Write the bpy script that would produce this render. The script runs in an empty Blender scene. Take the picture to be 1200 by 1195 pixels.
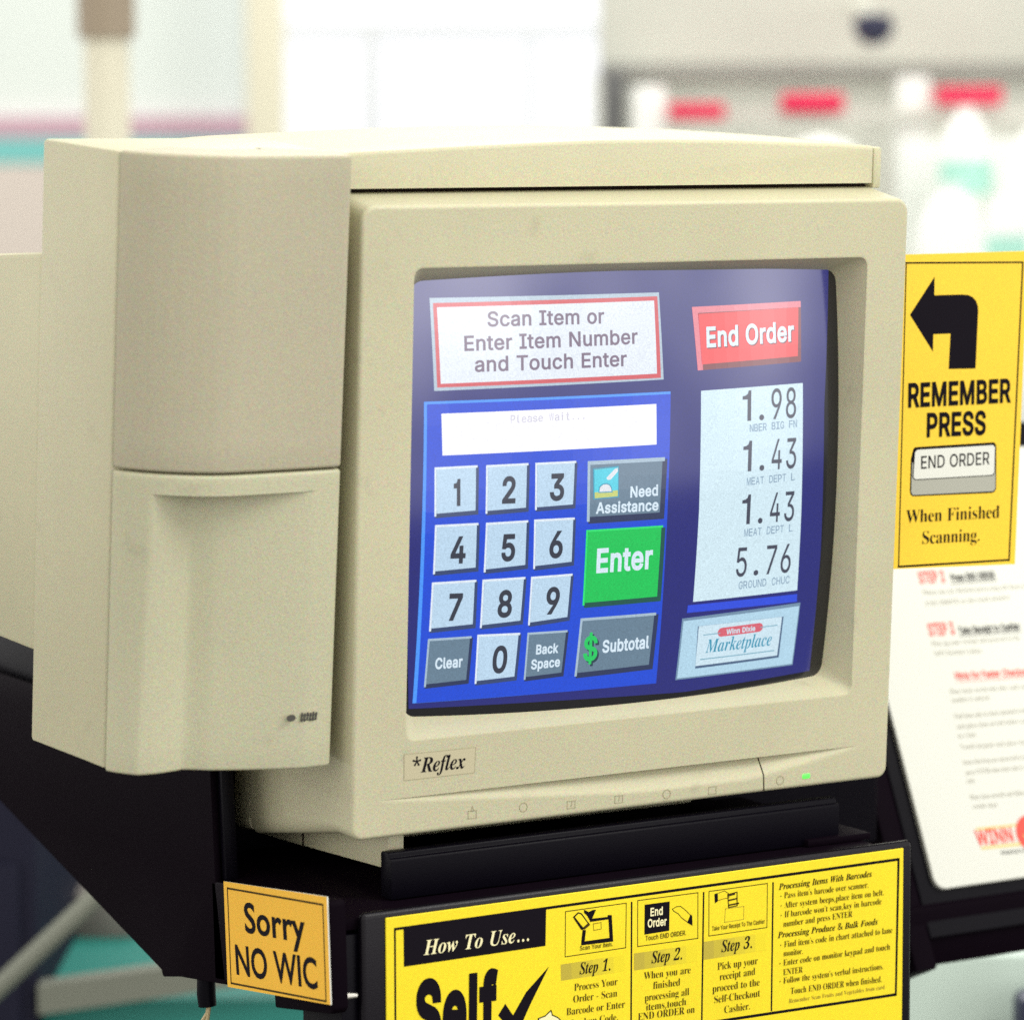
import bpy, bmesh, math, random
from mathutils import Vector, Matrix
from mathutils.geometry import tessellate_polygon, delaunay_2d_cdt

scene = bpy.context.scene
COL = scene.collection
random.seed(4)
D2R = math.radians

# ------------------------------------------------------------------ camera
cam_data = bpy.data.cameras.new('camera')
cam = bpy.data.objects.new('camera', cam_data); COL.objects.link(cam)
YAW, PITCH, ROLL = D2R(31.42), D2R(6.063), D2R(0.165)
cam.location = (-1.0689, -1.6212, 0.3750)
cam.rotation_mode = 'XYZ'
cam.rotation_euler = (Matrix.Rotation(-YAW, 3, 'Z') @ Matrix.Rotation(math.pi / 2 - PITCH, 3, 'X') @ Matrix.Rotation(-ROLL, 3, 'Z')).to_euler()
cam_data.sensor_fit = 'HORIZONTAL'; cam_data.sensor_width = 36.0
cam_data.lens = 36.0 * 4098.7 / 1200.0
cam_data.clip_start = 0.05; cam_data.clip_end = 80
cam_data.dof.use_dof = True
cam_data.dof.focus_distance = 1.95
cam_data.dof.aperture_fstop = 6.6
cam_data.dof.aperture_blades = 7
scene.camera = cam

# ------------------------------------------------------------------ light
world = bpy.data.worlds.new('World'); scene.world = world; world.use_nodes = True
wn, wl = world.node_tree.nodes, world.node_tree.links
bgn = wn['Background']
# an even, windowed shop interior: bright band of windows and cases near eye level, pale ceiling, duller floor
tc = wn.new('ShaderNodeTexCoord'); sx = wn.new('ShaderNodeSeparateXYZ'); wl.new(tc.outputs['Generated'], sx.inputs[0])
def ramp(sock, lo, hi, stops):
    mr = wn.new('ShaderNodeMapRange'); mr.inputs[1].default_value = lo; mr.inputs[2].default_value = hi; wl.new(sock, mr.inputs[0])
    r = wn.new('ShaderNodeValToRGB'); wl.new(mr.outputs[0], r.inputs[0]); el = r.color_ramp.elements
    for i, (p, c) in enumerate(stops):
        e = el[i] if i < 2 else el.new((p - lo) / (hi - lo))
        e.position = (p - lo) / (hi - lo); e.color = (*c, 1)
    return r.outputs[0]
vert = ramp(sx.outputs['Z'], -1, 1, [(-1, (.10, .095, .09)), (1, (.88, .88, .83)), (-.245, (.10, .095, .09)), (-.228, (.46, .46, .47)), (-.12, (.72, .72, .72)), (-.04, (1.20, 1.20, 1.18)), (.08, (1.85, 1.85, 1.78)), (.25, (1.5, 1.5, 1.42)), (.5, (.86, .86, .80))])
side = ramp(sx.outputs['X'], -1, 1, [(-1, (1.0, .99, .97)), (1, (.50, .50, .50)), (-.2, (.92, .92, .92)), (.3, (1.12, 1.12, 1.12)), (.70, (1.15, 1.15, 1.15)), (.755, (.40, .40, .40))])
def mul(p, q):
    m = wn.new('ShaderNodeVectorMath'); m.operation = 'MULTIPLY'; wl.new(p, m.inputs[0]); wl.new(q, m.inputs[1]); return m.outputs[0]
dt_ = wn.new('ShaderNodeVectorMath'); dt_.operation = 'DOT_PRODUCT'; wl.new(tc.outputs['Generated'], dt_.inputs[0]); dt_.inputs[1].default_value = (-.52, -.85, .05)
people = ramp(dt_.outputs['Value'], -1, 1, [(-1, (1, 1, 1)), (1, (.66, .65, .63)), (.62, (1, 1, 1)), (.93, (.70, .69, .67))])     # the dark side of the aisle
nz = wn.new('ShaderNodeTexNoise'); nz.inputs['Scale'].default_value = 5.5; nz.inputs['Detail'].default_value = 2; wl.new(tc.outputs['Generated'], nz.inputs['Vector'])
blot = ramp(nz.outputs['Fac'], 0, 1, [(0, (.5, .5, .5)), (1, (1.5, 1.5, 1.5)), (.38, (.6, .6, .6)), (.62, (1.45, 1.42, 1.45))])
wl.new(mul(mul(vert, side), mul(people, blot)), bgn.inputs[0])
bgn.inputs[1].default_value = 1.4

def area_lamp(name, loc, rot, sx_, sy_, watts, col):
    l = bpy.data.lights.new(name, 'AREA'); l.shape = 'RECTANGLE'; l.size = sx_; l.size_y = sy_; l.energy = watts; l.color = col
    o = bpy.data.objects.new(name, l); COL.objects.link(o); o.location = loc; o.rotation_euler = rot
    return o
area_lamp('ceiling_or_added_light', (-0.2, -0.9, 2.9), (0, 0, -YAW), 0.5, 2.4, 9, (1.0, 0.99, 0.91))
area_lamp('ceiling_or_added_light', (1.0, 1.3, 2.9), (0, 0, -YAW), 0.5, 2.4, 9, (1.0, 0.99, 0.91))
area_lamp('ceiling_or_added_light', (1.2, -1.7, 2.2), Vector((-1.2, 1.7, -2.05)).to_track_quat('-Z', 'Y').to_euler(), 0.35, 1.4, 41, (1.0, 1.0, 0.93))  # added lamp, aimed at the monitor to brighten bezel and door facet
area_lamp('ceiling_or_added_light', (2.7, 4.2, 3.6), (0, 0, -YAW), 0.6, 4.0, 120, (1.0, 1.0, 0.97))  # added lamp, unseen, to brighten the store background

scene.view_settings.view_transform = 'Standard'; scene.view_settings.look = 'None'
scene.view_settings.exposure = 0.0; scene.view_settings.gamma = 1.0
scene.view_settings.use_curve_mapping = False
scene.cycles.use_denoising = False
scene.cycles.max_bounces = 6

# ------------------------------------------------------------------ materials
def S(r, g, b):
    f = lambda c: (c / 255 / 12.92) if c <= 10 else ((c / 255 + 0.055) / 1.055) ** 2.4
    return (f(r), f(g), f(b), 1)

def mat(name, col, rough=0.5, spec=0.5, bump=0.0, bscale=900.0, vary=0.0, vscale=7.0, emit=None, estr=1.0, metal=0.0, grain=0.0, dirt=0.0):
    m = bpy.data.materials.new(name); m.use_nodes = True
    nt = m.node_tree; b = nt.nodes['Principled BSDF']
    if name.startswith('screen_') or name == 'picture_tube_glass': b.inputs['IOR'].default_value = 1.85
    b.inputs['Base Color'].default_value = col if len(col) == 4 else (*col, 1)
    b.inputs['Roughness'].default_value = rough; b.inputs['Specular IOR Level'].default_value = spec; b.inputs['Metallic'].default_value = metal
    if emit is not None:
        b.inputs['Emission Color'].default_value = emit; b.inputs['Emission Strength'].default_value = estr
        m.cycles.emission_sampling = 'NONE'
    if bump or vary or grain:
        g = nt.nodes.new('ShaderNodeNewGeometry')
    if bump:
        n = nt.nodes.new('ShaderNodeTexNoise'); n.inputs['Scale'].default_value = bscale; n.inputs['Detail'].default_value = 2
        bp = nt.nodes.new('ShaderNodeBump'); bp.inputs['Strength'].default_value = bump; bp.inputs['Distance'].default_value = 0.0006
        nt.links.new(g.outputs['Position'], n.inputs['Vector']); nt.links.new(n.outputs['Fac'], bp.inputs['Height']); nt.links.new(bp.outputs[0], b.inputs['Normal'])
    if vary or grain:
        prev = None
        if dirt:
            n = nt.nodes.new('ShaderNodeTexNoise'); n.inputs['Scale'].default_value = 38; n.inputs['Detail'].default_value = 7; n.inputs['Roughness'].default_value = .62
            mp = nt.nodes.new('ShaderNodeMapRange'); mp.inputs[1].default_value = .63; mp.inputs[2].default_value = .74; mp.inputs[3].default_value = 1; mp.inputs[4].default_value = 1 - dirt
            mx = nt.nodes.new('ShaderNodeVectorMath'); mx.operation = 'MULTIPLY'; mx.inputs[0].default_value = col[:3]
            nt.links.new(g.outputs['Position'], n.inputs['Vector']); nt.links.new(n.outputs['Fac'], mp.inputs[0]); nt.links.new(mp.outputs[0], mx.inputs[1]); prev = mx.outputs[0]
        for amt, sc in ((vary, vscale), (grain, 1100.0)):
            if not amt: continue
            n = nt.nodes.new('ShaderNodeTexNoise'); n.inputs['Scale'].default_value = sc; n.inputs['Detail'].default_value = 4
            mp = nt.nodes.new('ShaderNodeMapRange'); mp.data_type = 'FLOAT_VECTOR'; mp.inputs[7].default_value = (.3, .3, .3); mp.inputs[8].default_value = (.7, .7, .7); mp.inputs[9].default_value = (1 - amt,) * 3; mp.inputs[10].default_value = (1 + amt,) * 3
            mx = nt.nodes.new('ShaderNodeVectorMath'); mx.operation = 'MULTIPLY'
            nt.links.new(g.outputs['Position'], n.inputs['Vector']); nt.links.new(n.outputs['Color' if sc == 1100.0 else 'Fac'], mp.inputs[6]); nt.links.new(mp.outputs[1], mx.inputs[1])
            if prev: nt.links.new(prev, mx.inputs[0])
            else: mx.inputs[0].default_value = col[:3]
            prev = mx.outputs[0]
        nt.links.new(prev, b.inputs['Base Color'])
    return m

BEIGE = (0.535, 0.507, 0.345)
M = dict(
    plastic=mat('aged_beige_plastic', BEIGE, .52, .35, bump=.25, vary=.06, grain=.15, dirt=.14),
    plastic2=mat('beige_cover_plastic', (0.455, 0.420, 0.302), .55, .3, bump=.3, vary=.05, grain=.17, dirt=.12),
    door=mat('door_plastic', (0.515, 0.500, 0.348), .55, .3, bump=.3, vary=.05, grain=.17, dirt=.12),
    black=mat('black_powder_coat', (0.0045, 0.0022, 0.0048), .5, .02, bump=.3, bscale=1400, vary=.15),
    black2=mat('black_plastic', (0.0022, 0.0015, 0.0042), .4, .09, bump=.15, bscale=1500),
    panel=mat('black_panel_enamel', (0.005, 0.0035, 0.0065), .32, .22, bump=.15, bscale=1400),
    groove=mat('dark_seam_gasket', (0.022, 0.013, 0.010), .8, .1),
    crt=mat('picture_tube_glass', (0.006, 0.006, 0.010), .10, .40),
    yellow=mat('yellow_card', (0.88, 0.70, 0.02), .45, .3, vary=.05, grain=.09),
    yellow2=mat('orange_yellow_card', (0.90, 0.50, 0.045), .5, .25, vary=.05, grain=.09),
    yellow3=mat('yellow_sticker', (0.92, 0.62, 0.045), .45, .25, vary=.05, grain=.08),
    **{'olive%d' % k: mat('olive_tint', (.50 + .065 * k, .40 + .055 * k, .05 - .005 * k), .5, .2) for k in range(6)},
    ink=mat('black_ink', (0.007, 0.005, 0.009), .6, .06), ink2=mat('brown_ink', (0.060, 0.038, 0.010), .6, .06), ink3=mat('olive_ink', (0.36, 0.28, 0.03), .5, .3),
    grey_ink=mat('grey_ink', (0.42, 0.40, 0.34), .6, .2), red_ink=mat('red_ink', (0.75, 0.09, 0.07), .5, .2), gold_ink=mat('gold_ink', (0.70, 0.58, 0.20), .5, .2),
    card=mat('white_card', (0.76, 0.765, 0.70), .5, .3, vary=.02), paper=mat('white_paper', (0.80, 0.78, 0.68), .6, .2), grey_paint=mat('grey_print', (0.42, 0.42, 0.36), .6, .2),
    cream=mat('cream_print', (0.90, 0.83, 0.50), .6, .2), badge=mat('badge_film', (0.535, 0.485, 0.325), .45, .4),
    faint=mat('engraved_icon', (0.42, 0.385, 0.25), .6, .2), logo_grey=mat('grey_logo_print', (0.085, 0.08, 0.07), .5, .3),
    led=mat('green_led', (0.05, 0.6, 0.08), .3, .5, emit=S(120, 235, 90), estr=.7),
    tan=mat('tan_wire', (0.50, 0.40, 0.22), .5, .4), glint=mat('glint_metal', (0.6, 0.58, 0.52), .35, .5, metal=.6),
)
def glow(name, rgb, k=1.0):
    m = mat('screen_' + name, (0.005, 0.005, 0.008), .11, .60, emit=S(*rgb), estr=k)
    nt = m.node_tree; b = nt.nodes['Principled BSDF']      # phosphor mottle
    g = nt.nodes.new('ShaderNodeNewGeometry'); n = nt.nodes.new('ShaderNodeTexNoise'); n.inputs['Scale'].default_value = 1500; n.inputs['Detail'].default_value = 2
    mp = nt.nodes.new('ShaderNodeMapRange'); mp.inputs[1].default_value = .3; mp.inputs[2].default_value = .7; mp.inputs[3].default_value = k * .84; mp.inputs[4].default_value = k * 1.16
    nt.links.new(g.outputs['Position'], n.inputs['Vector']); nt.links.new(n.outputs['Fac'], mp.inputs[0]); nt.links.new(mp.outputs[0], b.inputs['Emission Strength'])
    return m
G = dict(navy=glow('navy', (20, 26, 116)), grey=glow('light_grey', (170, 190, 205)), red=glow('red', (205, 70, 80)), white=glow('white', (222, 230, 240)),
         edge=glow('sky_blue', (70, 150, 250)), blue=glow('blue', (6, 70, 212)), field=glow('field_white', (248, 248, 255), 1.02),
         key=glow('key', (186, 214, 236)), key_hi=glow('key_light', (225, 236, 246)), key_lo=glow('key_dark', (46, 66, 110)), digit=glow('digit', (44, 50, 66)),
         gkey=glow('grey_key', (100, 126, 146)), gkey_hi=glow('grey_key_light', (165, 188, 205)), gkey_lo=glow('grey_key_dark', (30, 46, 86)), gtext=glow('pale_text', (216, 234, 246)),
         green=glow('green', (0, 196, 84)), green_hi=glow('green_light', (40, 225, 110)), green_lo=glow('green_dark', (0, 80, 70)),
         end=glow('end_red', (236, 58, 62)), end_hi=glow('end_light', (222, 120, 135)), end_lo=glow('end_dark', (120, 40, 50)), prompt=glow('prompt_text', (112, 92, 116)),
         wait=glow('wait_text', (205, 203, 216)), receipt=glow('receipt', (208, 232, 242)), price=glow('price_text', (62, 66, 84)), item=glow('item_text', (132, 158, 180)),
         bar=glow('bar_blue', (36, 72, 220)), logo=glow('logo_panel', (176, 212, 232)), logo_edge=glow('logo_edge', (112, 142, 168)), card=glow('logo_card', (204, 228, 240)), card_sh=glow('card_shadow', (70, 96, 130)),
         pill=glow('pill', (214, 96, 112)), teal=glow('logo_teal', (58, 150, 180)), thin=glow('logo_line', (120, 170, 190)),
         cyan=glow('cyan', (70, 205, 225)), icon_y=glow('icon_yellow', (195, 205, 110)), icon_w=glow('icon_white', (222, 226, 232)), dollar=glow('dollar', (20, 200, 95)), dollar_s=glow('dollar_shadow', (22, 58, 70)))

# ------------------------------------------------------------------ object helpers
def put(o, parent=None):
    COL.objects.link(o)
    if parent: o.parent = parent
    return o
def tag(o, label=None, cat=None, group=None, kind=None):
    for k, v in (('label', label), ('category', cat), ('group', group), ('kind', kind)):
        if v: o[k] = v
    return o
def thing(name, label, cat, loc=(0, 0, 0), rot=(0, 0, 0), group=None):
    o = bpy.data.objects.new(name, None); o.empty_display_size = .02; o.location = loc; o.rotation_euler = rot
    return tag(put(o), label, cat, group)

class MB:
    'collects faces (any number of materials) and links them as one mesh object'
    def __init__(self): self.v, self.f, self.m, self.mats, self.sm = [], [], [], [], []
    def mi(self, m):
        if m not in self.mats: self.mats.append(m)
        return self.mats.index(m)
    def add(self, vs, fs, m, smooth=False):
        b = len(self.v); self.v += [tuple(p) for p in vs]; k = self.mi(m)
        for f in fs: self.f.append([i + b for i in f]); self.m.append(k); self.sm.append(smooth)
        return self
    def box(self, x0, x1, y0, y1, z0, z1, m, bevel=0.0, seg=2):
        bm = bmesh.new(); bmesh.ops.create_cube(bm, size=1)
        for v in bm.verts:
            v.co = Vector((x0 if v.co.x < 0 else x1, y0 if v.co.y < 0 else y1, z0 if v.co.z < 0 else z1))
        if bevel: bmesh.ops.bevel(bm, geom=list(bm.edges), offset=bevel, segments=seg, profile=.5, affect='EDGES')
        return self.bm(bm, m, bool(bevel))
    def bm(self, bm, m, smooth=False):
        bm.verts.index_update()
        self.add([v.co.copy() for v in bm.verts], [[v.index for v in f.verts] for f in bm.faces], m, smooth); bm.free(); return self
    def prism(self, pts, axis, a0, a1, m, bevel=0.0):
        'pts: 2-D outline; extruded along x (pts are y,z), y (pts are x,z) or z (pts are x,y)'
        def P(p, a): return Vector((a, p[0], p[1]) if axis == 'x' else (p[0], a, p[1]) if axis == 'y' else (p[0], p[1], a))
        bm = bmesh.new(); n = len(pts)
        lo = [bm.verts.new(P(p, a0)) for p in pts]; hi = [bm.verts.new(P(p, a1)) for p in pts]
        bm.faces.new(lo); bm.faces.new(hi[::-1])
        for i in range(n): bm.faces.new((lo[i], hi[i], hi[(i + 1) % n], lo[(i + 1) % n]))
        bmesh.ops.recalc_face_normals(bm, faces=list(bm.faces))
        if bevel: bmesh.ops.bevel(bm, geom=[e for e in bm.edges if e.calc_face_angle(0) > .6], offset=bevel, segments=2, profile=.5, affect='EDGES')
        return self.bm(bm, m, bool(bevel))
    def tube(self, pts, r, m, n=10):
        rings = []
        for i, p in enumerate(pts):
            p = Vector(p); t = (Vector(pts[min(i + 1, len(pts) - 1)]) - Vector(pts[max(i - 1, 0)])).normalized()
            a = t.orthogonal().normalized(); c = t.cross(a)
            rr = r[i] if isinstance(r, (list, tuple)) else r
            rings.append([p + (a * math.cos(2 * math.pi * k / n) + c * math.sin(2 * math.pi * k / n)) * rr for k in range(n)])
        vs = [q for g in rings for q in g]; fs = []
        for i in range(len(rings) - 1):
            for k in range(n): fs.append([i * n + k, i * n + (k + 1) % n, (i + 1) * n + (k + 1) % n, (i + 1) * n + k])
        fs += [list(range(n))[::-1], [(len(rings) - 1) * n + k for k in range(n)]]
        return self.add(vs, fs, m, True)
    def poly(self, pts, place, m, layer=1):
        'flat outline (2-D, possibly concave) laid on a surface'
        tr = tessellate_polygon([[Vector((p[0], p[1], 0)) for p in pts]])
        return self.add([place(p[0], p[1], layer) for p in pts], [list(t) for t in tr], m)
    def quad(self, q, place, m, layer=1, n=1, k=1):
        'four corners TL TR BR BL, bilinear grid of n x k cells'
        vs = []
        for j in range(k + 1):
            for i in range(n + 1):
                s, t = i / n, j / k
                x, y = [(q[0][a] * (1 - s) + q[1][a] * s) * (1 - t) + (q[3][a] * (1 - s) + q[2][a] * s) * t for a in (0, 1)]
                vs.append(place(x, y, layer))
        return self.add(vs, [[j * (n + 1) + i, j * (n + 1) + i + 1, (j + 1) * (n + 1) + i + 1, (j + 1) * (n + 1) + i] for j in range(k) for i in range(n)], m)
    def ring(self, q, w, place, m, layer=1):
        'thin frame of width w just inside a four-cornered outline'
        c = [sum(p[a] for p in q) / 4 for a in (0, 1)]
        hx = max(abs(p[0] - c[0]) for p in q); hy = max(abs(p[1] - c[1]) for p in q)
        inn = [(c[0] + (p[0] - c[0]) * (1 - w / hx), c[1] + (p[1] - c[1]) * (1 - w / hy)) for p in q]
        for i in range(4):
            j = (i + 1) % 4; self.quad([q[i], q[j], inn[j], inn[i]], place, m, layer, 6)
        return self
    def outline(self, pts, w, place, m, layer=1, closed=True):
        n = len(pts)
        for i in range(n if closed else n - 1):
            a, b = Vector(pts[i][:2]), Vector(pts[(i + 1) % n][:2]); d = (b - a)
            if d.length < 1e-6: continue
            d.normalize(); o = Vector((-d.y, d.x)) * w / 2; e = d * w / 2
            self.quad([a - e + o, b + e + o, b + e - o, a - e - o], place, m, layer)
        return self
    def text(self, item, place, m, layer=2, jig=0.0):
        s, st, a, b, cap = item[:5]; mono = item[5] if len(item) > 5 and isinstance(item[5], int) else 0
        gl = FONT[st]; ax, ay = a; dx, dy = b[0] - ax, b[1] - ay; L = math.hypot(dx, dy)
        if mono:
            n = len(s); cell = L / n
        else:
            tot = 0; last = 0
            for ch in s: tot += gl[ch][0] if ch in gl else (.46 if ch == ' ' else .5)
            k = L / tot
        ex = (dx / L, dy / L); ey = (-ex[1], ex[0]); pen = 0
        for i, ch in enumerate(s):
            if ch not in gl:
                if ch != ' ': print('no glyph', st, ch)
                pen += .46; continue
            adv, pv, tr = gl[ch]
            if mono:
                xs = [p[0] for p in pv]; w = max(xs) - min(xs); sc = min(cell * (.70 if cap > .01 else .84) / max(w, .42), cap * 1.2); x0 = cell * (i + .5) - (min(xs) + max(xs)) / 2 * sc
            else:
                sc = k; x0 = pen * k
            self.add([place(ax + ex[0] * (x0 + p[0] * sc) + ey[0] * p[1] * cap, ay + ex[1] * (x0 + p[0] * sc) + ey[1] * p[1] * cap, layer) for p in pv], tr, m)
            pen += adv
        return self
    def build(self, name, parent=None, label=None, angle=35):
        me = bpy.data.meshes.new(name); me.from_pydata(self.v, [], self.f)
        for m in self.mats: me.materials.append(m)
        me.polygons.foreach_set('material_index', self.m); me.polygons.foreach_set('use_smooth', self.sm)
        me.update()
        if any(self.sm): me.set_sharp_from_angle(angle=D2R(angle))
        o = put(bpy.data.objects.new(name, me), parent)
        if label: o['label'] = label
        return o
    def fix(self):
        'weld and recalculate normals (for lofted shells)'
        bm = bmesh.new(); vs = [bm.verts.new(p) for p in self.v]
        for f, k, s in zip(self.f, self.m, self.sm):
            try: fc = bm.faces.new([vs[i] for i in f]); fc.material_index = k; fc.smooth = s
            except ValueError: pass
        bmesh.ops.remove_doubles(bm, verts=list(bm.verts), dist=2e-6)
        bmesh.ops.recalc_face_normals(bm, faces=list(bm.faces)); bm.verts.index_update()
        self.v = [v.co.copy() for v in bm.verts]; self.f = [[v.index for v in f.verts] for f in bm.faces]; self.m = [f.material_index for f in bm.faces]; self.sm = [f.smooth for f in bm.faces]
        bm.free(); return self

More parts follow.
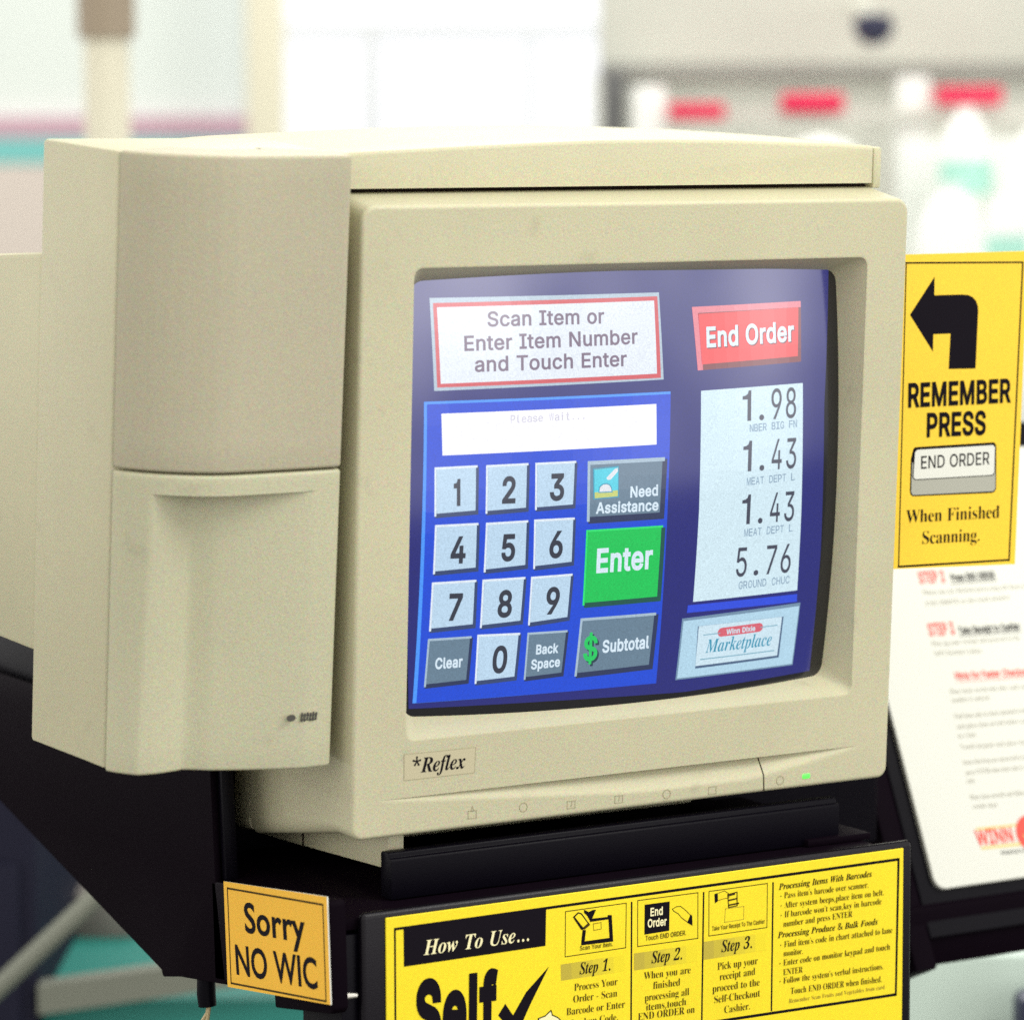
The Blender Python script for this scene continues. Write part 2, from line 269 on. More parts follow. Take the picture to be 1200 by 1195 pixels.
# ------------------------------------------------------------------ lettering: glyph outlines, cap height = 1
GLYPHS = {'s': {36:[351,[192,-59,192,459,159,459,159,-59],[198,-6,218,-3,237,2,254,8,270,17,283,26,294,37,304,50,311,63,317,78,320,93,321,109,320,122,318,134,315,145,310,155,304,164,298,173,290,180,282,187,273,193,264,198,255,203,133,242,125,246,117,251,110,256,103,262,97,269,94,277,91,286,90,295,91,304,93,313,97,321,101,329,107,336,114,342,122,347,132,352,142,356,153,358,164,360,177,361,194,359,210,356,225,351,238,344,248,335,257,324,262,311,265,297,315,297,314,312,310,327,304,340,297,353,287,364,276,375,263,384,249,391,233,397,216,402,198,404,179,405,159,404,141,402,124,398,108,391,93,384,80,375,69,364,59,352,51,339,45,325,42,309,41,293,42,274,48,257,56,241,68,227,83,215,100,205,121,196,144,188,233,161,241,157,249,152,255,146,261,141,266,134,269,127,271,119,272,110,271,99,269,90,265,81,259,72,252,65,244,58,235,52,225,47,214,44,202,41,189,39,176,39,164,39,153,41,141,43,131,46,121,50,112,56,104,62,97,69,91,77,87,86,84,96,82,107,30,107,32,91,36,75,42,61,50,47,60,35,72,24,85,15,100,7,117,1,135,-3,155,-6,176,-7]],
39:[162,[101,250,107,400,55,400,61,250]],
46:[148,[82,-3,89,-1,95,2,100,7,105,12,108,19,110,25,111,32,110,39,108,46,105,52,100,58,95,62,89,66,82,68,75,68,68,68,61,66,55,62,50,58,45,52,42,46,40,39,39,32,40,25,42,19,45,12,50,7,55,2,61,-1,68,-3,75,-3]],
48:[356,[200,-4,220,1,238,8,254,19,269,32,282,49,293,68,302,89,309,113,315,140,318,169,319,200,318,231,314,260,309,286,302,310,293,332,282,351,269,367,254,381,237,392,219,399,200,404,178,405,157,404,137,399,119,392,103,381,88,367,75,351,64,332,54,310,47,286,42,260,39,231,38,200,39,169,42,140,47,113,54,89,63,68,74,49,87,32,102,19,119,8,137,1,157,-4,178,-5],[164,40,151,44,139,50,128,58,119,69,110,81,103,96,97,113,92,132,89,153,87,175,86,200,87,224,89,247,92,268,97,287,103,304,110,319,119,332,128,342,139,351,151,357,164,360,178,361,192,360,205,357,217,351,228,342,238,332,246,319,254,304,260,287,264,268,268,247,270,224,270,200,270,175,268,153,264,132,260,113,254,96,246,81,238,69,228,58,217,50,205,44,192,40,178,39]],
49:[356,[307,0,307,43,60,43,60,0],[156,400,68,336,68,281,165,352,167,0,217,0,217,400]],
50:[356,[306,0,306,45,120,45,241,175,253,190,264,203,273,216,281,228,287,239,292,250,295,260,298,271,299,282,300,293,299,308,296,323,291,337,284,350,275,362,265,373,254,382,241,390,226,397,211,402,194,404,177,405,159,404,143,402,127,397,112,390,99,382,87,372,77,361,68,348,61,334,56,318,53,302,52,285,100,285,100,296,102,306,105,316,109,325,114,333,120,340,127,347,135,352,144,356,154,359,165,361,176,361,186,361,196,359,206,357,215,353,223,348,230,343,236,336,242,329,246,321,249,312,251,302,252,292,251,283,250,274,248,265,244,257,240,248,235,240,229,231,50,37,50,0]],
51:[356,[191,-4,209,-2,227,3,243,10,257,18,270,28,282,39,291,52,299,66,305,81,308,97,309,114,308,130,305,146,299,161,292,175,282,188,271,199,257,209,242,217,226,223,207,227,188,228,166,227,166,219,293,362,293,400,55,400,55,355,226,355,123,235,123,195,158,195,175,194,190,192,204,188,216,184,226,178,235,171,243,163,248,154,253,145,256,135,258,125,259,114,258,102,256,92,252,82,247,73,241,65,234,58,226,53,216,48,206,44,195,41,184,40,172,39,161,40,150,41,140,43,130,47,121,51,113,56,106,62,99,68,94,76,90,84,87,94,86,104,34,104,36,87,41,72,47,58,55,45,65,34,77,24,90,15,104,8,120,2,136,-2,153,-5,171,-5]],
52:[356,[325,83,325,128,85,128,244,400,194,400,31,125,31,83],[270,0,270,250,221,250,221,0]],
53:[356,[193,-4,210,-1,227,4,243,12,257,21,270,32,281,45,290,59,298,75,303,92,306,110,307,128,307,143,305,156,302,169,298,182,293,194,286,205,279,215,271,224,262,233,253,240,242,247,231,252,219,257,207,260,194,262,180,262,170,262,159,261,149,258,140,255,130,252,122,247,114,243,107,237,118,355,288,355,288,400,75,400,53,199,101,193,107,199,114,203,122,207,132,211,141,214,151,216,161,217,171,218,184,217,195,215,206,211,216,206,225,200,233,192,240,184,247,174,251,163,255,152,257,140,258,128,257,115,255,103,252,92,247,82,241,73,234,64,226,57,217,51,207,46,197,42,186,40,174,39,164,40,154,41,145,44,136,47,128,52,121,57,114,63,108,70,104,77,100,85,97,94,96,103,47,103,49,88,52,73,58,60,65,47,74,36,85,25,97,16,110,9,125,3,140,-2,157,-4,174,-5]],
54:[356,[196,-4,213,-1,229,4,244,11,257,20,269,31,280,43,289,57,296,72,302,88,305,105,306,123,305,142,302,158,297,174,291,189,282,202,272,213,261,223,248,232,234,238,219,243,202,246,185,247,176,247,169,246,161,244,154,241,147,238,141,235,135,231,130,226,125,221,121,216,117,211,114,205,253,400,198,400,108,268,93,245,80,224,70,205,63,188,57,172,53,157,51,142,50,127,51,108,54,91,59,74,66,59,75,44,86,32,98,21,112,12,127,4,143,-1,160,-4,178,-5],[167,39,156,41,146,44,137,49,128,55,121,62,114,71,108,80,104,90,101,101,99,112,98,125,99,137,101,148,104,158,108,168,114,177,121,185,128,192,137,198,146,203,156,206,167,208,178,209,189,208,200,206,210,202,219,198,227,192,235,185,241,177,247,168,252,158,255,147,257,136,257,123,257,112,255,100,252,90,247,80,241,71,235,62,227,55,219,49,210,44,200,41,189,39,178,38]],
55:[356,[130,0,307,353,307,400,49,400,49,355,254,355,76,0]],
56:[356,[198,-4,216,-2,233,3,249,9,264,17,277,26,288,37,298,49,305,62,311,76,314,91,315,106,315,119,313,131,309,142,305,153,299,164,292,173,285,182,276,190,267,196,257,201,247,205,236,208,250,215,262,222,273,231,283,242,290,255,296,269,299,284,300,299,299,314,296,328,291,341,284,354,275,365,265,375,254,384,241,392,226,398,211,402,195,405,178,405,161,405,144,402,129,398,115,392,102,384,90,375,80,365,71,354,64,341,59,328,56,314,55,299,56,283,60,269,65,255,73,242,82,231,93,222,106,215,120,210,99,201,89,196,79,190,71,182,63,173,57,164,51,153,47,142,43,131,41,119,41,106,42,91,45,76,51,62,58,49,68,37,79,26,92,17,107,9,123,3,140,-2,158,-4,178,-5],[165,39,153,41,142,44,132,47,122,52,114,58,107,64,101,72,97,80,93,89,91,99,91,109,91,120,94,130,97,139,102,148,108,156,115,164,124,170,133,175,143,179,154,183,166,184,178,185,190,184,201,183,212,179,222,175,232,170,240,164,247,156,253,148,258,139,262,130,264,120,265,109,264,99,262,89,259,80,254,72,248,64,241,58,233,52,224,47,214,44,203,41,191,39,178,39],[168,228,158,230,148,232,140,236,132,241,125,246,119,253,114,260,110,268,107,276,105,286,104,295,105,305,107,314,110,323,114,330,119,337,125,344,132,349,139,353,148,357,157,360,167,361,178,362,189,361,198,360,208,357,216,353,224,349,231,344,237,337,242,330,246,323,249,314,250,305,251,295,250,286,249,276,246,268,241,260,236,253,230,246,223,241,216,236,207,232,198,230,188,228,178,228]],
57:[356,[160,404,143,401,127,396,112,389,98,380,86,369,76,357,67,343,59,328,54,312,51,295,50,277,51,258,54,242,59,226,65,211,74,198,84,187,95,177,108,168,122,162,137,157,154,154,171,153,179,153,187,154,195,156,202,159,209,162,215,165,221,169,226,174,231,179,235,184,239,189,242,195,103,0,158,0,248,132,263,155,275,176,285,195,293,212,299,228,303,243,305,258,306,273,305,292,302,309,296,326,289,341,280,356,270,368,258,379,244,388,229,396,213,401,196,404,178,405],[189,361,200,359,210,356,219,351,228,345,235,338,242,329,247,320,252,310,255,299,257,288,257,275,257,264,255,252,252,242,247,232,242,223,235,215,228,208,219,202,210,197,200,194,189,192,178,191,167,192,156,194,146,198,137,202,128,208,121,215,114,223,109,232,104,242,101,253,99,264,99,277,99,288,101,300,104,310,109,320,114,329,121,338,128,345,137,351,146,356,156,359,167,361,178,362]],
65:[377,[67,0,193,376,183,376,311,0,364,0,217,400,158,400,13,0],[291,112,291,156,86,156,86,112]],
66:[359,[194,0,216,1,237,4,255,8,271,14,285,22,297,31,307,41,315,52,321,65,325,78,328,92,329,107,328,122,326,136,322,148,316,160,310,170,303,179,294,187,286,193,276,198,267,202,257,205,248,206,256,213,265,216,273,220,280,225,287,230,294,237,299,244,304,252,308,261,311,271,312,282,313,294,312,308,310,322,305,335,299,348,292,359,282,369,271,378,259,386,244,392,228,396,209,399,190,400,47,400,47,0],[98,181,195,181,208,181,220,179,230,176,240,171,249,166,257,160,264,153,269,145,274,136,277,127,279,117,279,107,278,95,274,83,268,72,259,63,248,55,233,49,214,46,192,45,98,45],[98,355,189,355,207,354,222,351,235,345,246,337,254,328,260,317,263,305,264,293,264,283,262,273,258,265,254,257,249,249,242,243,235,238,227,233,218,229,208,227,198,225,187,224,98,224]],
67:[401,[225,-5,240,-3,254,0,268,4,281,9,293,15,305,22,316,30,327,39,336,49,345,60,352,71,359,84,364,97,369,111,372,126,321,126,318,116,315,107,311,98,306,90,301,82,295,75,288,69,281,63,273,58,265,54,257,50,248,47,239,45,229,43,220,42,210,42,192,43,176,46,160,52,145,60,131,70,118,83,108,97,98,114,91,132,86,153,82,175,81,200,82,224,86,247,91,267,98,286,107,303,118,317,130,330,144,340,159,348,175,354,192,357,210,358,220,358,229,357,239,355,248,353,257,350,265,346,273,342,281,337,288,331,295,325,301,318,306,310,311,302,315,293,318,284,321,274,372,274,369,289,364,303,359,316,352,329,344,341,336,352,326,361,316,370,305,379,293,386,281,392,268,397,254,400,240,403,225,405,210,405,185,404,161,399,139,391,118,380,99,366,82,350,67,331,55,309,45,285,37,259,33,230,32,200,33,169,37,141,45,115,55,91,67,69,82,50,99,33,118,20,139,9,161,1,185,-4,210,-5]],
68:[395,[201,2,228,6,253,14,276,24,296,38,313,54,328,72,341,93,350,117,357,143,362,171,363,201,362,231,357,258,350,284,341,308,329,329,314,347,297,363,277,376,255,387,231,394,205,399,177,400,73,400,73,355,174,355,196,354,216,351,235,345,251,337,266,326,279,314,289,300,298,283,305,265,310,246,313,224,314,201,313,177,310,156,305,136,298,117,289,101,278,86,265,74,250,63,233,55,214,49,192,46,169,45,75,45,75,0,172,0],[47,400,47,0,98,0,98,400]],
69:[329,[295,0,295,45,98,45,98,180,279,180,279,225,98,225,98,355,293,355,293,400,47,400,47,0]],
70:[322,[98,0,98,174,272,174,272,219,98,219,98,355,290,355,290,400,47,400,47,0]],
71:[409,[234,-4,256,0,277,6,296,15,314,26,329,39,343,54,354,71,364,90,371,111,375,133,376,157,376,201,222,201,222,157,341,157,326,159,325,142,323,126,318,111,312,97,304,84,294,73,283,64,271,56,258,50,243,45,228,43,211,42,193,43,176,46,160,52,145,60,131,70,119,83,108,97,98,114,91,132,86,153,82,175,81,200,82,224,86,247,91,267,98,286,107,303,118,317,130,330,144,340,159,348,175,354,191,357,209,358,219,358,229,357,239,355,248,353,257,349,265,346,273,341,280,336,287,330,293,323,299,317,304,309,309,301,314,293,317,284,321,274,373,274,370,288,365,302,360,315,353,327,346,339,337,350,327,360,317,369,306,377,294,385,281,391,268,396,254,400,239,403,224,405,208,405,183,404,160,399,138,391,117,380,98,366,81,350,67,331,54,309,44,285,37,259,33,230,32,200,33,169,37,141,44,115,54,91,67,69,81,50,98,34,117,20,138,9,161,1,185,-4,211,-5]],
72:[406,[98,0,98,182,308,182,308,0,359,0,359,400,308,400,308,227,98,227,98,400,47,400,47,0]],
73:[236,[212,0,212,45,144,45,144,355,212,355,212,400,24,400,24,355,93,355,93,45,24,45,24,0]],
76:[309,[284,0,284,45,98,45,98,400,47,400,47,0]],
77:[494,[96,0,93,359,88,359,125,252,134,229,225,0,269,0,358,229,368,253,379,285,403,359,398,325,397,0,446,0,446,400,374,400,277,147,269,124,242,38,253,38,245,66,226,125,218,147,119,400,47,400,47,0]],
78:[412,[98,0,98,229,98,258,94,357,85,355,159,228,304,0,364,0,364,400,314,400,318,42,325,43,107,400,47,400,47,0]],
79:[419,[235,-4,259,1,281,9,302,20,321,33,337,50,352,69,365,91,375,115,382,141,386,169,388,200,386,230,382,259,375,285,365,309,352,331,337,350,321,366,302,380,281,391,259,399,235,404,210,405,185,404,161,399,139,391,118,380,99,366,82,350,68,331,55,309,45,285,37,259,33,230,32,200,33,169,37,141,45,115,55,91,68,69,82,50,99,33,118,20,139,9,161,1,185,-4,210,-5],[192,43,176,46,160,52,145,60,131,70,119,82,108,97,99,113,91,132,86,153,82,175,81,200,82,224,86,247,91,268,99,286,108,303,119,318,131,330,145,340,160,348,176,354,192,357,210,358,227,357,244,354,260,348,275,340,289,330,301,318,312,303,321,287,329,268,334,247,337,224,338,200,337,175,334,153,329,132,321,113,312,97,301,82,289,70,275,60,260,52,244,46,227,43,210,42]],
80:[350,[98,0,98,355,183,355,198,355,211,353,223,349,233,345,242,339,250,332,257,324,262,316,266,306,269,296,270,285,271,273,270,262,269,251,266,241,262,231,257,222,250,214,243,207,234,201,223,197,211,193,198,191,183,191,86,191,86,146,185,146,207,147,227,150,245,156,261,163,275,172,288,183,298,195,306,209,313,224,318,239,320,256,321,273,320,291,318,307,313,323,306,338,298,351,288,363,275,374,261,383,245,391,227,396,207,399,185,400,47,400,47,0]],
82:[353,[98,0,98,355,183,355,198,355,212,353,223,350,234,346,243,340,251,334,257,327,262,318,266,309,269,299,271,288,271,277,271,265,269,255,266,245,262,236,257,228,251,221,243,215,234,210,224,206,212,203,198,201,184,201,76,201,76,155,186,155,207,156,228,159,246,164,262,171,276,179,288,189,299,200,307,213,313,228,318,243,321,259,322,277,321,294,318,311,313,326,307,341,299,354,288,365,276,375,262,384,246,391,228,396,208,399,186,400,47,400,47,0],[336,0,238,180,181,180,278,0]],
83:[351,[198,-6,218,-3,237,2,254,8,270,17,283,26,294,37,304,50,311,63,317,78,320,93,321,109,320,122,318,134,315,145,310,155,304,164,298,173,290,180,282,187,273,193,264,198,255,203,133,242,125,246,117,251,110,256,103,262,97,269,94,277,91,286,90,295,91,304,93,313,97,321,101,329,107,336,114,342,122,347,132,352,142,356,153,358,164,360,177,361,194,359,210,356,225,351,238,344,248,335,257,324,262,311,265,297,315,297,314,312,310,327,304,340,297,353,287,364,276,375,263,384,249,391,233,397,216,402,198,404,179,405,159,404,141,402,124,398,108,391,93,384,80,375,69,364,59,352,51,339,45,325,42,309,41,293,42,274,48,257,56,241,68,227,83,215,100,205,121,196,144,188,233,161,241,157,249,152,255,146,261,141,266,134,269,127,271,119,272,110,271,99,269,90,265,81,259,72,252,65,244,58,235,52,225,47,214,44,202,41,189,39,176,39,164,39,153,41,141,43,131,46,121,50,112,56,104,62,97,69,91,77,87,86,84,96,82,107,30,107,32,91,36,75,42,61,50,47,60,35,72,24,85,15,100,7,117,1,135,-3,155,-6,176,-7]],
84:[353,[151,355,151,0,202,0,202,355,328,355,328,400,25,400,25,355]],
85:[407,[226,-5,248,-2,267,4,286,12,302,22,317,34,329,48,340,63,349,79,355,97,358,116,359,136,359,400,309,400,309,140,308,126,306,113,302,101,296,89,289,78,281,69,271,60,260,53,248,48,234,44,219,41,203,41,188,41,173,44,159,48,147,53,136,60,126,69,118,78,111,89,105,101,101,113,99,126,98,140,98,400,47,400,47,136,48,116,52,97,58,79,67,63,77,48,90,34,104,22,121,12,139,4,159,-2,181,-5,203,-6]],
87:[540,[181,0,275,373,264,373,358,0,417,0,526,400,474,400,411,154,384,31,391,31,299,400,241,400,176,154,149,31,155,31,65,400,13,400,122,0]],
89:[371,[211,0,211,164,358,400,300,400,176,181,196,181,72,400,13,400,160,164,160,0]],
97:[306,[138,-6,149,-5,160,-2,169,1,178,5,185,9,192,14,198,19,203,25,208,30,211,36,214,41,217,0,265,0,265,198,264,214,262,228,258,241,253,252,247,262,241,270,233,277,225,283,216,288,207,293,197,296,188,298,152,302,140,302,128,301,116,298,105,295,93,291,82,286,72,280,62,272,53,263,45,253,38,242,32,229,79,215,81,221,84,226,88,231,92,237,98,241,103,246,110,250,117,253,125,256,134,258,144,260,154,260,164,260,173,258,181,256,189,253,195,249,201,245,206,239,210,233,213,226,215,219,216,211,217,202,216,195,212,187,204,183,198,181,192,179,88,163,79,160,70,156,61,152,53,147,46,141,39,134,34,127,30,118,26,108,25,97,24,85,25,71,27,58,32,46,37,35,45,25,53,17,63,10,74,4,86,-1,99,-4,112,-6,126,-7],[125,36,117,37,109,39,102,41,95,44,90,48,84,52,80,57,77,62,74,68,73,75,72,82,73,91,74,98,77,104,81,110,86,114,92,118,98,122,106,125,204,143,212,146,217,149,217,108,216,99,214,90,211,82,207,73,202,65,195,58,188,52,179,46,169,42,159,38,147,36,134,36]],
98:[334,[199,-5,216,-2,231,4,246,13,260,23,272,36,282,50,291,66,298,85,303,104,306,126,307,148,306,171,303,192,298,212,291,230,282,246,272,261,260,273,246,283,231,292,215,298,198,301,180,302,167,302,155,300,144,297,135,293,127,288,119,283,113,278,108,272,93,251,89,400,41,400,41,0,88,0,88,46,96,41,108,25,114,19,120,13,127,8,136,3,145,-1,156,-4,167,-6,180,-6],[160,38,148,40,137,45,127,51,118,59,110,68,104,79,98,90,94,104,91,118,89,133,89,149,89,165,91,180,94,194,98,207,104,218,110,229,118,238,127,245,137,251,148,256,160,258,173,259,187,258,199,256,210,251,220,245,229,237,237,228,243,217,248,205,253,192,256,179,257,164,258,149,257,133,256,119,253,105,248,92,243,80,236,69,229,60,220,52,210,45,199,40,186,38,173,37]],
99:[311,[174,-6,185,-5,195,-3,205,-1,215,3,224,7,233,11,241,17,249,23,256,29,262,36,268,44,274,52,278,61,282,71,285,81,239,92,226,65,222,60,218,56,213,52,208,48,203,45,197,43,191,41,184,39,178,38,170,37,163,37,149,37,136,40,124,45,114,52,105,60,97,70,91,80,85,92,81,105,78,119,76,133,76,147,76,162,78,176,81,190,85,203,91,215,97,226,105,236,114,244,124,251,136,255,149,258,163,259,170,259,177,258,184,257,190,255,196,253,202,251,207,248,212,244,238,206,284,218,281,227,277,236,273,245,267,253,261,261,255,268,248,274,240,280,232,285,223,289,214,293,204,297,195,299,184,301,174,302,163,302,143,301,125,297,108,291,92,283,77,272,65,260,53,245,44,229,37,211,31,191,28,170,27,147,28,125,31,104,37,85,44,67,53,50,65,36,77,24,92,13,108,4,125,-2,143,-5,163,-6]],
100:[334,[167,-6,179,-4,189,-1,198,3,207,8,214,13,220,19,226,25,241,46,246,0,292,0,292,400,244,400,244,251,238,256,226,272,221,278,214,283,207,288,199,293,190,297,179,300,167,302,154,302,136,301,119,298,103,292,88,283,74,273,62,261,52,246,43,230,36,212,31,192,28,171,27,148,28,126,31,104,36,85,43,66,52,50,62,36,74,23,88,13,102,4,118,-2,135,-5,154,-6],[148,38,135,40,124,45,114,52,105,60,97,69,91,80,85,92,81,105,78,119,76,133,76,149,76,164,78,179,81,192,85,205,91,217,97,228,105,237,114,245,124,251,135,256,147,258,161,259,174,258,186,256,197,251,207,245,216,238,224,229,230,218,236,207,240,194,243,180,245,165,245,149,244,133,243,118,240,104,235,90,230,79,223,68,216,59,207,51,197,45,186,40,174,38,161,37]],
101:[318,[182,-6,196,-4,209,-1,222,3,234,9,245,15,255,23,263,31,271,40,278,50,283,60,287,71,240,83,237,76,234,69,229,63,224,57,219,52,213,48,206,44,199,41,192,39,184,38,176,37,167,36,154,37,141,39,130,43,119,48,109,55,101,63,93,73,87,83,82,96,78,109,76,124,75,140,75,166,76,178,78,190,81,201,86,212,91,222,98,231,106,239,115,246,125,252,136,256,148,259,161,260,174,259,186,256,197,252,206,247,215,240,222,231,229,222,234,211,238,199,241,187,243,173,243,159,266,174,59,174,59,133,292,133,292,152,291,172,289,190,286,207,281,222,275,235,268,248,260,258,251,268,241,276,231,283,220,289,209,294,197,298,185,300,173,302,161,302,142,301,123,297,106,291,90,283,76,272,64,259,53,244,43,228,36,210,31,190,28,169,27,147,28,125,31,104,36,85,44,67,53,50,64,36,77,23,92,13,108,4,126,-2,146,-5,167,-6]],
102:[199,[5,298,5,257,179,257,179,298],[111,0,111,329,112,339,114,348,117,355,121,362,127,366,134,370,143,372,153,373,162,372,169,371,179,368,191,410,184,412,147,417,137,416,126,414,116,412,106,408,97,403,89,397,82,390,75,382,70,373,66,363,64,352,63,339,63,0]],
104:[322,[90,191,92,202,95,213,99,222,105,231,111,238,118,244,126,250,135,254,145,256,155,258,165,259,180,258,193,254,205,248,215,239,223,229,228,216,232,201,233,185,233,0,281,0,281,189,280,207,278,224,274,239,268,252,261,264,253,274,243,283,232,290,220,295,207,299,193,302,179,302,162,301,147,298,133,292,120,285,108,274,97,261,88,245,81,226,89,226,89,400,41,400,41,0,89,0,89,178]],
105:[131,[89,0,89,298,41,298,41,0],[72,349,79,351,84,353,90,357,94,362,97,368,99,374,99,380,99,386,97,392,94,398,90,403,84,407,79,409,72,411,66,412,59,411,53,409,47,407,42,403,38,398,35,392,33,386,32,380,33,374,35,368,38,362,42,357,47,353,53,351,59,349,66,348]],
107:[299,[139,157,145,157,283,298,224,298,95,166,86,166,86,107],[89,0,89,400,41,400,41,0],[293,0,150,180,116,146,231,0]],
108:[149,[123,-1,142,2,133,43,126,41,115,41,108,41,102,43,98,45,92,54,91,60,90,68,89,78,89,400,41,400,41,66,42,51,46,37,51,26,58,16,68,8,79,3,93,-1,110,-2]],
109:[479,[89,0,89,187,90,199,92,209,95,219,99,227,104,235,110,242,117,247,124,252,132,255,140,258,148,259,157,260,169,259,180,256,190,251,199,245,206,236,211,227,215,216,216,204,216,0,264,0,264,194,264,204,266,212,268,221,272,228,276,235,281,241,287,247,294,251,302,255,310,258,319,259,329,260,341,259,352,256,362,252,372,246,380,238,385,227,389,215,390,199,390,0,438,0,438,201,437,217,435,232,431,246,425,258,418,269,410,278,401,286,391,292,380,297,368,301,356,303,343,304,332,303,320,301,310,299,299,295,290,290,281,284,273,277,265,270,259,261,253,252,249,242,246,232,252,232,248,247,243,261,235,273,226,284,215,292,202,299,188,302,172,304,163,303,153,302,144,299,135,296,127,291,119,286,111,279,104,272,98,264,93,254,88,244,85,232,88,298,41,298,41,0]],
110:[322,[90,191,92,202,95,213,99,222,105,231,111,238,118,244,126,250,135,254,145,256,155,258,165,259,180,258,193,254,205,248,215,239,223,229,228,216,232,201,233,185,233,0,281,0,281,189,280,207,278,224,273,239,268,252,261,264,252,274,243,283,232,290,220,295,207,299,193,302,179,302,162,301,147,298,133,292,120,285,108,274,97,261,88,245,81,226,88,226,88,298,41,298,41,0,89,0,89,178]],
111:[326,[183,-5,201,-2,219,4,235,13,249,24,262,36,273,50,283,67,290,85,295,104,299,125,300,147,299,170,295,191,290,211,283,229,273,245,262,260,249,272,235,283,219,291,201,297,183,301,163,302,143,301,125,297,108,291,92,283,77,272,65,260,53,245,44,229,37,211,31,191,28,170,27,147,28,125,31,104,37,85,44,67,53,50,65,36,77,24,92,13,108,4,125,-2,143,-5,163,-6],[149,37,136,40,124,45,114,52,105,60,97,70,91,80,85,92,81,105,78,119,76,133,76,147,76,162,78,176,81,190,85,203,91,215,97,226,105,236,114,244,124,251,136,255,149,258,163,259,177,258,190,255,202,251,212,244,222,236,229,226,236,215,241,203,246,190,249,176,250,162,251,147,250,133,249,119,246,105,241,92,236,80,229,70,222,60,212,52,202,45,190,40,177,37,163,37]],
112:[334,[89,-112,89,46,96,41,108,25,114,19,120,13,128,8,136,3,145,-1,156,-4,167,-6,180,-6,199,-5,216,-2,231,4,246,13,260,23,272,36,282,50,291,66,298,85,303,104,306,126,307,148,306,171,303,192,298,212,291,230,282,246,272,261,260,273,246,283,231,292,215,298,198,301,180,302,167,302,155,300,144,297,135,293,127,288,119,283,113,278,108,272,93,251,88,298,41,298,41,-112],[160,38,148,40,137,45,127,51,118,59,110,68,104,79,98,90,94,104,91,118,89,133,89,149,89,165,91,180,94,194,98,207,104,218,110,229,118,238,127,245,137,251,148,256,160,258,173,259,187,258,199,256,210,251,220,245,229,237,237,228,243,217,248,205,253,192,256,179,257,164,258,149,257,133,256,119,253,105,248,92,243,80,236,69,229,60,220,52,210,45,199,40,186,38,173,37]],
114:[204,[89,0,89,186,90,196,92,206,95,215,99,223,104,230,110,237,117,243,125,247,134,251,143,254,152,256,163,256,172,256,181,255,191,253,191,302,168,303,154,302,142,299,131,295,120,289,110,281,102,273,96,263,91,252,88,298,41,298,41,0]],
115:[287,[160,-6,176,-4,191,0,204,5,217,11,228,19,238,27,246,37,252,48,257,59,259,71,260,84,259,99,256,112,249,124,241,135,230,144,216,152,199,159,180,165,135,175,123,179,113,182,104,187,97,191,92,197,88,203,86,210,85,218,86,227,90,235,95,243,103,249,112,255,123,258,135,261,147,261,161,261,173,258,183,254,191,248,197,241,203,234,207,226,211,218,255,228,251,239,247,249,241,258,235,267,228,275,219,282,210,288,200,293,188,297,176,300,162,302,147,302,132,302,117,300,103,296,90,291,79,285,68,278,59,270,51,261,45,250,40,240,38,228,37,215,38,200,42,187,48,174,57,164,68,154,82,146,98,139,117,134,177,119,186,116,194,112,200,107,205,101,208,95,210,88,211,81,210,72,206,64,200,56,192,49,182,43,171,39,157,37,143,36,130,36,118,39,107,42,98,47,89,54,83,62,78,72,74,84,28,74,31,61,36,50,41,39,49,30,57,21,66,14,77,8,88,3,101,-1,114,-4,128,-6,143,-6]],
116:[179,[5,298,5,257,160,257,160,298],[51,73,52,56,56,41,63,28,72,17,84,8,98,2,114,-2,132,-3,142,-3,151,-2,160,-1,168,1,159,42,146,40,134,39,125,40,118,41,112,44,107,48,104,53,101,60,100,68,99,77,99,370,51,370]],
117:[322,[160,-3,175,0,189,6,202,13,214,23,225,37,234,53,242,72,234,72,234,0,281,0,281,298,233,298,233,120,232,108,230,96,227,86,223,76,217,68,211,60,204,54,196,49,187,45,178,42,168,40,157,39,142,41,129,44,118,50,108,59,100,70,94,82,91,97,89,113,89,298,41,298,41,109,42,91,45,75,49,60,54,46,61,34,70,24,79,15,90,8,102,3,115,-1,129,-3,143,-4]],
120:[298,[72,0,161,143,136,143,226,0,281,0,164,168,164,133,277,298,221,298,138,162,163,162,79,298,23,298,134,134,135,172,16,0]]},
'r': {39:[133,[83,269,94,421,38,421,50,269]],
44:[158,[63,-76,98,12,104,29,109,46,113,62,109,68,54,68,24,-76]],
45:[190,[166,135,166,181,24,181,24,135]],
46:[158,[86,-8,93,-6,99,-3,105,1,109,7,113,14,115,22,116,32,115,42,113,50,109,57,105,63,99,66,93,69,86,71,78,71,71,71,65,69,59,66,53,63,48,57,45,50,43,42,42,32,43,22,45,14,48,7,53,1,59,-3,65,-6,71,-8,78,-8]],
65:[383,[112,0,112,16,90,18,76,23,68,31,65,42,66,52,69,62,91,116,222,116,247,52,248,45,249,40,246,30,237,22,222,17,201,16,201,0,389,0,389,16,381,17,373,19,367,24,361,30,356,38,350,49,344,61,337,76,197,409,181,409,43,65,37,52,32,42,26,33,21,27,15,22,8,19,1,17,-8,16,-8,0],[155,280,212,141,100,141]],
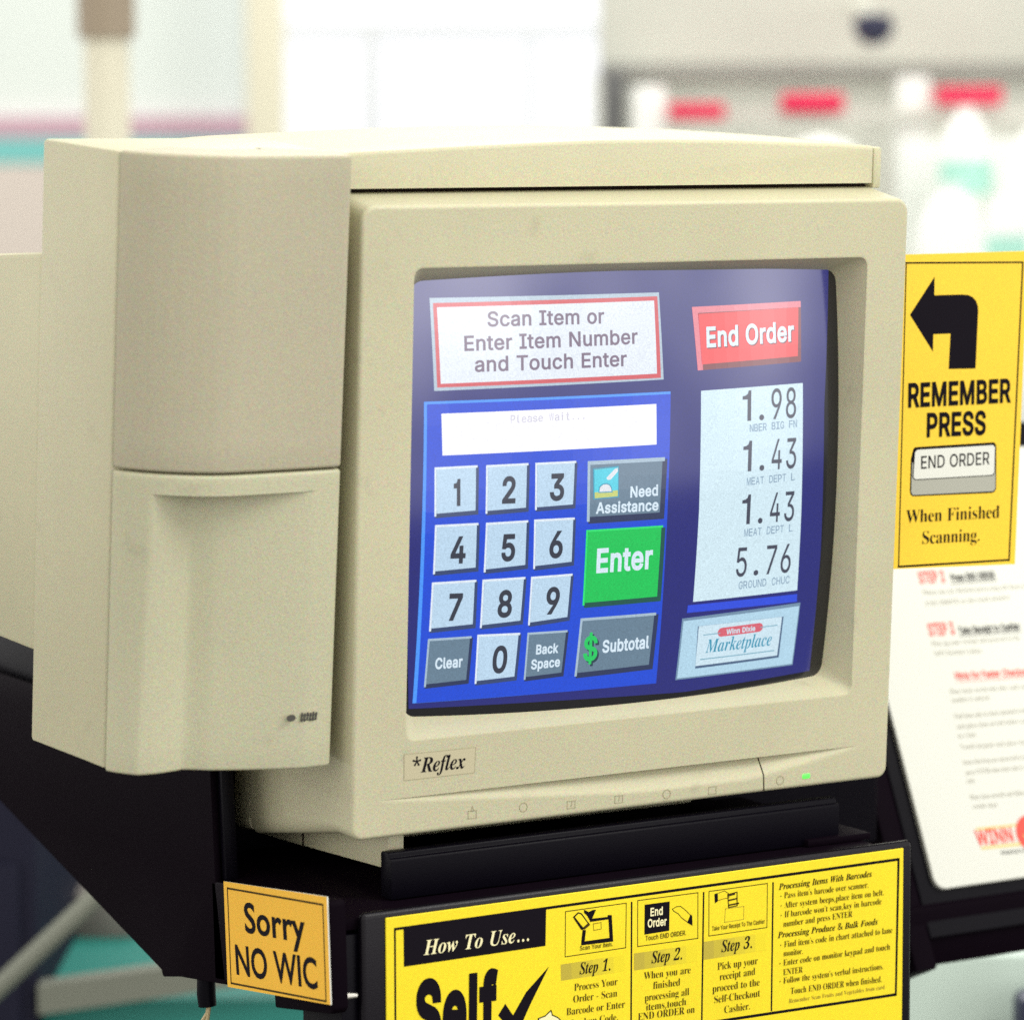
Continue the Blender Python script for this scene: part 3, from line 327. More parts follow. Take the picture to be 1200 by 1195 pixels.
66:[389,[209,0,244,2,276,8,303,17,326,30,344,47,357,67,365,90,368,116,360,152,339,181,303,203,252,217,294,230,324,249,342,275,348,308,338,348,309,377,261,394,194,400,14,400,14,385,23,385,31,384,39,382,45,380,50,377,54,373,58,368,61,362,63,355,64,346,65,336,65,324,65,72,65,57,63,45,60,35,55,28,48,23,39,19,28,17,14,15,14,0],[160,343,160,353,161,362,163,368,165,373,174,379,181,381,190,381,205,380,218,376,229,371,237,362,243,351,247,338,249,322,250,303,249,282,245,264,240,250,231,239,220,231,205,226,187,222,160,221],[185,22,178,23,172,26,167,29,164,34,162,40,160,48,160,57,160,203,173,203,196,202,215,198,231,191,243,182,253,170,259,155,263,135,264,113,263,90,260,71,256,56,249,43,239,34,227,27,212,23,195,21]],
67:[411,[276,-4,321,12,360,40,393,78,376,93,362,77,347,62,331,50,314,39,297,31,279,25,262,22,244,21,193,32,156,65,134,121,126,199,133,282,153,342,186,377,233,389,255,387,275,381,295,371,313,358,330,340,345,320,358,297,369,271,383,271,383,409,368,409,364,397,358,389,350,384,340,382,332,383,296,396,272,403,249,407,228,409,199,407,171,402,146,394,122,382,100,367,81,350,64,330,49,308,38,284,30,258,25,230,23,201,25,171,29,143,38,116,49,92,63,69,80,49,99,32,121,17,144,6,170,-3,197,-8,225,-9]],
68:[435,[201,0,293,12,359,50,398,112,411,200,408,245,397,285,380,319,356,348,325,371,288,387,245,397,195,400,13,400,13,385,26,385,38,383,47,379,53,374,58,367,62,357,64,345,65,329,65,65,64,52,62,41,59,32,55,26,49,22,41,19,30,16,18,15,18,0],[185,22,177,23,171,26,167,30,164,35,162,42,160,52,160,63,160,338,160,350,162,359,164,367,167,372,171,376,177,378,186,380,196,381,245,369,280,336,301,280,308,201,306,159,301,122,293,91,281,66,265,46,246,32,222,24,195,21]],
69:[388,[353,0,378,126,361,126,353,108,345,92,336,78,326,66,315,55,303,47,290,40,275,34,259,30,242,27,223,25,202,24,191,25,181,26,174,28,169,31,165,35,163,41,161,49,160,59,160,195,177,195,190,193,201,191,212,187,220,183,228,176,234,169,240,159,244,148,248,135,251,121,253,104,267,104,267,303,253,303,249,282,243,263,236,248,228,236,217,227,204,221,188,217,170,216,160,216,162,362,165,370,171,375,181,377,204,378,234,377,260,373,281,366,299,357,313,344,324,327,332,306,337,281,350,281,350,400,14,400,14,385,28,385,39,382,48,379,55,374,60,366,63,356,65,341,66,324,66,68,65,54,63,42,60,33,55,26,48,21,39,18,27,15,12,15,12,0]],
70:[355,[225,0,225,15,213,16,201,17,192,19,184,21,178,23,172,27,168,32,165,37,163,44,161,52,160,61,160,71,160,196,166,196,185,195,201,191,215,185,225,176,234,164,241,148,246,128,250,104,265,104,265,304,250,304,246,283,240,264,233,249,225,237,214,229,201,222,185,218,167,217,160,217,161,362,163,370,168,375,176,377,223,378,242,376,258,373,272,369,285,364,295,357,305,349,312,339,318,327,324,314,328,298,332,281,346,281,346,400,12,400,12,385,26,383,38,380,47,377,54,372,59,365,63,356,65,344,65,329,65,74,65,59,63,46,60,37,55,29,48,24,39,20,28,17,14,15,14,0]],
73:[229,[216,0,216,15,205,17,196,18,188,21,181,23,175,26,171,30,167,34,165,39,163,45,162,51,161,59,160,68,160,340,161,352,163,362,167,370,172,376,179,379,188,382,200,384,215,385,215,400,12,400,12,385,27,384,39,382,49,379,55,376,60,370,63,362,65,352,66,340,66,66,65,53,63,43,59,34,54,28,46,24,37,20,25,17,12,15,12,0]],
76:[375,[353,0,375,136,359,136,352,116,343,99,334,83,325,70,314,59,303,49,290,41,276,35,261,30,244,27,226,25,205,24,188,25,181,26,176,27,167,33,163,41,162,47,160,333,160,343,161,352,163,360,165,366,168,371,172,375,177,379,183,381,190,383,199,384,208,385,219,385,219,400,14,400,14,385,28,384,39,382,48,378,55,373,59,367,63,358,65,346,65,333,65,71,65,56,63,44,60,35,55,28,48,23,39,19,28,17,14,15,14,0]],
78:[434,[371,-9,371,331,371,345,373,357,376,366,381,373,387,378,396,382,407,384,421,385,421,400,291,400,291,385,310,383,318,381,324,379,329,376,333,373,337,369,339,364,341,358,342,350,343,342,343,148,137,400,16,400,16,385,25,383,32,381,36,377,67,341,66,59,66,50,64,43,63,36,60,31,57,27,53,23,47,20,41,18,34,17,26,16,16,15,16,0,146,0,146,15,132,17,120,19,111,22,104,27,100,34,96,43,94,55,94,69,94,307,354,-9]],
79:[461,[251,-8,272,-5,292,0,312,6,330,15,347,26,363,37,378,51,392,66,403,82,414,99,422,117,429,137,434,157,437,178,438,200,437,222,434,244,429,264,422,284,414,302,403,320,392,335,379,350,364,363,349,375,332,385,314,394,295,401,275,406,254,408,233,409,211,408,189,405,169,400,150,394,131,385,114,374,98,362,83,349,70,334,58,318,48,301,40,282,33,263,28,243,25,222,24,200,25,178,28,157,33,137,40,117,48,99,58,82,70,66,83,51,97,37,113,26,130,15,148,6,167,0,187,-5,207,-8,229,-9],[210,14,189,23,171,38,156,59,143,86,135,118,129,156,127,200,134,283,153,342,184,378,228,389,251,386,272,377,290,362,305,341,318,314,326,282,332,244,333,200,327,117,308,58,277,22,232,11]],
80:[367,[212,0,212,15,198,17,186,19,177,23,171,28,166,35,163,44,161,56,160,71,160,181,212,181,246,182,276,188,301,198,322,211,338,227,350,246,357,268,359,291,358,308,355,323,350,337,342,349,333,361,322,371,309,379,295,386,276,392,252,397,223,399,188,400,14,400,14,385,28,384,39,381,48,377,55,372,59,366,63,357,65,346,65,333,65,71,65,56,63,44,60,35,55,28,48,23,39,19,28,17,14,15,14,0],[160,350,160,357,161,363,163,368,170,375,175,377,182,378,190,379,207,377,221,373,233,366,242,357,248,345,253,329,256,311,257,289,256,267,252,249,247,234,239,222,228,213,214,207,197,203,177,202,160,202]],
82:[415,[212,0,212,15,198,17,186,19,177,23,171,28,166,35,163,44,161,56,160,71,160,186,177,186,297,0,422,0,422,15,413,16,407,17,402,19,397,22,277,196,316,212,344,233,361,260,366,294,364,319,355,341,342,359,323,374,298,385,268,394,232,398,191,400,14,400,14,385,28,384,39,381,48,377,55,372,59,366,63,357,65,346,65,333,65,71,65,56,63,44,60,35,55,28,48,23,39,19,28,17,14,15,14,0],[160,339,160,350,162,359,164,366,167,371,171,374,178,377,186,378,197,379,228,374,249,358,262,332,267,295,265,273,261,255,255,239,246,227,234,217,219,211,200,207,179,205,160,205]],
83:[343,[54,-9,55,-4,59,4,63,8,70,10,86,8,169,-9,190,-8,211,-5,229,0,247,7,262,15,276,26,288,37,298,51,306,65,311,81,315,99,316,117,315,130,314,142,311,154,307,165,302,176,296,186,288,195,279,205,268,214,254,223,239,231,222,240,166,266,152,273,139,281,129,288,120,296,114,304,109,313,106,323,105,334,106,346,109,356,115,366,123,375,132,382,144,387,156,390,171,391,183,390,195,387,207,383,218,377,229,369,239,360,249,350,258,338,266,325,273,311,279,296,283,280,298,280,298,409,281,409,279,401,275,395,270,392,263,391,256,391,162,409,146,409,130,406,115,401,101,395,88,387,77,377,67,366,59,354,52,340,47,325,45,309,44,291,45,272,50,254,57,237,68,222,81,208,98,194,119,180,143,168,198,140,218,128,233,113,242,97,245,78,244,65,240,53,234,41,226,32,215,23,203,18,189,14,173,13,151,15,131,21,113,30,98,44,84,61,73,83,63,109,55,139,38,139,38,-9]],
84:[372,[288,0,288,15,272,16,260,18,250,22,243,27,238,34,234,43,232,56,231,71,231,381,280,374,313,355,335,323,346,278,360,278,360,400,9,400,9,279,25,279,29,302,36,322,45,340,57,354,72,366,89,374,109,379,131,381,137,381,137,71,136,56,134,44,130,34,125,27,117,22,108,18,96,16,81,15,81,0]],
86:[376,[202,-11,336,336,342,350,347,361,353,369,359,376,365,380,372,383,379,385,388,385,388,400,263,400,263,385,275,385,285,383,293,382,300,379,305,376,309,372,311,366,312,359,311,353,310,346,308,339,306,332,227,126,142,332,136,349,134,355,134,360,135,366,137,372,141,376,146,380,153,382,162,384,173,385,185,385,185,400,-12,400,-12,385,-2,383,7,380,14,375,20,369,25,362,29,354,39,335,186,-11]],
87:[537,[167,-9,277,271,376,-9,392,-9,505,333,509,345,513,355,518,363,522,370,527,376,533,380,540,383,548,385,548,400,442,400,442,385,452,384,460,383,467,381,473,378,477,375,480,370,481,364,482,357,482,351,480,343,478,334,417,146,345,358,348,372,355,379,368,384,386,385,386,400,201,400,201,385,212,384,221,382,229,380,235,377,240,373,244,367,248,360,251,350,264,310,196,135,130,327,127,337,125,346,124,354,123,360,124,367,125,372,132,379,136,382,142,383,150,385,159,385,159,400,-14,400,-14,385,-5,384,3,382,9,379,13,375,17,370,21,363,25,355,28,345,150,-9]],
89:[374,[288,0,288,15,274,17,262,19,253,23,246,28,241,35,238,44,236,56,235,71,235,179,336,344,342,353,348,361,354,367,359,373,365,377,372,381,378,383,386,385,386,400,259,400,259,385,281,383,295,378,303,370,306,358,305,351,303,342,299,332,293,322,218,198,141,350,139,356,137,361,137,370,142,377,151,382,157,383,164,384,182,385,182,400,-12,400,-12,385,1,382,12,377,19,372,26,364,33,353,41,340,141,157,141,71,140,56,138,44,135,35,130,28,124,23,115,19,103,17,89,15,89,0]],
97:[302,[241,-7,258,-1,274,10,289,24,281,37,274,32,267,30,262,31,258,38,257,48,257,185,256,208,251,227,243,244,231,257,216,267,196,274,171,278,142,280,126,279,111,277,96,274,83,270,71,265,61,259,51,252,43,245,37,236,33,227,30,218,29,208,30,199,31,191,35,184,39,178,45,174,52,170,59,168,68,168,76,168,84,170,90,173,96,177,101,183,105,189,107,195,108,203,107,208,106,214,103,220,94,235,91,241,94,249,101,255,113,258,130,260,141,259,150,257,158,253,164,248,169,242,172,233,174,223,175,212,175,167,137,156,104,144,77,132,56,119,39,106,27,91,20,74,18,55,19,42,22,30,28,20,35,10,45,2,56,-3,69,-7,84,-8,109,-5,133,2,155,14,176,31,180,13,190,1,204,-6,224,-9],[120,32,111,41,106,54,104,74,108,100,122,122,144,138,175,149,175,55,170,49,164,44,159,40,153,36,147,33,142,31,133,29]],
98:[317,[47,-10,92,25,111,10,130,0,149,-7,169,-9,187,-8,205,-4,221,2,237,11,251,22,263,35,274,50,283,66,291,84,296,103,299,124,300,146,299,165,297,183,293,200,287,215,279,230,271,242,261,253,249,263,237,270,224,275,209,279,194,280,173,277,154,271,137,260,122,245,122,400,7,400,7,386,16,385,23,383,28,380,32,376,35,371,36,364,37,354,38,341,38,-10],[143,15,131,24,124,39,122,60,122,212,124,220,127,226,131,232,136,237,142,241,149,244,155,245,162,246,175,244,186,240,196,232,203,220,208,206,212,188,215,166,215,140,215,110,212,83,209,61,204,43,197,30,187,20,175,14,160,12]],
99:[258,[170,-5,200,7,226,26,250,53,238,63,224,50,210,41,195,35,179,34,162,36,146,42,132,52,120,67,111,86,104,108,100,134,99,165,102,207,111,237,127,255,149,261,160,259,167,255,172,248,173,238,172,220,174,202,181,190,192,182,208,179,216,180,222,182,229,185,234,189,238,194,241,201,243,208,244,215,242,229,238,241,230,252,220,262,207,270,191,276,173,279,153,280,135,279,117,275,100,269,84,261,69,250,56,238,45,224,35,208,27,191,22,172,18,152,17,132,18,112,21,94,26,76,33,60,42,45,52,31,63,19,76,9,90,1,105,-4,120,-8,137,-9]],
100:[325,[145,-6,165,2,182,15,196,34,196,-9,228,-1,258,5,285,8,310,9,310,24,301,26,294,29,289,32,285,36,283,41,281,48,281,56,280,66,280,400,155,400,155,386,165,385,174,384,181,381,186,378,191,374,194,368,195,361,196,352,196,246,182,261,166,271,148,278,128,280,113,278,98,275,84,269,71,261,59,251,49,239,39,225,32,209,25,191,21,172,18,151,17,129,18,110,21,92,25,75,31,58,38,44,47,30,57,19,68,9,81,1,94,-4,108,-8,123,-9],[138,26,128,31,120,40,114,51,109,67,106,86,104,109,103,135,104,161,106,184,110,204,114,219,121,231,129,240,140,245,153,247,161,246,168,244,175,241,181,237,187,232,191,226,194,219,196,212,196,67,193,58,189,50,183,42,177,36,171,31,164,28,157,25,150,25]],
101:[264,[169,-4,200,9,227,32,250,64,237,76,223,59,208,47,192,40,175,37,144,44,121,64,108,98,103,146,248,146,248,152,247,181,241,206,232,228,219,246,202,261,184,271,162,278,138,280,121,279,106,275,91,269,76,261,63,251,52,240,42,226,33,211,26,195,21,177,18,158,17,138,18,116,21,96,26,77,32,60,41,45,51,31,62,19,74,9,88,1,103,-4,118,-8,135,-9],[102,179,105,215,112,240,124,256,142,261,151,260,159,256,165,251,170,243,173,233,175,221,177,206,177,169,102,169]],
102:[188,[175,0,175,14,163,15,152,16,144,19,139,22,135,28,132,35,130,45,130,57,130,243,179,243,179,273,130,273,130,343,130,354,131,363,133,371,135,378,138,383,143,386,150,389,158,389,165,389,170,387,173,380,172,375,166,362,164,356,163,349,162,343,163,337,165,331,168,325,172,321,177,317,183,314,189,313,197,312,204,313,210,315,216,318,221,322,226,328,229,334,231,342,231,351,230,362,226,373,220,383,211,391,199,399,186,404,170,407,153,408,129,407,108,402,90,394,74,383,62,368,53,352,48,332,46,310,46,273,14,273,14,243,46,243,45,35,42,27,38,21,31,17,26,16,13,14,13,0]],
103:[287,[162,-122,192,-117,218,-110,239,-99,256,-86,268,-70,275,-53,277,-32,277,-20,274,-8,271,2,266,11,259,19,250,26,240,31,227,35,213,39,196,41,176,43,154,43,124,43,108,44,97,48,91,54,88,63,89,68,91,74,94,78,99,83,104,87,110,89,117,91,124,91,151,90,166,91,180,93,193,97,205,101,216,108,226,115,235,123,242,133,248,143,253,154,255,166,256,179,255,194,251,209,244,222,235,235,278,235,278,267,205,267,189,273,172,277,155,279,138,280,121,279,106,277,91,273,77,268,64,261,53,254,43,245,35,235,28,224,23,212,20,200,19,186,24,157,37,132,59,112,90,97,73,89,59,81,47,73,37,65,30,56,25,47,22,37,21,27,23,12,31,-1,43,-12,60,-22,39,-30,24,-40,15,-52,12,-65,14,-77,20,-88,29,-98,42,-107,58,-114,78,-119,101,-122,128,-123],[128,110,120,114,114,120,109,128,105,139,102,152,101,167,100,185,101,203,102,219,105,232,109,242,114,250,120,256,128,260,138,261,148,260,156,256,162,250,167,242,171,232,173,219,175,203,175,185,175,167,173,152,171,139,167,128,162,120,156,114,148,110,138,109],[123,-101,107,-99,94,-96,83,-91,75,-85,69,-78,65,-71,64,-64,66,-54,69,-45,76,-37,85,-30,180,-30,192,-30,203,-32,212,-34,219,-36,224,-40,228,-45,230,-51,231,-58,226,-77,209,-91,180,-99,141,-102]],
104:[335,[158,0,158,14,150,15,144,17,139,19,133,27,131,33,130,40,130,49,130,206,141,220,152,230,165,236,178,238,186,238,193,235,198,232,201,227,204,220,205,212,206,202,206,191,206,49,205,34,200,23,193,16,182,14,178,0,319,0,319,14,311,15,305,17,300,19,296,23,294,27,292,33,291,40,290,49,290,186,285,227,271,256,247,274,214,280,189,277,167,268,147,254,130,234,130,400,17,400,17,386,25,385,31,383,36,381,40,377,43,372,45,366,46,359,46,350,46,49,46,40,44,33,42,27,40,22,36,19,30,17,24,15,16,14,16,0]],
105:[174,[97,319,105,321,113,325,120,331,125,337,129,345,132,353,133,362,132,371,130,380,126,387,120,394,113,400,106,404,98,406,88,407,79,406,71,404,64,400,57,394,51,387,47,380,45,371,44,362,45,353,47,345,51,337,57,331,64,325,71,321,79,319,88,318],[158,0,158,14,150,15,144,17,139,20,133,28,132,33,131,40,130,49,130,273,18,273,18,258,26,257,33,256,38,253,43,246,45,239,46,231,46,221,46,49,46,40,44,33,43,27,40,22,31,17,24,15,16,14,16,0]],
107:[315,[158,0,158,14,150,15,144,17,139,20,133,28,131,33,130,40,130,49,130,118,143,129,206,39,210,31,209,22,205,18,199,15,191,14,185,14,185,0,330,0,330,14,323,15,316,18,310,23,304,30,195,183,241,228,256,241,271,250,287,255,303,258,303,273,181,273,181,258,197,257,206,254,212,250,214,244,213,238,210,232,206,225,199,218,130,148,130,400,18,400,18,386,26,385,33,383,38,381,43,373,45,367,46,359,46,349,46,49,46,40,44,33,43,27,40,23,36,19,31,17,24,15,15,14,15,0]],
108:[175,[158,0,158,14,150,15,144,17,139,20,133,28,132,33,131,40,130,49,130,400,18,400,18,386,26,385,33,383,38,381,43,372,45,366,46,358,46,349,46,49,46,40,44,33,43,27,40,22,31,17,24,15,16,14,16,0]],
109:[487,[156,0,156,14,148,15,142,17,137,20,132,28,130,34,129,41,129,49,129,206,139,220,150,230,162,236,175,238,183,238,190,235,195,232,198,226,201,219,202,211,203,202,204,191,204,49,203,41,202,34,200,28,198,23,194,19,189,17,183,15,175,14,175,0,313,0,313,14,305,15,299,17,294,19,291,23,288,28,286,34,285,41,285,49,285,208,296,221,307,231,319,236,332,238,340,238,346,235,351,232,355,227,357,220,359,212,360,202,360,191,360,49,360,41,358,34,357,28,354,23,350,19,345,17,339,15,332,14,332,0,471,0,471,14,463,15,457,17,452,19,446,27,444,33,443,40,442,49,442,186,438,227,424,256,400,274,367,280,342,277,320,267,300,251,281,229,272,251,257,267,235,277,208,280,186,277,165,268,146,253,129,232,129,273,17,273,17,258,25,258,31,256,36,253,40,249,43,244,45,238,46,231,46,222,46,49,46,40,44,33,42,27,40,22,36,19,30,17,24,15,16,14,16,0]],
110:[335,[158,0,158,14,150,15,144,17,139,19,133,27,131,33,130,40,130,49,130,206,141,220,152,230,165,236,178,238,186,238,193,235,198,232,201,227,204,220,205,212,206,202,206,191,206,49,205,34,200,23,193,16,182,14,178,0,319,0,319,14,311,15,305,17,300,19,296,23,294,27,292,33,291,40,290,49,290,186,285,227,271,256,247,274,214,280,189,277,167,268,147,254,130,235,130,273,17,273,17,258,25,258,31,256,36,253,40,249,43,244,45,238,46,231,46,222,46,49,46,40,44,33,42,27,40,22,36,19,30,17,24,15,16,14,16,0]],
111:[296,[167,-8,184,-4,200,1,216,9,229,19,242,31,252,45,262,60,269,77,274,95,277,114,278,135,277,156,274,176,269,194,262,211,252,226,242,240,229,251,215,261,200,269,184,275,166,279,147,280,129,278,111,275,95,269,79,261,65,251,53,239,42,225,33,210,26,193,21,175,18,155,17,135,18,115,21,96,26,79,33,62,42,46,53,32,65,20,79,10,95,2,111,-4,129,-8,148,-9],[137,12,127,16,119,24,113,34,110,41,108,49,106,60,103,136,103,171,105,200,108,222,113,238,119,249,126,256,136,261,148,263,159,261,168,256,176,249,182,238,187,222,190,200,192,171,193,135,190,60,188,49,186,41,183,34,177,24,169,16,160,12,148,10]],
112:[326,[173,-122,173,-108,165,-107,158,-106,152,-105,147,-103,142,-101,138,-97,135,-92,133,-87,132,-80,131,-72,130,-62,130,28,144,12,160,0,179,-7,199,-9,215,-8,229,-4,243,2,256,10,267,21,278,33,286,47,294,63,300,81,304,100,307,119,307,140,307,160,304,178,300,196,294,212,287,227,278,240,268,252,257,262,245,270,232,276,218,279,202,280,179,277,158,268,140,252,126,231,126,273,17,273,17,259,25,257,32,255,37,252,41,249,43,243,45,236,46,226,46,214,44,-88,41,-97,35,-103,27,-107,22,-108,15,-109,15,-122],[158,27,147,34,138,45,130,60,130,206,139,223,150,235,162,242,175,244,187,243,198,238,206,229,212,218,216,202,219,183,221,161,222,136,221,110,219,87,215,68,210,52,203,40,195,32,184,26,172,25]],
114:[253,[173,0,173,14,162,15,152,17,145,19,140,22,136,26,133,32,132,40,131,49,131,169,132,182,134,193,137,203,142,212,148,219,154,224,160,227,166,228,175,226,182,219,195,203,199,199,204,197,211,196,218,195,226,196,233,198,239,201,244,206,249,212,252,218,254,225,254,234,254,243,251,252,247,260,242,267,235,273,226,276,216,279,205,280,195,279,185,276,175,271,164,265,154,256,145,246,136,235,128,221,128,273,18,273,18,258,26,257,32,256,37,253,43,246,45,240,46,231,46,221,46,49,46,40,44,33,43,27,40,22,31,17,24,15,16,14,16,0]],
115:[253,[153,-7,171,-3,186,5,200,16,212,29,220,45,224,63,226,83,225,98,222,111,218,123,212,133,204,142,194,151,182,159,168,166,120,190,113,195,106,199,101,204,97,209,94,215,93,221,92,228,93,234,95,241,98,246,102,251,108,255,114,258,122,260,131,260,142,259,153,256,163,251,173,243,181,234,189,223,195,210,201,195,214,195,214,280,202,280,199,275,196,271,187,268,129,280,104,279,86,274,70,266,57,255,46,242,39,228,34,211,32,194,33,181,36,170,41,159,48,149,56,139,67,130,79,122,94,114,137,92,151,84,161,74,167,63,169,51,168,43,166,35,162,29,157,23,150,19,143,16,134,14,123,13,111,14,99,18,87,25,76,34,66,46,58,59,52,75,47,93,31,93,31,-8,45,-8,48,-1,52,4,58,7,64,8,71,7,76,5,92,-1,107,-5,120,-8,133,-9]],
116:[201,[136,-4,160,8,180,29,195,58,181,65,174,52,166,43,157,37,147,35,142,36,134,41,129,50,128,56,127,63,127,72,127,245,182,245,182,273,127,273,127,372,113,372,107,362,98,350,89,337,77,324,18,263,18,245,42,245,42,63,43,46,46,31,51,19,58,9,67,2,78,-4,92,-7,109,-8]],
117:[329,[128,-8,140,-6,152,-2,163,3,174,9,184,17,193,26,201,35,201,-9,233,0,263,6,291,10,316,11,316,26,308,27,300,29,295,31,291,34,288,39,286,45,285,52,284,61,284,273,166,273,166,258,176,258,184,256,190,253,194,249,197,244,199,237,200,228,201,218,201,58,191,46,180,38,168,33,155,31,148,32,142,34,137,36,132,40,129,45,126,51,125,58,124,65,124,273,10,273,10,258,19,258,26,256,31,252,35,248,37,243,39,236,40,227,40,218,40,85,41,63,44,44,50,28,57,15,67,5,80,-3,96,-7,115,-9]],
118:[269,[140,-9,240,239,244,245,248,250,254,254,260,257,268,259,268,273,179,273,179,258,193,257,204,254,210,247,212,239,211,232,207,222,162,107,114,235,113,242,115,249,119,254,127,257,137,258,144,258,144,273,-2,273,-2,258,5,257,11,255,16,251,19,247,125,-9]],
119:[382,[123,-9,196,173,254,-9,267,-9,373,250,380,256,385,258,391,259,391,273,313,273,313,259,325,257,334,254,338,249,340,242,339,234,336,225,295,124,261,230,260,236,260,242,261,249,266,253,273,256,284,258,284,273,147,273,147,259,154,258,159,257,167,253,172,246,185,206,146,112,105,222,101,233,100,242,101,249,105,254,112,257,122,258,122,273,-9,273,-9,258,-1,255,5,250,10,242,107,-9]],
121:[264,[57,-123,66,-121,75,-118,84,-115,92,-110,99,-103,107,-94,114,-84,121,-72,128,-57,135,-40,142,-21,240,240,243,247,247,252,252,255,257,257,263,258,263,273,178,273,178,258,186,258,192,257,197,256,205,252,208,245,207,228,202,212,163,104,117,225,114,234,113,241,114,250,119,254,128,257,142,258,142,273,-4,273,-4,258,2,257,11,255,22,242,123,-4,100,-65,93,-74,87,-81,81,-85,76,-87,68,-84,65,-77,65,-71,65,-60,63,-53,60,-48,56,-43,51,-40,45,-37,39,-35,31,-35,23,-36,16,-38,10,-41,4,-47,0,-53,-3,-59,-5,-66,-6,-74,-5,-84,-2,-94,2,-102,9,-110,17,-116,26,-120,35,-122,46,-123]]},
'i': {38:[436,[190,-5,211,-2,232,3,250,10,267,18,283,27,298,38,312,50,364,0,435,0,348,85,359,97,369,111,377,126,385,142,392,159,398,176,404,194,409,213,356,213,352,199,349,186,344,173,339,161,334,149,328,138,322,128,314,118,199,229,217,240,233,252,247,264,260,277,271,290,278,306,283,322,284,340,283,361,277,379,269,395,257,408,242,419,224,426,204,431,181,432,157,431,136,426,117,418,101,408,88,394,79,378,73,360,72,339,73,323,76,308,81,295,88,282,123,236,103,224,85,211,70,198,56,185,46,170,38,152,33,133,32,111,34,84,41,61,52,41,68,24,88,11,111,2,137,-4,166,-6],[157,271,148,281,140,291,134,300,129,309,126,319,124,329,123,340,124,351,127,361,132,369,139,376,147,382,157,386,167,388,179,389,191,388,201,386,210,382,218,376,224,368,229,360,232,351,232,340,232,329,229,318,224,308,217,298,208,289,197,280,183,270,167,260],[150,42,134,45,120,52,108,60,99,71,92,83,88,97,86,113,88,128,91,142,97,154,105,165,115,174,126,184,140,194,155,203,279,83,269,75,258,67,246,60,233,53,219,48,203,44,186,41,168,41]],
42:[328,[162,289,213,185,264,213,193,307,303,316,294,371,180,339,192,453,134,453,146,339,33,371,24,316,133,307,63,213,116,185]],
46:[160,[87,-8,94,-6,100,-3,106,1,111,7,114,14,116,22,117,32,116,42,114,51,111,58,106,63,100,67,94,70,87,72,79,72,72,72,65,70,59,67,54,63,49,58,46,51,44,42,43,32,44,22,46,14,49,7,54,1,59,-3,65,-6,72,-8,79,-8]],
49:[333,[304,0,304,32,256,32,247,32,240,34,235,37,231,42,229,47,227,54,226,62,225,70,225,428,159,428,103,387,89,378,77,371,65,365,25,351,26,342,28,333,31,325,35,319,40,314,46,310,53,308,60,307,69,308,78,311,87,317,96,324,137,369,137,70,136,60,135,52,132,45,129,40,125,36,120,34,114,32,107,32,58,32,58,0]],
50:[333,[303,0,306,125,271,125,266,107,263,97,259,89,254,82,248,76,241,72,234,68,225,66,216,66,77,66,226,210,238,224,249,237,259,249,267,261,274,272,279,282,283,292,287,302,289,312,290,322,291,333,289,354,282,374,271,391,256,405,237,417,213,425,186,430,154,432,134,431,114,429,97,425,82,421,68,415,56,408,46,400,38,391,31,382,27,372,24,362,23,351,25,336,29,324,35,313,44,306,56,300,69,295,83,293,100,292,100,316,103,337,106,355,112,369,119,381,129,389,140,394,154,395,165,394,174,391,182,386,188,379,194,370,198,359,200,346,201,330,200,314,199,300,197,286,193,272,189,259,182,246,175,232,166,218,155,203,142,187,126,170,109,151,21,61,21,0]],
51:[333,[160,-6,175,-4,190,-2,204,1,218,4,232,9,244,15,256,22,267,30,277,39,285,50,292,62,298,75,302,89,305,105,306,123,305,139,302,154,296,167,289,179,280,189,270,197,260,205,248,211,236,217,224,221,212,225,200,227,218,235,235,244,251,255,265,267,276,282,284,298,289,315,291,334,289,356,282,376,270,392,254,406,234,417,210,425,183,430,153,432,123,430,96,426,74,419,55,410,40,398,30,385,24,371,21,356,23,343,27,332,33,323,42,316,53,310,66,306,82,304,99,303,100,326,101,337,103,347,105,357,108,366,113,375,118,382,124,388,131,392,140,394,150,395,162,394,172,391,180,385,187,377,193,367,197,355,199,341,200,326,199,307,195,291,189,276,181,263,171,252,158,244,142,240,124,238,85,238,85,201,122,201,143,200,161,196,177,189,190,179,201,168,208,154,213,140,214,123,213,107,211,93,208,81,204,70,198,62,192,54,185,48,177,44,169,40,160,38,150,36,141,36,125,37,111,41,99,46,88,55,79,66,72,79,69,94,67,112,58,111,48,109,40,105,32,100,25,94,20,86,18,76,17,66,18,56,20,48,24,39,30,31,38,23,47,16,59,10,72,4,87,0,104,-3,124,-5,145,-6]],
66:[382,[152,0,185,1,214,4,240,10,262,18,280,27,296,38,309,50,319,63,326,78,331,93,335,108,336,124,331,153,316,178,291,198,256,213,305,228,339,250,360,278,367,313,365,334,358,352,345,367,328,379,305,388,276,395,239,399,197,400,65,400,65,386,75,385,84,383,91,381,97,378,101,375,104,370,106,365,107,358,106,343,102,327,35,76,31,63,27,53,24,44,20,36,16,30,11,25,6,21,0,18,-6,16,-13,15,-21,14,-30,14,-30,0],[161,221,197,360,201,369,207,375,214,379,224,380,248,377,266,366,276,348,280,323,278,301,273,281,265,263,254,248,240,236,222,227,202,222,178,220],[133,21,123,25,117,31,114,39,115,45,156,201,166,201,201,197,225,184,240,163,245,132,243,108,238,87,230,67,218,51,204,37,187,27,168,22,147,20]],
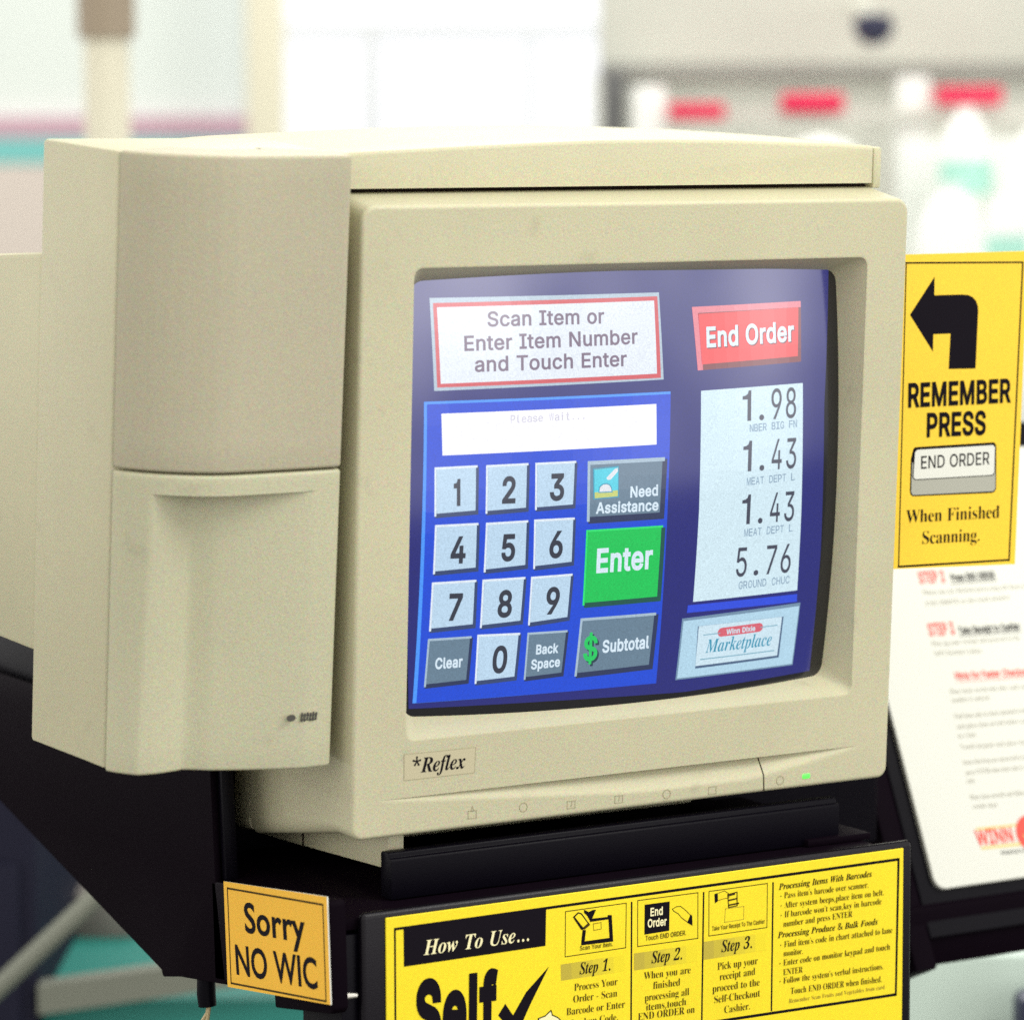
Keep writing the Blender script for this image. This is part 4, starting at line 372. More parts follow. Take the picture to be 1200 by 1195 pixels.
70:[364,[157,0,157,14,146,15,137,16,130,19,125,21,120,25,117,30,116,35,115,42,115,48,155,201,170,201,184,200,195,198,205,196,214,194,221,190,227,185,231,179,235,172,237,163,239,152,239,130,238,120,251,120,293,284,278,284,271,268,263,255,253,244,242,235,229,228,214,223,197,220,178,219,170,219,161,220,196,352,199,359,201,366,204,371,211,377,217,379,224,380,232,380,259,379,281,375,299,369,314,360,325,348,332,334,337,316,339,295,339,287,355,287,379,400,65,400,65,386,75,385,84,384,91,381,97,379,101,375,104,370,106,365,107,358,106,343,102,327,35,76,31,63,27,53,24,44,20,36,16,30,11,25,6,21,0,18,-6,16,-13,15,-21,14,-30,14,-30,0]],
72:[451,[157,0,157,14,139,16,125,22,118,30,115,42,115,47,120,73,153,196,296,196,263,76,260,63,256,53,252,44,249,36,244,30,240,25,235,21,229,18,223,16,216,15,208,14,199,14,199,0,386,0,386,14,375,15,367,16,359,19,354,21,349,25,346,30,345,36,344,42,349,73,417,327,421,339,425,350,428,358,432,365,436,371,440,376,445,379,451,382,457,384,464,385,472,385,480,386,480,400,293,400,293,386,304,385,312,384,320,381,325,379,330,375,333,370,335,365,336,358,335,351,303,224,160,224,188,324,195,347,199,356,202,363,206,369,210,374,215,378,221,381,227,383,234,385,242,385,252,386,252,400,65,400,65,386,75,385,84,384,91,381,97,379,101,375,104,370,106,365,107,358,106,343,102,327,35,76,31,63,27,53,24,44,20,36,16,30,11,25,6,21,0,18,-6,16,-13,15,-21,14,-30,14,-30,0]],
73:[221,[157,0,157,14,138,16,125,22,117,30,114,42,115,48,187,324,198,357,201,364,205,369,209,374,214,377,219,380,226,383,233,384,242,385,252,386,252,400,64,400,64,386,83,383,96,378,104,370,107,358,106,343,102,327,35,76,31,63,27,53,24,44,20,36,16,30,11,25,6,21,0,18,-6,16,-13,15,-21,14,-30,14,-30,0]],
77:[521,[184,-10,402,332,327,51,320,36,317,31,313,26,308,22,302,19,296,17,288,15,280,14,271,14,271,0,458,0,458,14,439,16,426,22,418,30,415,42,417,57,420,73,488,324,491,336,495,347,499,356,502,363,506,369,511,374,516,378,521,381,528,383,535,385,543,385,552,386,552,400,417,400,234,117,199,400,64,400,64,386,74,385,83,384,90,381,96,379,100,375,103,370,105,364,106,358,105,351,104,344,33,76,30,63,26,53,22,44,18,36,14,30,10,25,5,21,-1,18,-7,16,-14,15,-22,14,-31,14,-31,0,97,0,97,14,87,15,78,16,71,18,65,21,61,25,58,29,56,35,55,42,56,48,128,322,167,-10]],
80:[363,[157,0,157,14,147,15,138,16,131,18,125,21,121,25,118,29,116,35,115,42,115,47,120,73,152,191,173,191,210,192,241,194,266,199,287,205,303,213,318,223,331,234,343,247,352,261,358,276,362,291,364,307,355,348,330,377,289,394,230,400,65,400,65,386,75,385,84,383,91,381,97,378,101,374,104,370,106,365,107,358,106,343,102,327,35,76,31,63,27,53,24,44,20,36,16,30,11,25,6,21,0,18,-6,16,-13,15,-21,14,-30,14,-30,0],[168,211,158,212,196,357,199,364,201,370,207,376,217,379,224,380,247,376,263,365,273,347,277,322,275,297,270,275,262,256,251,240,237,227,220,218,200,213,176,211]],
82:[381,[157,0,157,14,147,15,138,16,131,18,125,21,121,25,118,29,116,35,115,42,115,48,154,197,172,197,236,0,355,0,355,15,346,17,337,18,330,21,323,24,317,29,312,36,308,44,304,54,254,205,280,212,303,221,323,232,339,245,352,260,361,275,367,292,368,311,366,332,360,350,349,366,334,378,314,388,289,395,260,399,225,400,65,400,65,386,75,385,84,383,92,381,97,378,101,374,104,369,106,363,107,356,106,343,102,327,35,76,31,63,27,53,24,44,20,36,16,30,11,25,6,21,0,18,-6,16,-13,15,-21,14,-30,14,-30,0],[167,218,159,218,201,368,203,373,209,378,218,381,225,381,248,377,265,366,274,348,278,323,276,300,271,280,263,262,251,246,236,234,218,225,198,219,175,218]],
83:[327,[168,-8,196,-2,220,8,240,22,256,40,267,61,274,85,277,111,276,128,272,144,267,159,260,173,251,186,240,200,229,213,215,225,175,262,167,270,159,277,153,285,147,294,142,302,139,310,137,318,136,327,137,340,141,351,146,362,154,372,164,380,175,385,186,389,199,390,209,389,219,387,228,383,237,378,245,372,252,364,259,356,264,346,269,336,272,324,274,312,274,293,274,286,291,286,320,409,303,409,298,402,291,396,284,393,277,392,270,393,184,411,167,410,151,407,136,403,122,396,109,388,97,379,87,368,78,356,71,343,66,329,63,314,62,299,62,289,63,279,65,270,68,262,71,254,75,246,81,237,87,229,176,143,183,135,189,127,194,119,197,112,200,104,202,95,202,86,201,77,200,67,197,58,192,50,187,42,181,34,174,28,166,22,157,17,148,14,139,12,129,11,109,13,91,18,76,27,63,40,53,56,46,75,41,98,40,124,23,128,-8,-7,8,-7,15,2,21,8,27,11,34,13,42,12,51,9,76,1,98,-5,119,-9,137,-10]],
84:[358,[224,0,224,15,213,16,204,18,197,19,192,22,188,25,185,29,183,34,182,41,182,48,184,56,272,379,308,373,332,355,347,326,354,286,371,286,388,400,64,400,42,293,57,293,66,313,78,330,91,344,106,357,122,367,138,374,155,378,172,379,182,379,95,53,91,43,87,35,82,29,76,24,69,21,61,18,50,16,39,15,39,0]],
85:[424,[192,-9,211,-7,228,-2,244,4,259,12,272,23,285,36,296,51,307,69,317,91,326,115,335,142,385,309,391,331,397,348,403,361,409,369,415,375,422,380,431,383,439,385,439,400,317,400,317,386,337,382,352,375,361,364,364,349,363,338,361,323,357,305,351,284,319,172,310,145,302,121,293,101,284,83,275,68,265,55,254,45,243,38,231,32,219,28,205,25,191,24,176,26,163,29,151,34,140,42,132,51,126,62,122,74,121,87,121,98,123,110,125,122,189,353,192,360,196,367,199,372,203,376,208,380,213,382,219,384,226,385,234,386,243,386,243,400,59,400,59,387,70,386,79,385,86,383,92,380,96,377,99,372,101,365,102,358,101,348,98,335,49,159,45,139,41,122,39,108,38,96,40,73,47,53,58,35,73,19,92,6,115,-3,141,-8,172,-10]],
87:[488,[88,-10,262,280,255,-10,273,-10,478,331,492,353,499,362,506,370,512,376,520,380,530,384,540,386,540,400,429,400,429,386,446,384,456,380,462,374,464,364,463,354,460,347,457,340,340,144,347,355,348,364,351,371,354,376,359,380,365,383,373,385,382,386,382,400,222,400,222,385,232,385,241,383,248,380,254,376,258,371,261,364,263,356,263,346,263,325,153,142,154,328,155,342,156,354,158,363,161,370,165,376,171,380,179,383,189,385,189,400,27,400,27,384,38,383,48,380,56,375,63,368,67,360,70,349,72,335,73,320,70,-10]],
97:[298,[61,-7,74,-3,87,3,99,11,110,21,121,34,133,49,144,67,139,46,138,30,140,14,147,2,158,-5,175,-8,198,-3,220,11,243,36,266,69,253,77,241,59,230,46,220,38,212,36,205,39,203,49,203,56,206,65,214,96,263,269,200,269,190,235,185,253,176,265,163,272,147,275,130,273,112,267,94,258,75,245,62,234,50,223,39,209,28,195,19,180,10,164,2,147,-4,131,-10,114,-14,97,-16,81,-17,65,-16,49,-12,35,-7,23,1,12,10,3,21,-3,33,-7,47,-8],[72,39,64,45,59,56,58,72,79,155,84,169,90,182,97,194,104,206,111,216,118,226,125,234,132,241,139,245,146,248,153,249,163,247,170,242,174,233,176,220,176,211,175,201,141,95,135,84,129,74,123,65,116,57,110,49,103,44,96,40,89,37,82,36]],
99:[246,[114,-3,144,12,172,38,197,74,181,85,163,61,145,44,127,34,109,30,100,31,92,34,85,39,78,45,73,53,69,63,67,74,66,88,67,101,68,114,71,128,74,142,79,157,84,171,89,184,95,198,102,210,109,221,116,231,124,240,131,247,139,252,146,255,153,256,159,256,164,253,168,244,166,237,159,224,157,216,157,205,158,199,161,193,165,189,170,185,176,183,182,181,190,181,198,181,205,183,212,187,217,191,222,197,225,204,227,212,228,221,227,232,223,241,217,250,209,259,199,266,187,271,174,274,159,275,139,273,118,268,98,258,78,246,59,230,42,213,27,194,14,173,4,152,-3,130,-7,108,-8,86,-7,65,-2,47,5,30,15,17,29,6,44,-2,62,-7,82,-8]],
100:[297,[63,-7,76,-4,88,2,100,10,111,21,123,34,134,49,145,67,143,58,141,48,140,40,139,31,142,14,149,1,160,-6,176,-8,187,-7,198,-3,208,3,218,11,228,22,239,36,251,51,263,69,250,79,227,46,222,42,218,39,211,36,206,38,206,54,210,73,304,417,182,400,182,384,190,384,197,383,203,382,211,378,215,371,216,365,215,354,213,346,189,261,179,267,169,271,157,274,145,275,126,273,107,266,88,256,69,241,57,230,46,218,35,204,26,190,17,176,9,161,2,146,-3,131,-8,116,-11,101,-13,87,-14,73,-13,54,-10,38,-4,24,3,13,12,3,23,-3,35,-7,49,-8],[80,38,75,39,70,42,66,46,63,50,61,56,59,62,59,70,59,79,61,90,63,100,66,112,106,205,113,215,119,224,126,232,133,239,139,244,146,248,152,251,157,252,167,250,173,244,177,234,179,221,179,213,138,88,132,77,126,68,119,59,113,51,106,45,99,41,92,38,85,37]],
101:[239,[111,-3,141,12,167,38,190,74,173,85,157,61,141,45,125,35,108,32,99,32,91,35,83,39,77,44,72,51,69,59,67,68,66,78,70,110,105,118,136,128,162,140,183,154,200,170,212,186,219,203,221,220,220,232,217,242,211,252,204,260,194,266,183,271,171,274,156,275,141,274,127,271,112,265,97,258,83,249,69,238,56,226,44,213,32,199,22,184,13,169,5,152,-1,136,-6,119,-9,103,-10,87,-8,66,-4,47,4,30,14,17,27,6,42,-2,59,-7,77,-8],[82,159,91,184,101,206,111,224,122,237,132,247,142,253,152,255,160,254,166,249,170,241,171,236,172,231,171,220,169,209,165,199,159,188,152,178,144,169,135,160,125,152,113,145,101,139,88,134,75,130]],
102:[172,[-39,-122,-21,-117,-5,-110,10,-99,23,-86,36,-69,47,-49,58,-25,67,1,77,31,85,64,94,100,125,244,175,244,179,269,128,269,136,301,143,328,151,350,158,368,165,382,173,391,181,397,190,399,197,397,200,392,197,385,193,378,190,371,191,361,192,356,195,351,199,347,203,343,208,341,214,339,219,339,233,341,243,347,248,357,250,371,249,381,246,390,241,398,234,404,225,410,214,414,202,416,188,417,167,415,148,408,129,396,111,380,95,360,81,334,69,304,58,269,17,269,12,244,53,244,-9,-46,-13,-58,-17,-67,-21,-76,-25,-84,-30,-91,-35,-97,-41,-101,-46,-103,-52,-104,-60,-101,-63,-95,-58,-86,-54,-79,-53,-70,-54,-64,-55,-58,-57,-54,-61,-50,-65,-47,-70,-44,-75,-43,-80,-42,-87,-43,-93,-45,-98,-48,-103,-52,-106,-57,-109,-62,-110,-68,-111,-75,-110,-85,-107,-94,-103,-102,-96,-110,-88,-116,-80,-120,-70,-123,-58,-123]],
103:[265,[88,-123,107,-120,124,-117,140,-112,155,-105,168,-98,179,-89,189,-80,197,-69,202,-57,206,-45,207,-32,206,-21,203,-11,198,-1,191,8,186,13,179,19,171,24,161,28,83,56,72,60,64,64,60,69,58,75,62,84,67,89,74,94,105,92,122,93,139,96,155,100,170,107,184,114,196,123,207,134,217,145,224,158,230,171,233,185,234,200,234,210,232,221,265,221,268,246,216,246,198,258,177,268,155,273,132,275,116,274,100,271,85,266,70,260,57,252,45,243,34,232,25,221,17,208,12,195,9,182,8,168,8,157,10,148,14,139,18,131,24,123,32,115,40,108,51,101,38,94,27,87,18,81,10,74,5,67,1,60,-2,53,-2,45,0,35,6,24,15,14,29,5,11,-2,-4,-8,-17,-15,-27,-22,-35,-30,-41,-39,-44,-48,-45,-59,-43,-72,-38,-85,-29,-96,-16,-105,1,-113,20,-119,43,-122,69,-123],[91,113,83,120,78,130,76,145,77,158,78,171,81,184,85,197,90,209,95,220,101,230,108,238,115,246,123,251,130,254,138,255,150,253,158,246,162,235,164,219,163,205,162,192,159,179,155,167,151,155,145,144,139,135,133,126,126,120,118,115,111,112,103,111],[61,-103,48,-100,37,-96,26,-90,18,-82,11,-74,8,-65,7,-55,10,-40,18,-27,33,-15,54,-4,76,-11,95,-17,111,-23,123,-29,132,-35,138,-41,142,-49,144,-58,143,-67,139,-76,133,-83,125,-90,115,-96,103,-100,90,-103,75,-104]],
104:[317,[211,-3,235,14,260,41,284,79,271,87,257,66,245,50,235,41,228,38,221,41,218,51,219,58,222,67,250,151,258,176,264,198,268,216,269,230,266,250,258,264,244,272,224,275,208,273,193,269,178,261,164,250,149,236,134,219,118,199,102,175,166,417,42,400,42,384,59,384,65,383,70,382,76,378,79,370,80,365,78,354,-17,0,56,0,68,46,82,89,98,128,116,164,135,193,153,214,170,227,187,231,192,231,197,224,198,219,197,210,148,52,147,44,147,36,149,17,156,3,169,-6,186,-8]],
105:[172,[125,330,132,332,138,336,145,341,150,347,153,354,155,361,156,369,155,377,153,384,150,391,145,397,138,402,132,406,125,408,117,408,109,408,101,406,95,402,89,397,84,391,80,384,78,377,77,369,78,361,80,354,84,347,89,341,95,336,101,332,109,330,117,330],[68,-2,92,13,115,37,138,72,126,80,113,61,102,48,92,40,84,38,77,40,75,49,133,275,17,257,17,242,23,242,33,241,41,238,46,233,47,225,47,219,45,210,39,187,9,77,1,45,1,36,1,27,3,18,7,11,12,4,18,-1,25,-4,34,-6,44,-7]],
107:[287,[202,-4,222,11,241,34,259,67,246,74,238,58,230,46,221,39,213,37,206,39,200,45,194,56,188,70,168,179,248,242,256,247,263,250,282,254,282,269,160,269,160,254,179,251,185,248,189,242,188,231,184,224,178,216,169,207,94,146,166,417,42,400,42,384,59,384,65,383,70,382,76,378,79,370,80,365,78,354,-17,0,56,0,85,111,106,128,113,89,121,58,129,34,137,17,145,6,156,-2,168,-7,181,-8]],
108:[154,[48,-7,60,-4,72,2,83,11,93,22,105,35,116,51,128,70,116,79,103,60,92,47,82,39,74,36,67,39,64,48,66,61,162,417,46,399,46,385,52,385,63,383,71,380,75,375,77,368,76,363,-2,75,-7,55,-8,45,-9,35,-8,25,-6,17,-2,9,3,3,9,-2,17,-6,25,-8,35,-8]],
109:[466,[350,-6,362,-2,373,4,385,13,396,24,407,37,419,53,432,72,418,80,406,62,396,49,391,45,387,42,379,39,371,42,369,51,370,59,373,67,401,151,409,177,415,199,419,217,420,231,417,250,408,264,395,272,375,275,361,274,347,270,333,264,320,255,307,243,293,229,279,212,265,193,270,215,271,224,272,231,269,250,261,264,247,272,227,275,211,273,196,269,181,261,166,250,151,236,135,218,120,196,103,172,134,275,15,257,16,242,21,242,32,241,40,238,44,233,46,225,-13,0,58,0,65,26,71,50,79,73,86,95,95,115,103,135,112,152,121,169,130,184,140,197,148,208,157,216,165,223,174,228,181,231,189,232,194,231,200,225,200,219,199,211,135,0,204,0,222,55,237,98,252,135,268,165,283,190,297,208,311,221,325,229,337,232,342,231,348,225,349,219,347,211,299,53,298,44,297,37,300,18,307,4,320,-4,337,-7]],
110:[317,[201,-7,213,-3,225,3,236,12,247,23,258,36,271,52,283,71,270,80,248,49,244,44,239,41,231,38,223,41,221,51,223,58,272,230,269,250,261,264,247,272,227,275,211,273,196,269,181,261,166,250,151,236,135,218,120,196,103,172,134,275,15,257,16,242,21,242,32,241,40,238,44,233,46,225,-13,0,58,0,65,26,71,50,79,73,86,95,95,115,103,135,112,152,121,169,139,196,156,216,173,227,189,231,194,231,200,224,200,219,199,210,196,197,151,52,149,44,149,36,152,17,159,3,171,-6,189,-8]],
111:[280,[102,-7,118,-4,134,1,149,9,164,18,178,29,191,41,203,54,214,69,223,84,232,99,239,115,245,132,249,148,252,164,253,180,251,201,246,219,238,236,227,249,213,261,196,268,177,273,156,275,140,274,125,271,110,265,95,258,81,249,68,239,55,227,43,214,31,200,21,185,13,169,5,153,-1,136,-5,120,-8,103,-9,87,-7,66,-2,48,6,32,18,18,32,6,48,-2,66,-7,85,-8],[79,14,69,22,63,34,61,52,62,62,63,74,64,86,85,166,90,179,95,192,100,204,106,215,113,225,119,234,125,241,132,248,139,252,146,255,153,256,166,253,175,245,181,232,182,213,182,204,181,194,159,103,154,90,149,78,143,66,137,54,131,44,125,35,119,27,112,20,105,16,99,13,92,12]],
112:[293,[76,-123,76,-108,59,-106,53,-105,48,-103,41,-97,40,-92,39,-86,41,-67,61,5,70,-1,80,-5,90,-7,101,-8,116,-7,131,-4,145,2,160,10,174,20,187,32,200,45,212,59,224,75,234,92,242,109,250,127,256,145,261,163,263,181,264,199,263,216,260,232,255,245,247,255,238,264,228,270,216,274,202,275,179,271,156,260,133,241,110,215,128,275,14,258,14,243,22,242,29,242,35,241,42,237,45,229,46,224,45,214,-35,-89,-38,-94,-41,-98,-45,-101,-50,-104,-56,-106,-62,-107,-70,-107,-70,-123],[81,14,75,18,70,25,69,33,70,39,92,126,107,173,125,206,144,226,166,232,176,230,183,224,186,219,188,213,189,206,190,199,189,190,188,181,186,170,164,98,158,86,153,74,147,63,140,53,134,43,127,35,120,27,113,21,105,17,98,14,91,13]],
114:[231,[58,0,64,23,71,45,77,67,84,86,91,105,98,123,105,140,113,155,127,181,139,199,150,210,160,214,165,211,172,203,179,198,187,194,196,193,203,194,210,196,216,200,221,204,225,211,228,218,230,226,230,235,228,252,222,265,212,272,197,275,192,274,186,273,180,271,175,268,169,264,163,260,158,254,152,249,101,168,134,275,15,257,16,242,21,242,32,241,40,238,44,233,46,225,-13,0]],
115:[224,[93,-8,105,-6,116,-2,126,2,136,8,144,15,151,23,157,32,162,41,166,51,168,62,169,73,168,80,167,88,165,95,163,103,110,179,99,193,92,205,87,216,86,227,86,232,88,238,91,243,95,247,100,251,106,254,112,255,119,256,139,251,155,238,167,215,175,184,191,182,204,272,188,272,185,268,181,264,176,262,170,262,143,269,128,272,115,274,103,274,87,273,72,269,59,263,47,254,38,243,31,231,26,217,25,202,26,193,27,184,30,174,34,165,39,155,46,144,53,134,61,123,94,81,98,74,101,68,103,63,105,57,106,52,106,46,104,32,98,21,87,15,72,13,48,18,29,33,17,58,11,94,-6,97,-21,-4,-6,-6,-2,0,2,3,7,6,13,7,19,6,41,-1,56,-5,69,-8,80,-8]],
116:[164,[40,-7,53,-3,66,4,78,13,91,25,103,39,115,56,128,75,114,84,99,63,87,48,77,39,69,36,62,40,60,50,60,58,62,68,68,91,112,243,159,243,166,266,119,266,144,353,119,353,96,322,70,297,42,277,11,263,11,243,40,243,-10,62,-13,46,-14,35,-11,16,-4,2,9,-6,27,-8]],
117:[317,[57,-7,72,-2,87,5,101,16,116,30,131,47,146,68,161,91,151,42,150,36,151,26,153,17,156,10,161,3,167,-2,174,-5,182,-8,191,-8,203,-7,215,-3,226,3,238,12,249,23,260,37,272,53,285,72,272,80,259,62,249,49,244,45,240,42,232,39,226,41,222,51,226,66,280,267,209,267,197,219,183,175,166,136,148,101,129,72,111,52,94,39,79,35,74,36,68,42,67,47,68,58,129,275,11,257,11,242,17,242,27,241,35,238,40,233,41,225,41,219,39,210,-4,36,-1,17,7,3,21,-6,41,-8]],
119:[373,[60,-8,159,159,175,-9,191,-8,218,22,275,91,316,149,341,197,349,234,349,243,347,251,344,259,340,265,335,270,328,273,321,275,314,276,306,275,300,273,294,270,289,266,284,261,281,255,280,248,279,241,280,234,283,227,287,220,299,207,304,201,306,196,307,190,306,183,303,174,237,77,218,275,203,275,110,117,106,186,101,235,94,265,86,275,-2,258,-1,243,5,243,14,241,23,234,29,221,34,202,36,190,38,176,42,-9]],
120:[268,[16,-7,32,2,47,16,61,35,91,82,96,60,101,42,107,26,114,13,121,4,130,-3,140,-7,151,-8,162,-7,174,-4,184,2,194,10,204,20,215,32,227,47,239,64,227,73,215,59,205,48,201,44,196,41,188,38,180,41,173,48,167,60,162,76,145,162,183,215,189,219,198,221,206,219,228,210,240,208,245,209,251,210,255,213,260,217,263,222,266,228,267,234,268,241,267,249,265,255,262,261,258,266,253,270,246,274,240,275,232,276,220,275,208,271,197,265,187,256,176,244,165,230,153,213,139,194,128,251,125,259,122,265,119,269,115,272,110,274,104,275,93,274,49,266,15,261,15,247,41,247,47,246,52,243,58,235,61,229,63,221,66,212,84,114,53,64,48,58,44,53,39,50,33,49,26,50,11,57,5,59,0,60,-7,61,-13,60,-20,58,-25,55,-30,51,-35,46,-38,40,-39,33,-40,26,-39,18,-37,11,-34,5,-29,0,-23,-4,-17,-7,-9,-9,-1,-10]]},
'g': {67:[415,[385,372,346,387,311,397,279,403,248,405,160,389,90,345,45,279,28,194,41,128,80,63,147,14,244,-5,288,-3,325,5,358,16,389,30,389,93,354,73,319,59,284,50,249,48,183,59,132,90,99,138,87,199,99,260,133,309,183,341,247,352,281,350,315,342,349,329,385,311]],
73:[147,[102,400,45,400,45,0,102,0]],
78:[458,[414,400,360,400,360,90,89,400,43,400,43,0,97,0,97,308,365,0,414,0]],
79:[483,[26,200,41,122,84,57,151,12,240,-5,331,12,399,57,442,122,456,200,441,279,398,344,330,389,241,405,153,389,85,344,42,279],[86,200,97,261,130,309,179,341,241,352,303,341,353,309,385,261,397,200,385,139,353,91,303,59,241,48,179,59,130,91,97,139]],
83:[269,[234,377,212,389,190,398,168,404,145,405,95,398,57,376,32,343,23,299,50,232,110,188,169,148,196,97,193,79,181,63,160,51,131,46,102,50,75,61,49,79,26,104,26,32,51,15,78,4,107,-3,138,-5,183,3,218,25,241,60,250,103,223,178,163,224,104,260,77,306,82,325,95,340,115,350,140,354,161,352,184,345,209,332,234,312]],
87:[611,[611,400,554,400,445,124,333,400,279,400,168,124,57,400,0,400,162,-4,173,-4,306,324,437,-4,448,-4]],
111:[324,[160,269,105,258,61,230,32,187,21,134,31,78,60,34,104,5,160,-5,218,5,263,33,292,77,303,134,292,188,262,231,217,259],[160,222,196,215,224,197,243,169,249,134,243,95,225,66,197,48,160,42,125,48,98,67,81,96,74,134,81,169,99,197,125,215]],
114:[232,[40,263,40,0,93,0,93,138,98,170,111,195,132,212,157,219,167,217,180,212,193,203,205,193,233,238,217,252,201,261,186,267,170,269,151,265,133,253,113,233,94,203,93,263]],
121:[257,[257,263,198,263,130,115,59,263,0,263,102,56,12,-135,70,-135]]}}

def load_font():
    'code point -> (advance, points, triangles) per style; outlines are fattened or thinned, then filled by winding'
    out = {}
    for style, src, fat in (('m', 's', 6), ('p', 's', 13), ('q', 's', 3), ('d', 's', 20), ('n', 's', 20), ('x', 's', 34), ('b', 's', 16), ('r', 'r', -7), ('i', 'i', -1), ('g', 'g', 11)):
        d = {}
        for code, g in GLYPHS[src].items():
            cs = []
            if src == 's' and code == 49: g = [222, [130, 0, 182, 0, 182, 400, 146, 400, 132, 357, 98, 334, 50, 327, 50, 287, 130, 287]]     # a plain one without a foot
            if src == 'i' and 48 <= code <= 57: g = [g[0]] + [[v + (.24 * l[i + 1] - 30 if i % 2 == 0 else 0) for i, v in enumerate(l)] for l in g[1:]]    # slant the figures
            for l in g[1:]:
                p = [Vector((l[i], l[i + 1])) for i in range(0, len(l), 2)]; n = len(p); q = []
                for i in range(n):
                    e0, e1 = (p[i] - p[i - 1]).normalized(), (p[(i + 1) % n] - p[i]).normalized()
                    n0, n1 = Vector((e0.y, -e0.x)), Vector((e1.y, -e1.x)); s = n0 + n1
                    q.append(p[i] + s * (fat / max(1 + n0.dot(n1), .35)))
                cs.append(q)
            pts = [v / 400 for c in cs for v in c]; ed = []; b = 0
            for c in cs: ed += [(b + i, b + (i + 1) % len(c)) for i in range(len(c))]; b += len(c)
            vs, _, fs = delaunay_2d_cdt(pts, ed, [], 0, 1e-5)[:3]
            keep = []
            for f in fs:
                x, y = [sum(vs[i][a] for i in f) / 3 for a in (0, 1)]; wind = 0
                for i, j in ed:
                    p, q = pts[i], pts[j]
                    if (p.y <= y) != (q.y <= y):
                        side = (q.x - p.x) * (y - p.y) - (x - p.x) * (q.y - p.y)
                        if (q.y > p.y) == (side > 0): wind += 1 if q.y > p.y else -1
                if wind > 0: keep.append(list(f))
            d[chr(code)] = ((g[0] + fat) / 400, [(v[0], v[1]) for v in vs], keep)
        d[chr(8226)] = (.6, [(.3 + .11 * math.cos(k * .785), .42 + .11 * math.sin(k * .785)) for k in range(8)], [list(range(8))])
        out[style] = d
    return out
FONT = load_font()

# ================================================================== SETTING
SO, SYAW = Vector((-1.0689, -1.6212, 0)), YAW      # the store's aisles run along this direction
def store_root(name, label, cat, a, b, z, group=None, turn=0.0):
    p = SO + Matrix.Rotation(-SYAW, 3, 'Z') @ Vector((a, b, 0))
    return thing(name, label, cat, (p.x, p.y, z), (0, 0, -SYAW + turn), group)
bgm = dict(
    wall=mat('white_wall_paint', (0.80, 0.86, 0.82), .7, .2, vary=.02, vscale=1.5), mauve=mat('mauve_band', (0.62, 0.40, 0.48), .6, .2), teal_band=mat('teal_band', (0.22, 0.60, 0.58), .6, .2), blush=mat('blush_panel', (0.72, 0.64, 0.58), .6, .2),
    cream=mat('cream_paint', (0.80, 0.76, 0.60), .5, .3), tanp=mat('tan_sleeve', (0.36, 0.29, 0.21), .5, .3),
    fascia=mat('grey_green_fascia', (0.70, 0.71, 0.63), .6, .2, vary=.04, vscale=3), fascia2=mat('grey_fascia_trim', (0.40, 0.39, 0.36), .6, .2), case=mat('freezer_case_grey', (0.74, 0.75, 0.68), .6, .2, vary=.06, vscale=4),
    white=mat('white_enamel', (0.88, 0.90, 0.86), .4, .4), pink=mat('pink_red_label', (0.80, 0.015, 0.09), .5, .3), mint=mat('mint_label', (0.45, 0.80, 0.68), .5, .3), navy=mat('navy_plastic', (0.02, 0.022, 0.06), .4, .4),
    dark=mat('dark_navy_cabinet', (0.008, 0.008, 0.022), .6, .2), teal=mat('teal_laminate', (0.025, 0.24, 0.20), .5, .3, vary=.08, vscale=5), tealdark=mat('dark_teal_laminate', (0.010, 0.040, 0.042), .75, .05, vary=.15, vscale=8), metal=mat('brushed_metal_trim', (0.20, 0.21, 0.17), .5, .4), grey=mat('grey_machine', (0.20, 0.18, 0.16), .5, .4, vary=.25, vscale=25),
    pale=mat('pale_mint_counter', (0.60, 0.72, 0.64), .5, .3, vary=.06, vscale=9), floor=mat('vinyl_floor', (0.13, 0.13, 0.115), .7, .3, vary=.05, vscale=2),
    post=mat('dark_grey_post', (0.13, 0.13, 0.13), .5, .2), sash=mat('pale_sash', (0.76, 0.78, 0.82), .5, .2), day=mat('bright_window', (0.3, 0.3, 0.3), .4, .3, emit=(0.93, 0.95, 1.0, 1), estr=0.85),
)
f = MB(); f.box(-8, 12, -6, 14, -1.25, -1.15, bgm['floor']); tag(f.build('floor'), kind='structure')

r = store_root('wall', 'white store wall with mauve and teal bands, blurred at the far left', 'wall', -1.2, 9.0, -1.15)
MB().box(-2.2, 4.5, 0, .1, 0, 4.2, bgm['wall']).build('panel', r)
MB().box(-2.2, .56, -.03, -.002, 1.53, 1.582, bgm['mauve']).build('band', r, 'mauve painted band')
MB().box(-2.2, .56, -.03, -.002, 1.465, 1.529, bgm['teal_band']).build('band', r, 'teal painted band')
MB().box(-2.2, .56, -.03, -.002, 0.2, 1.463, bgm['blush']).build('dado', r)

r = store_root('pole', 'round cream pole with a tan sleeve, rising behind the tall beige housing', 'pole', -.573, 5.0, -1.15)
MB().tube([(0, 0, 0), (0, 0, 2.9)], .0325, bgm['cream'], 24).build('shaft', r)
MB().tube([(0, 0, 1.668), (0, 0, 2.3)], .0415, bgm['tanp'], 24).build('sleeve', r)

r = store_root('column', 'square cream column beside the bright white window', 'column', -.576, 8.3, -1.15)
MB().box(-.044, .044, -.05, .05, 0, 4, bgm['cream'], .006).build('shaft', r)

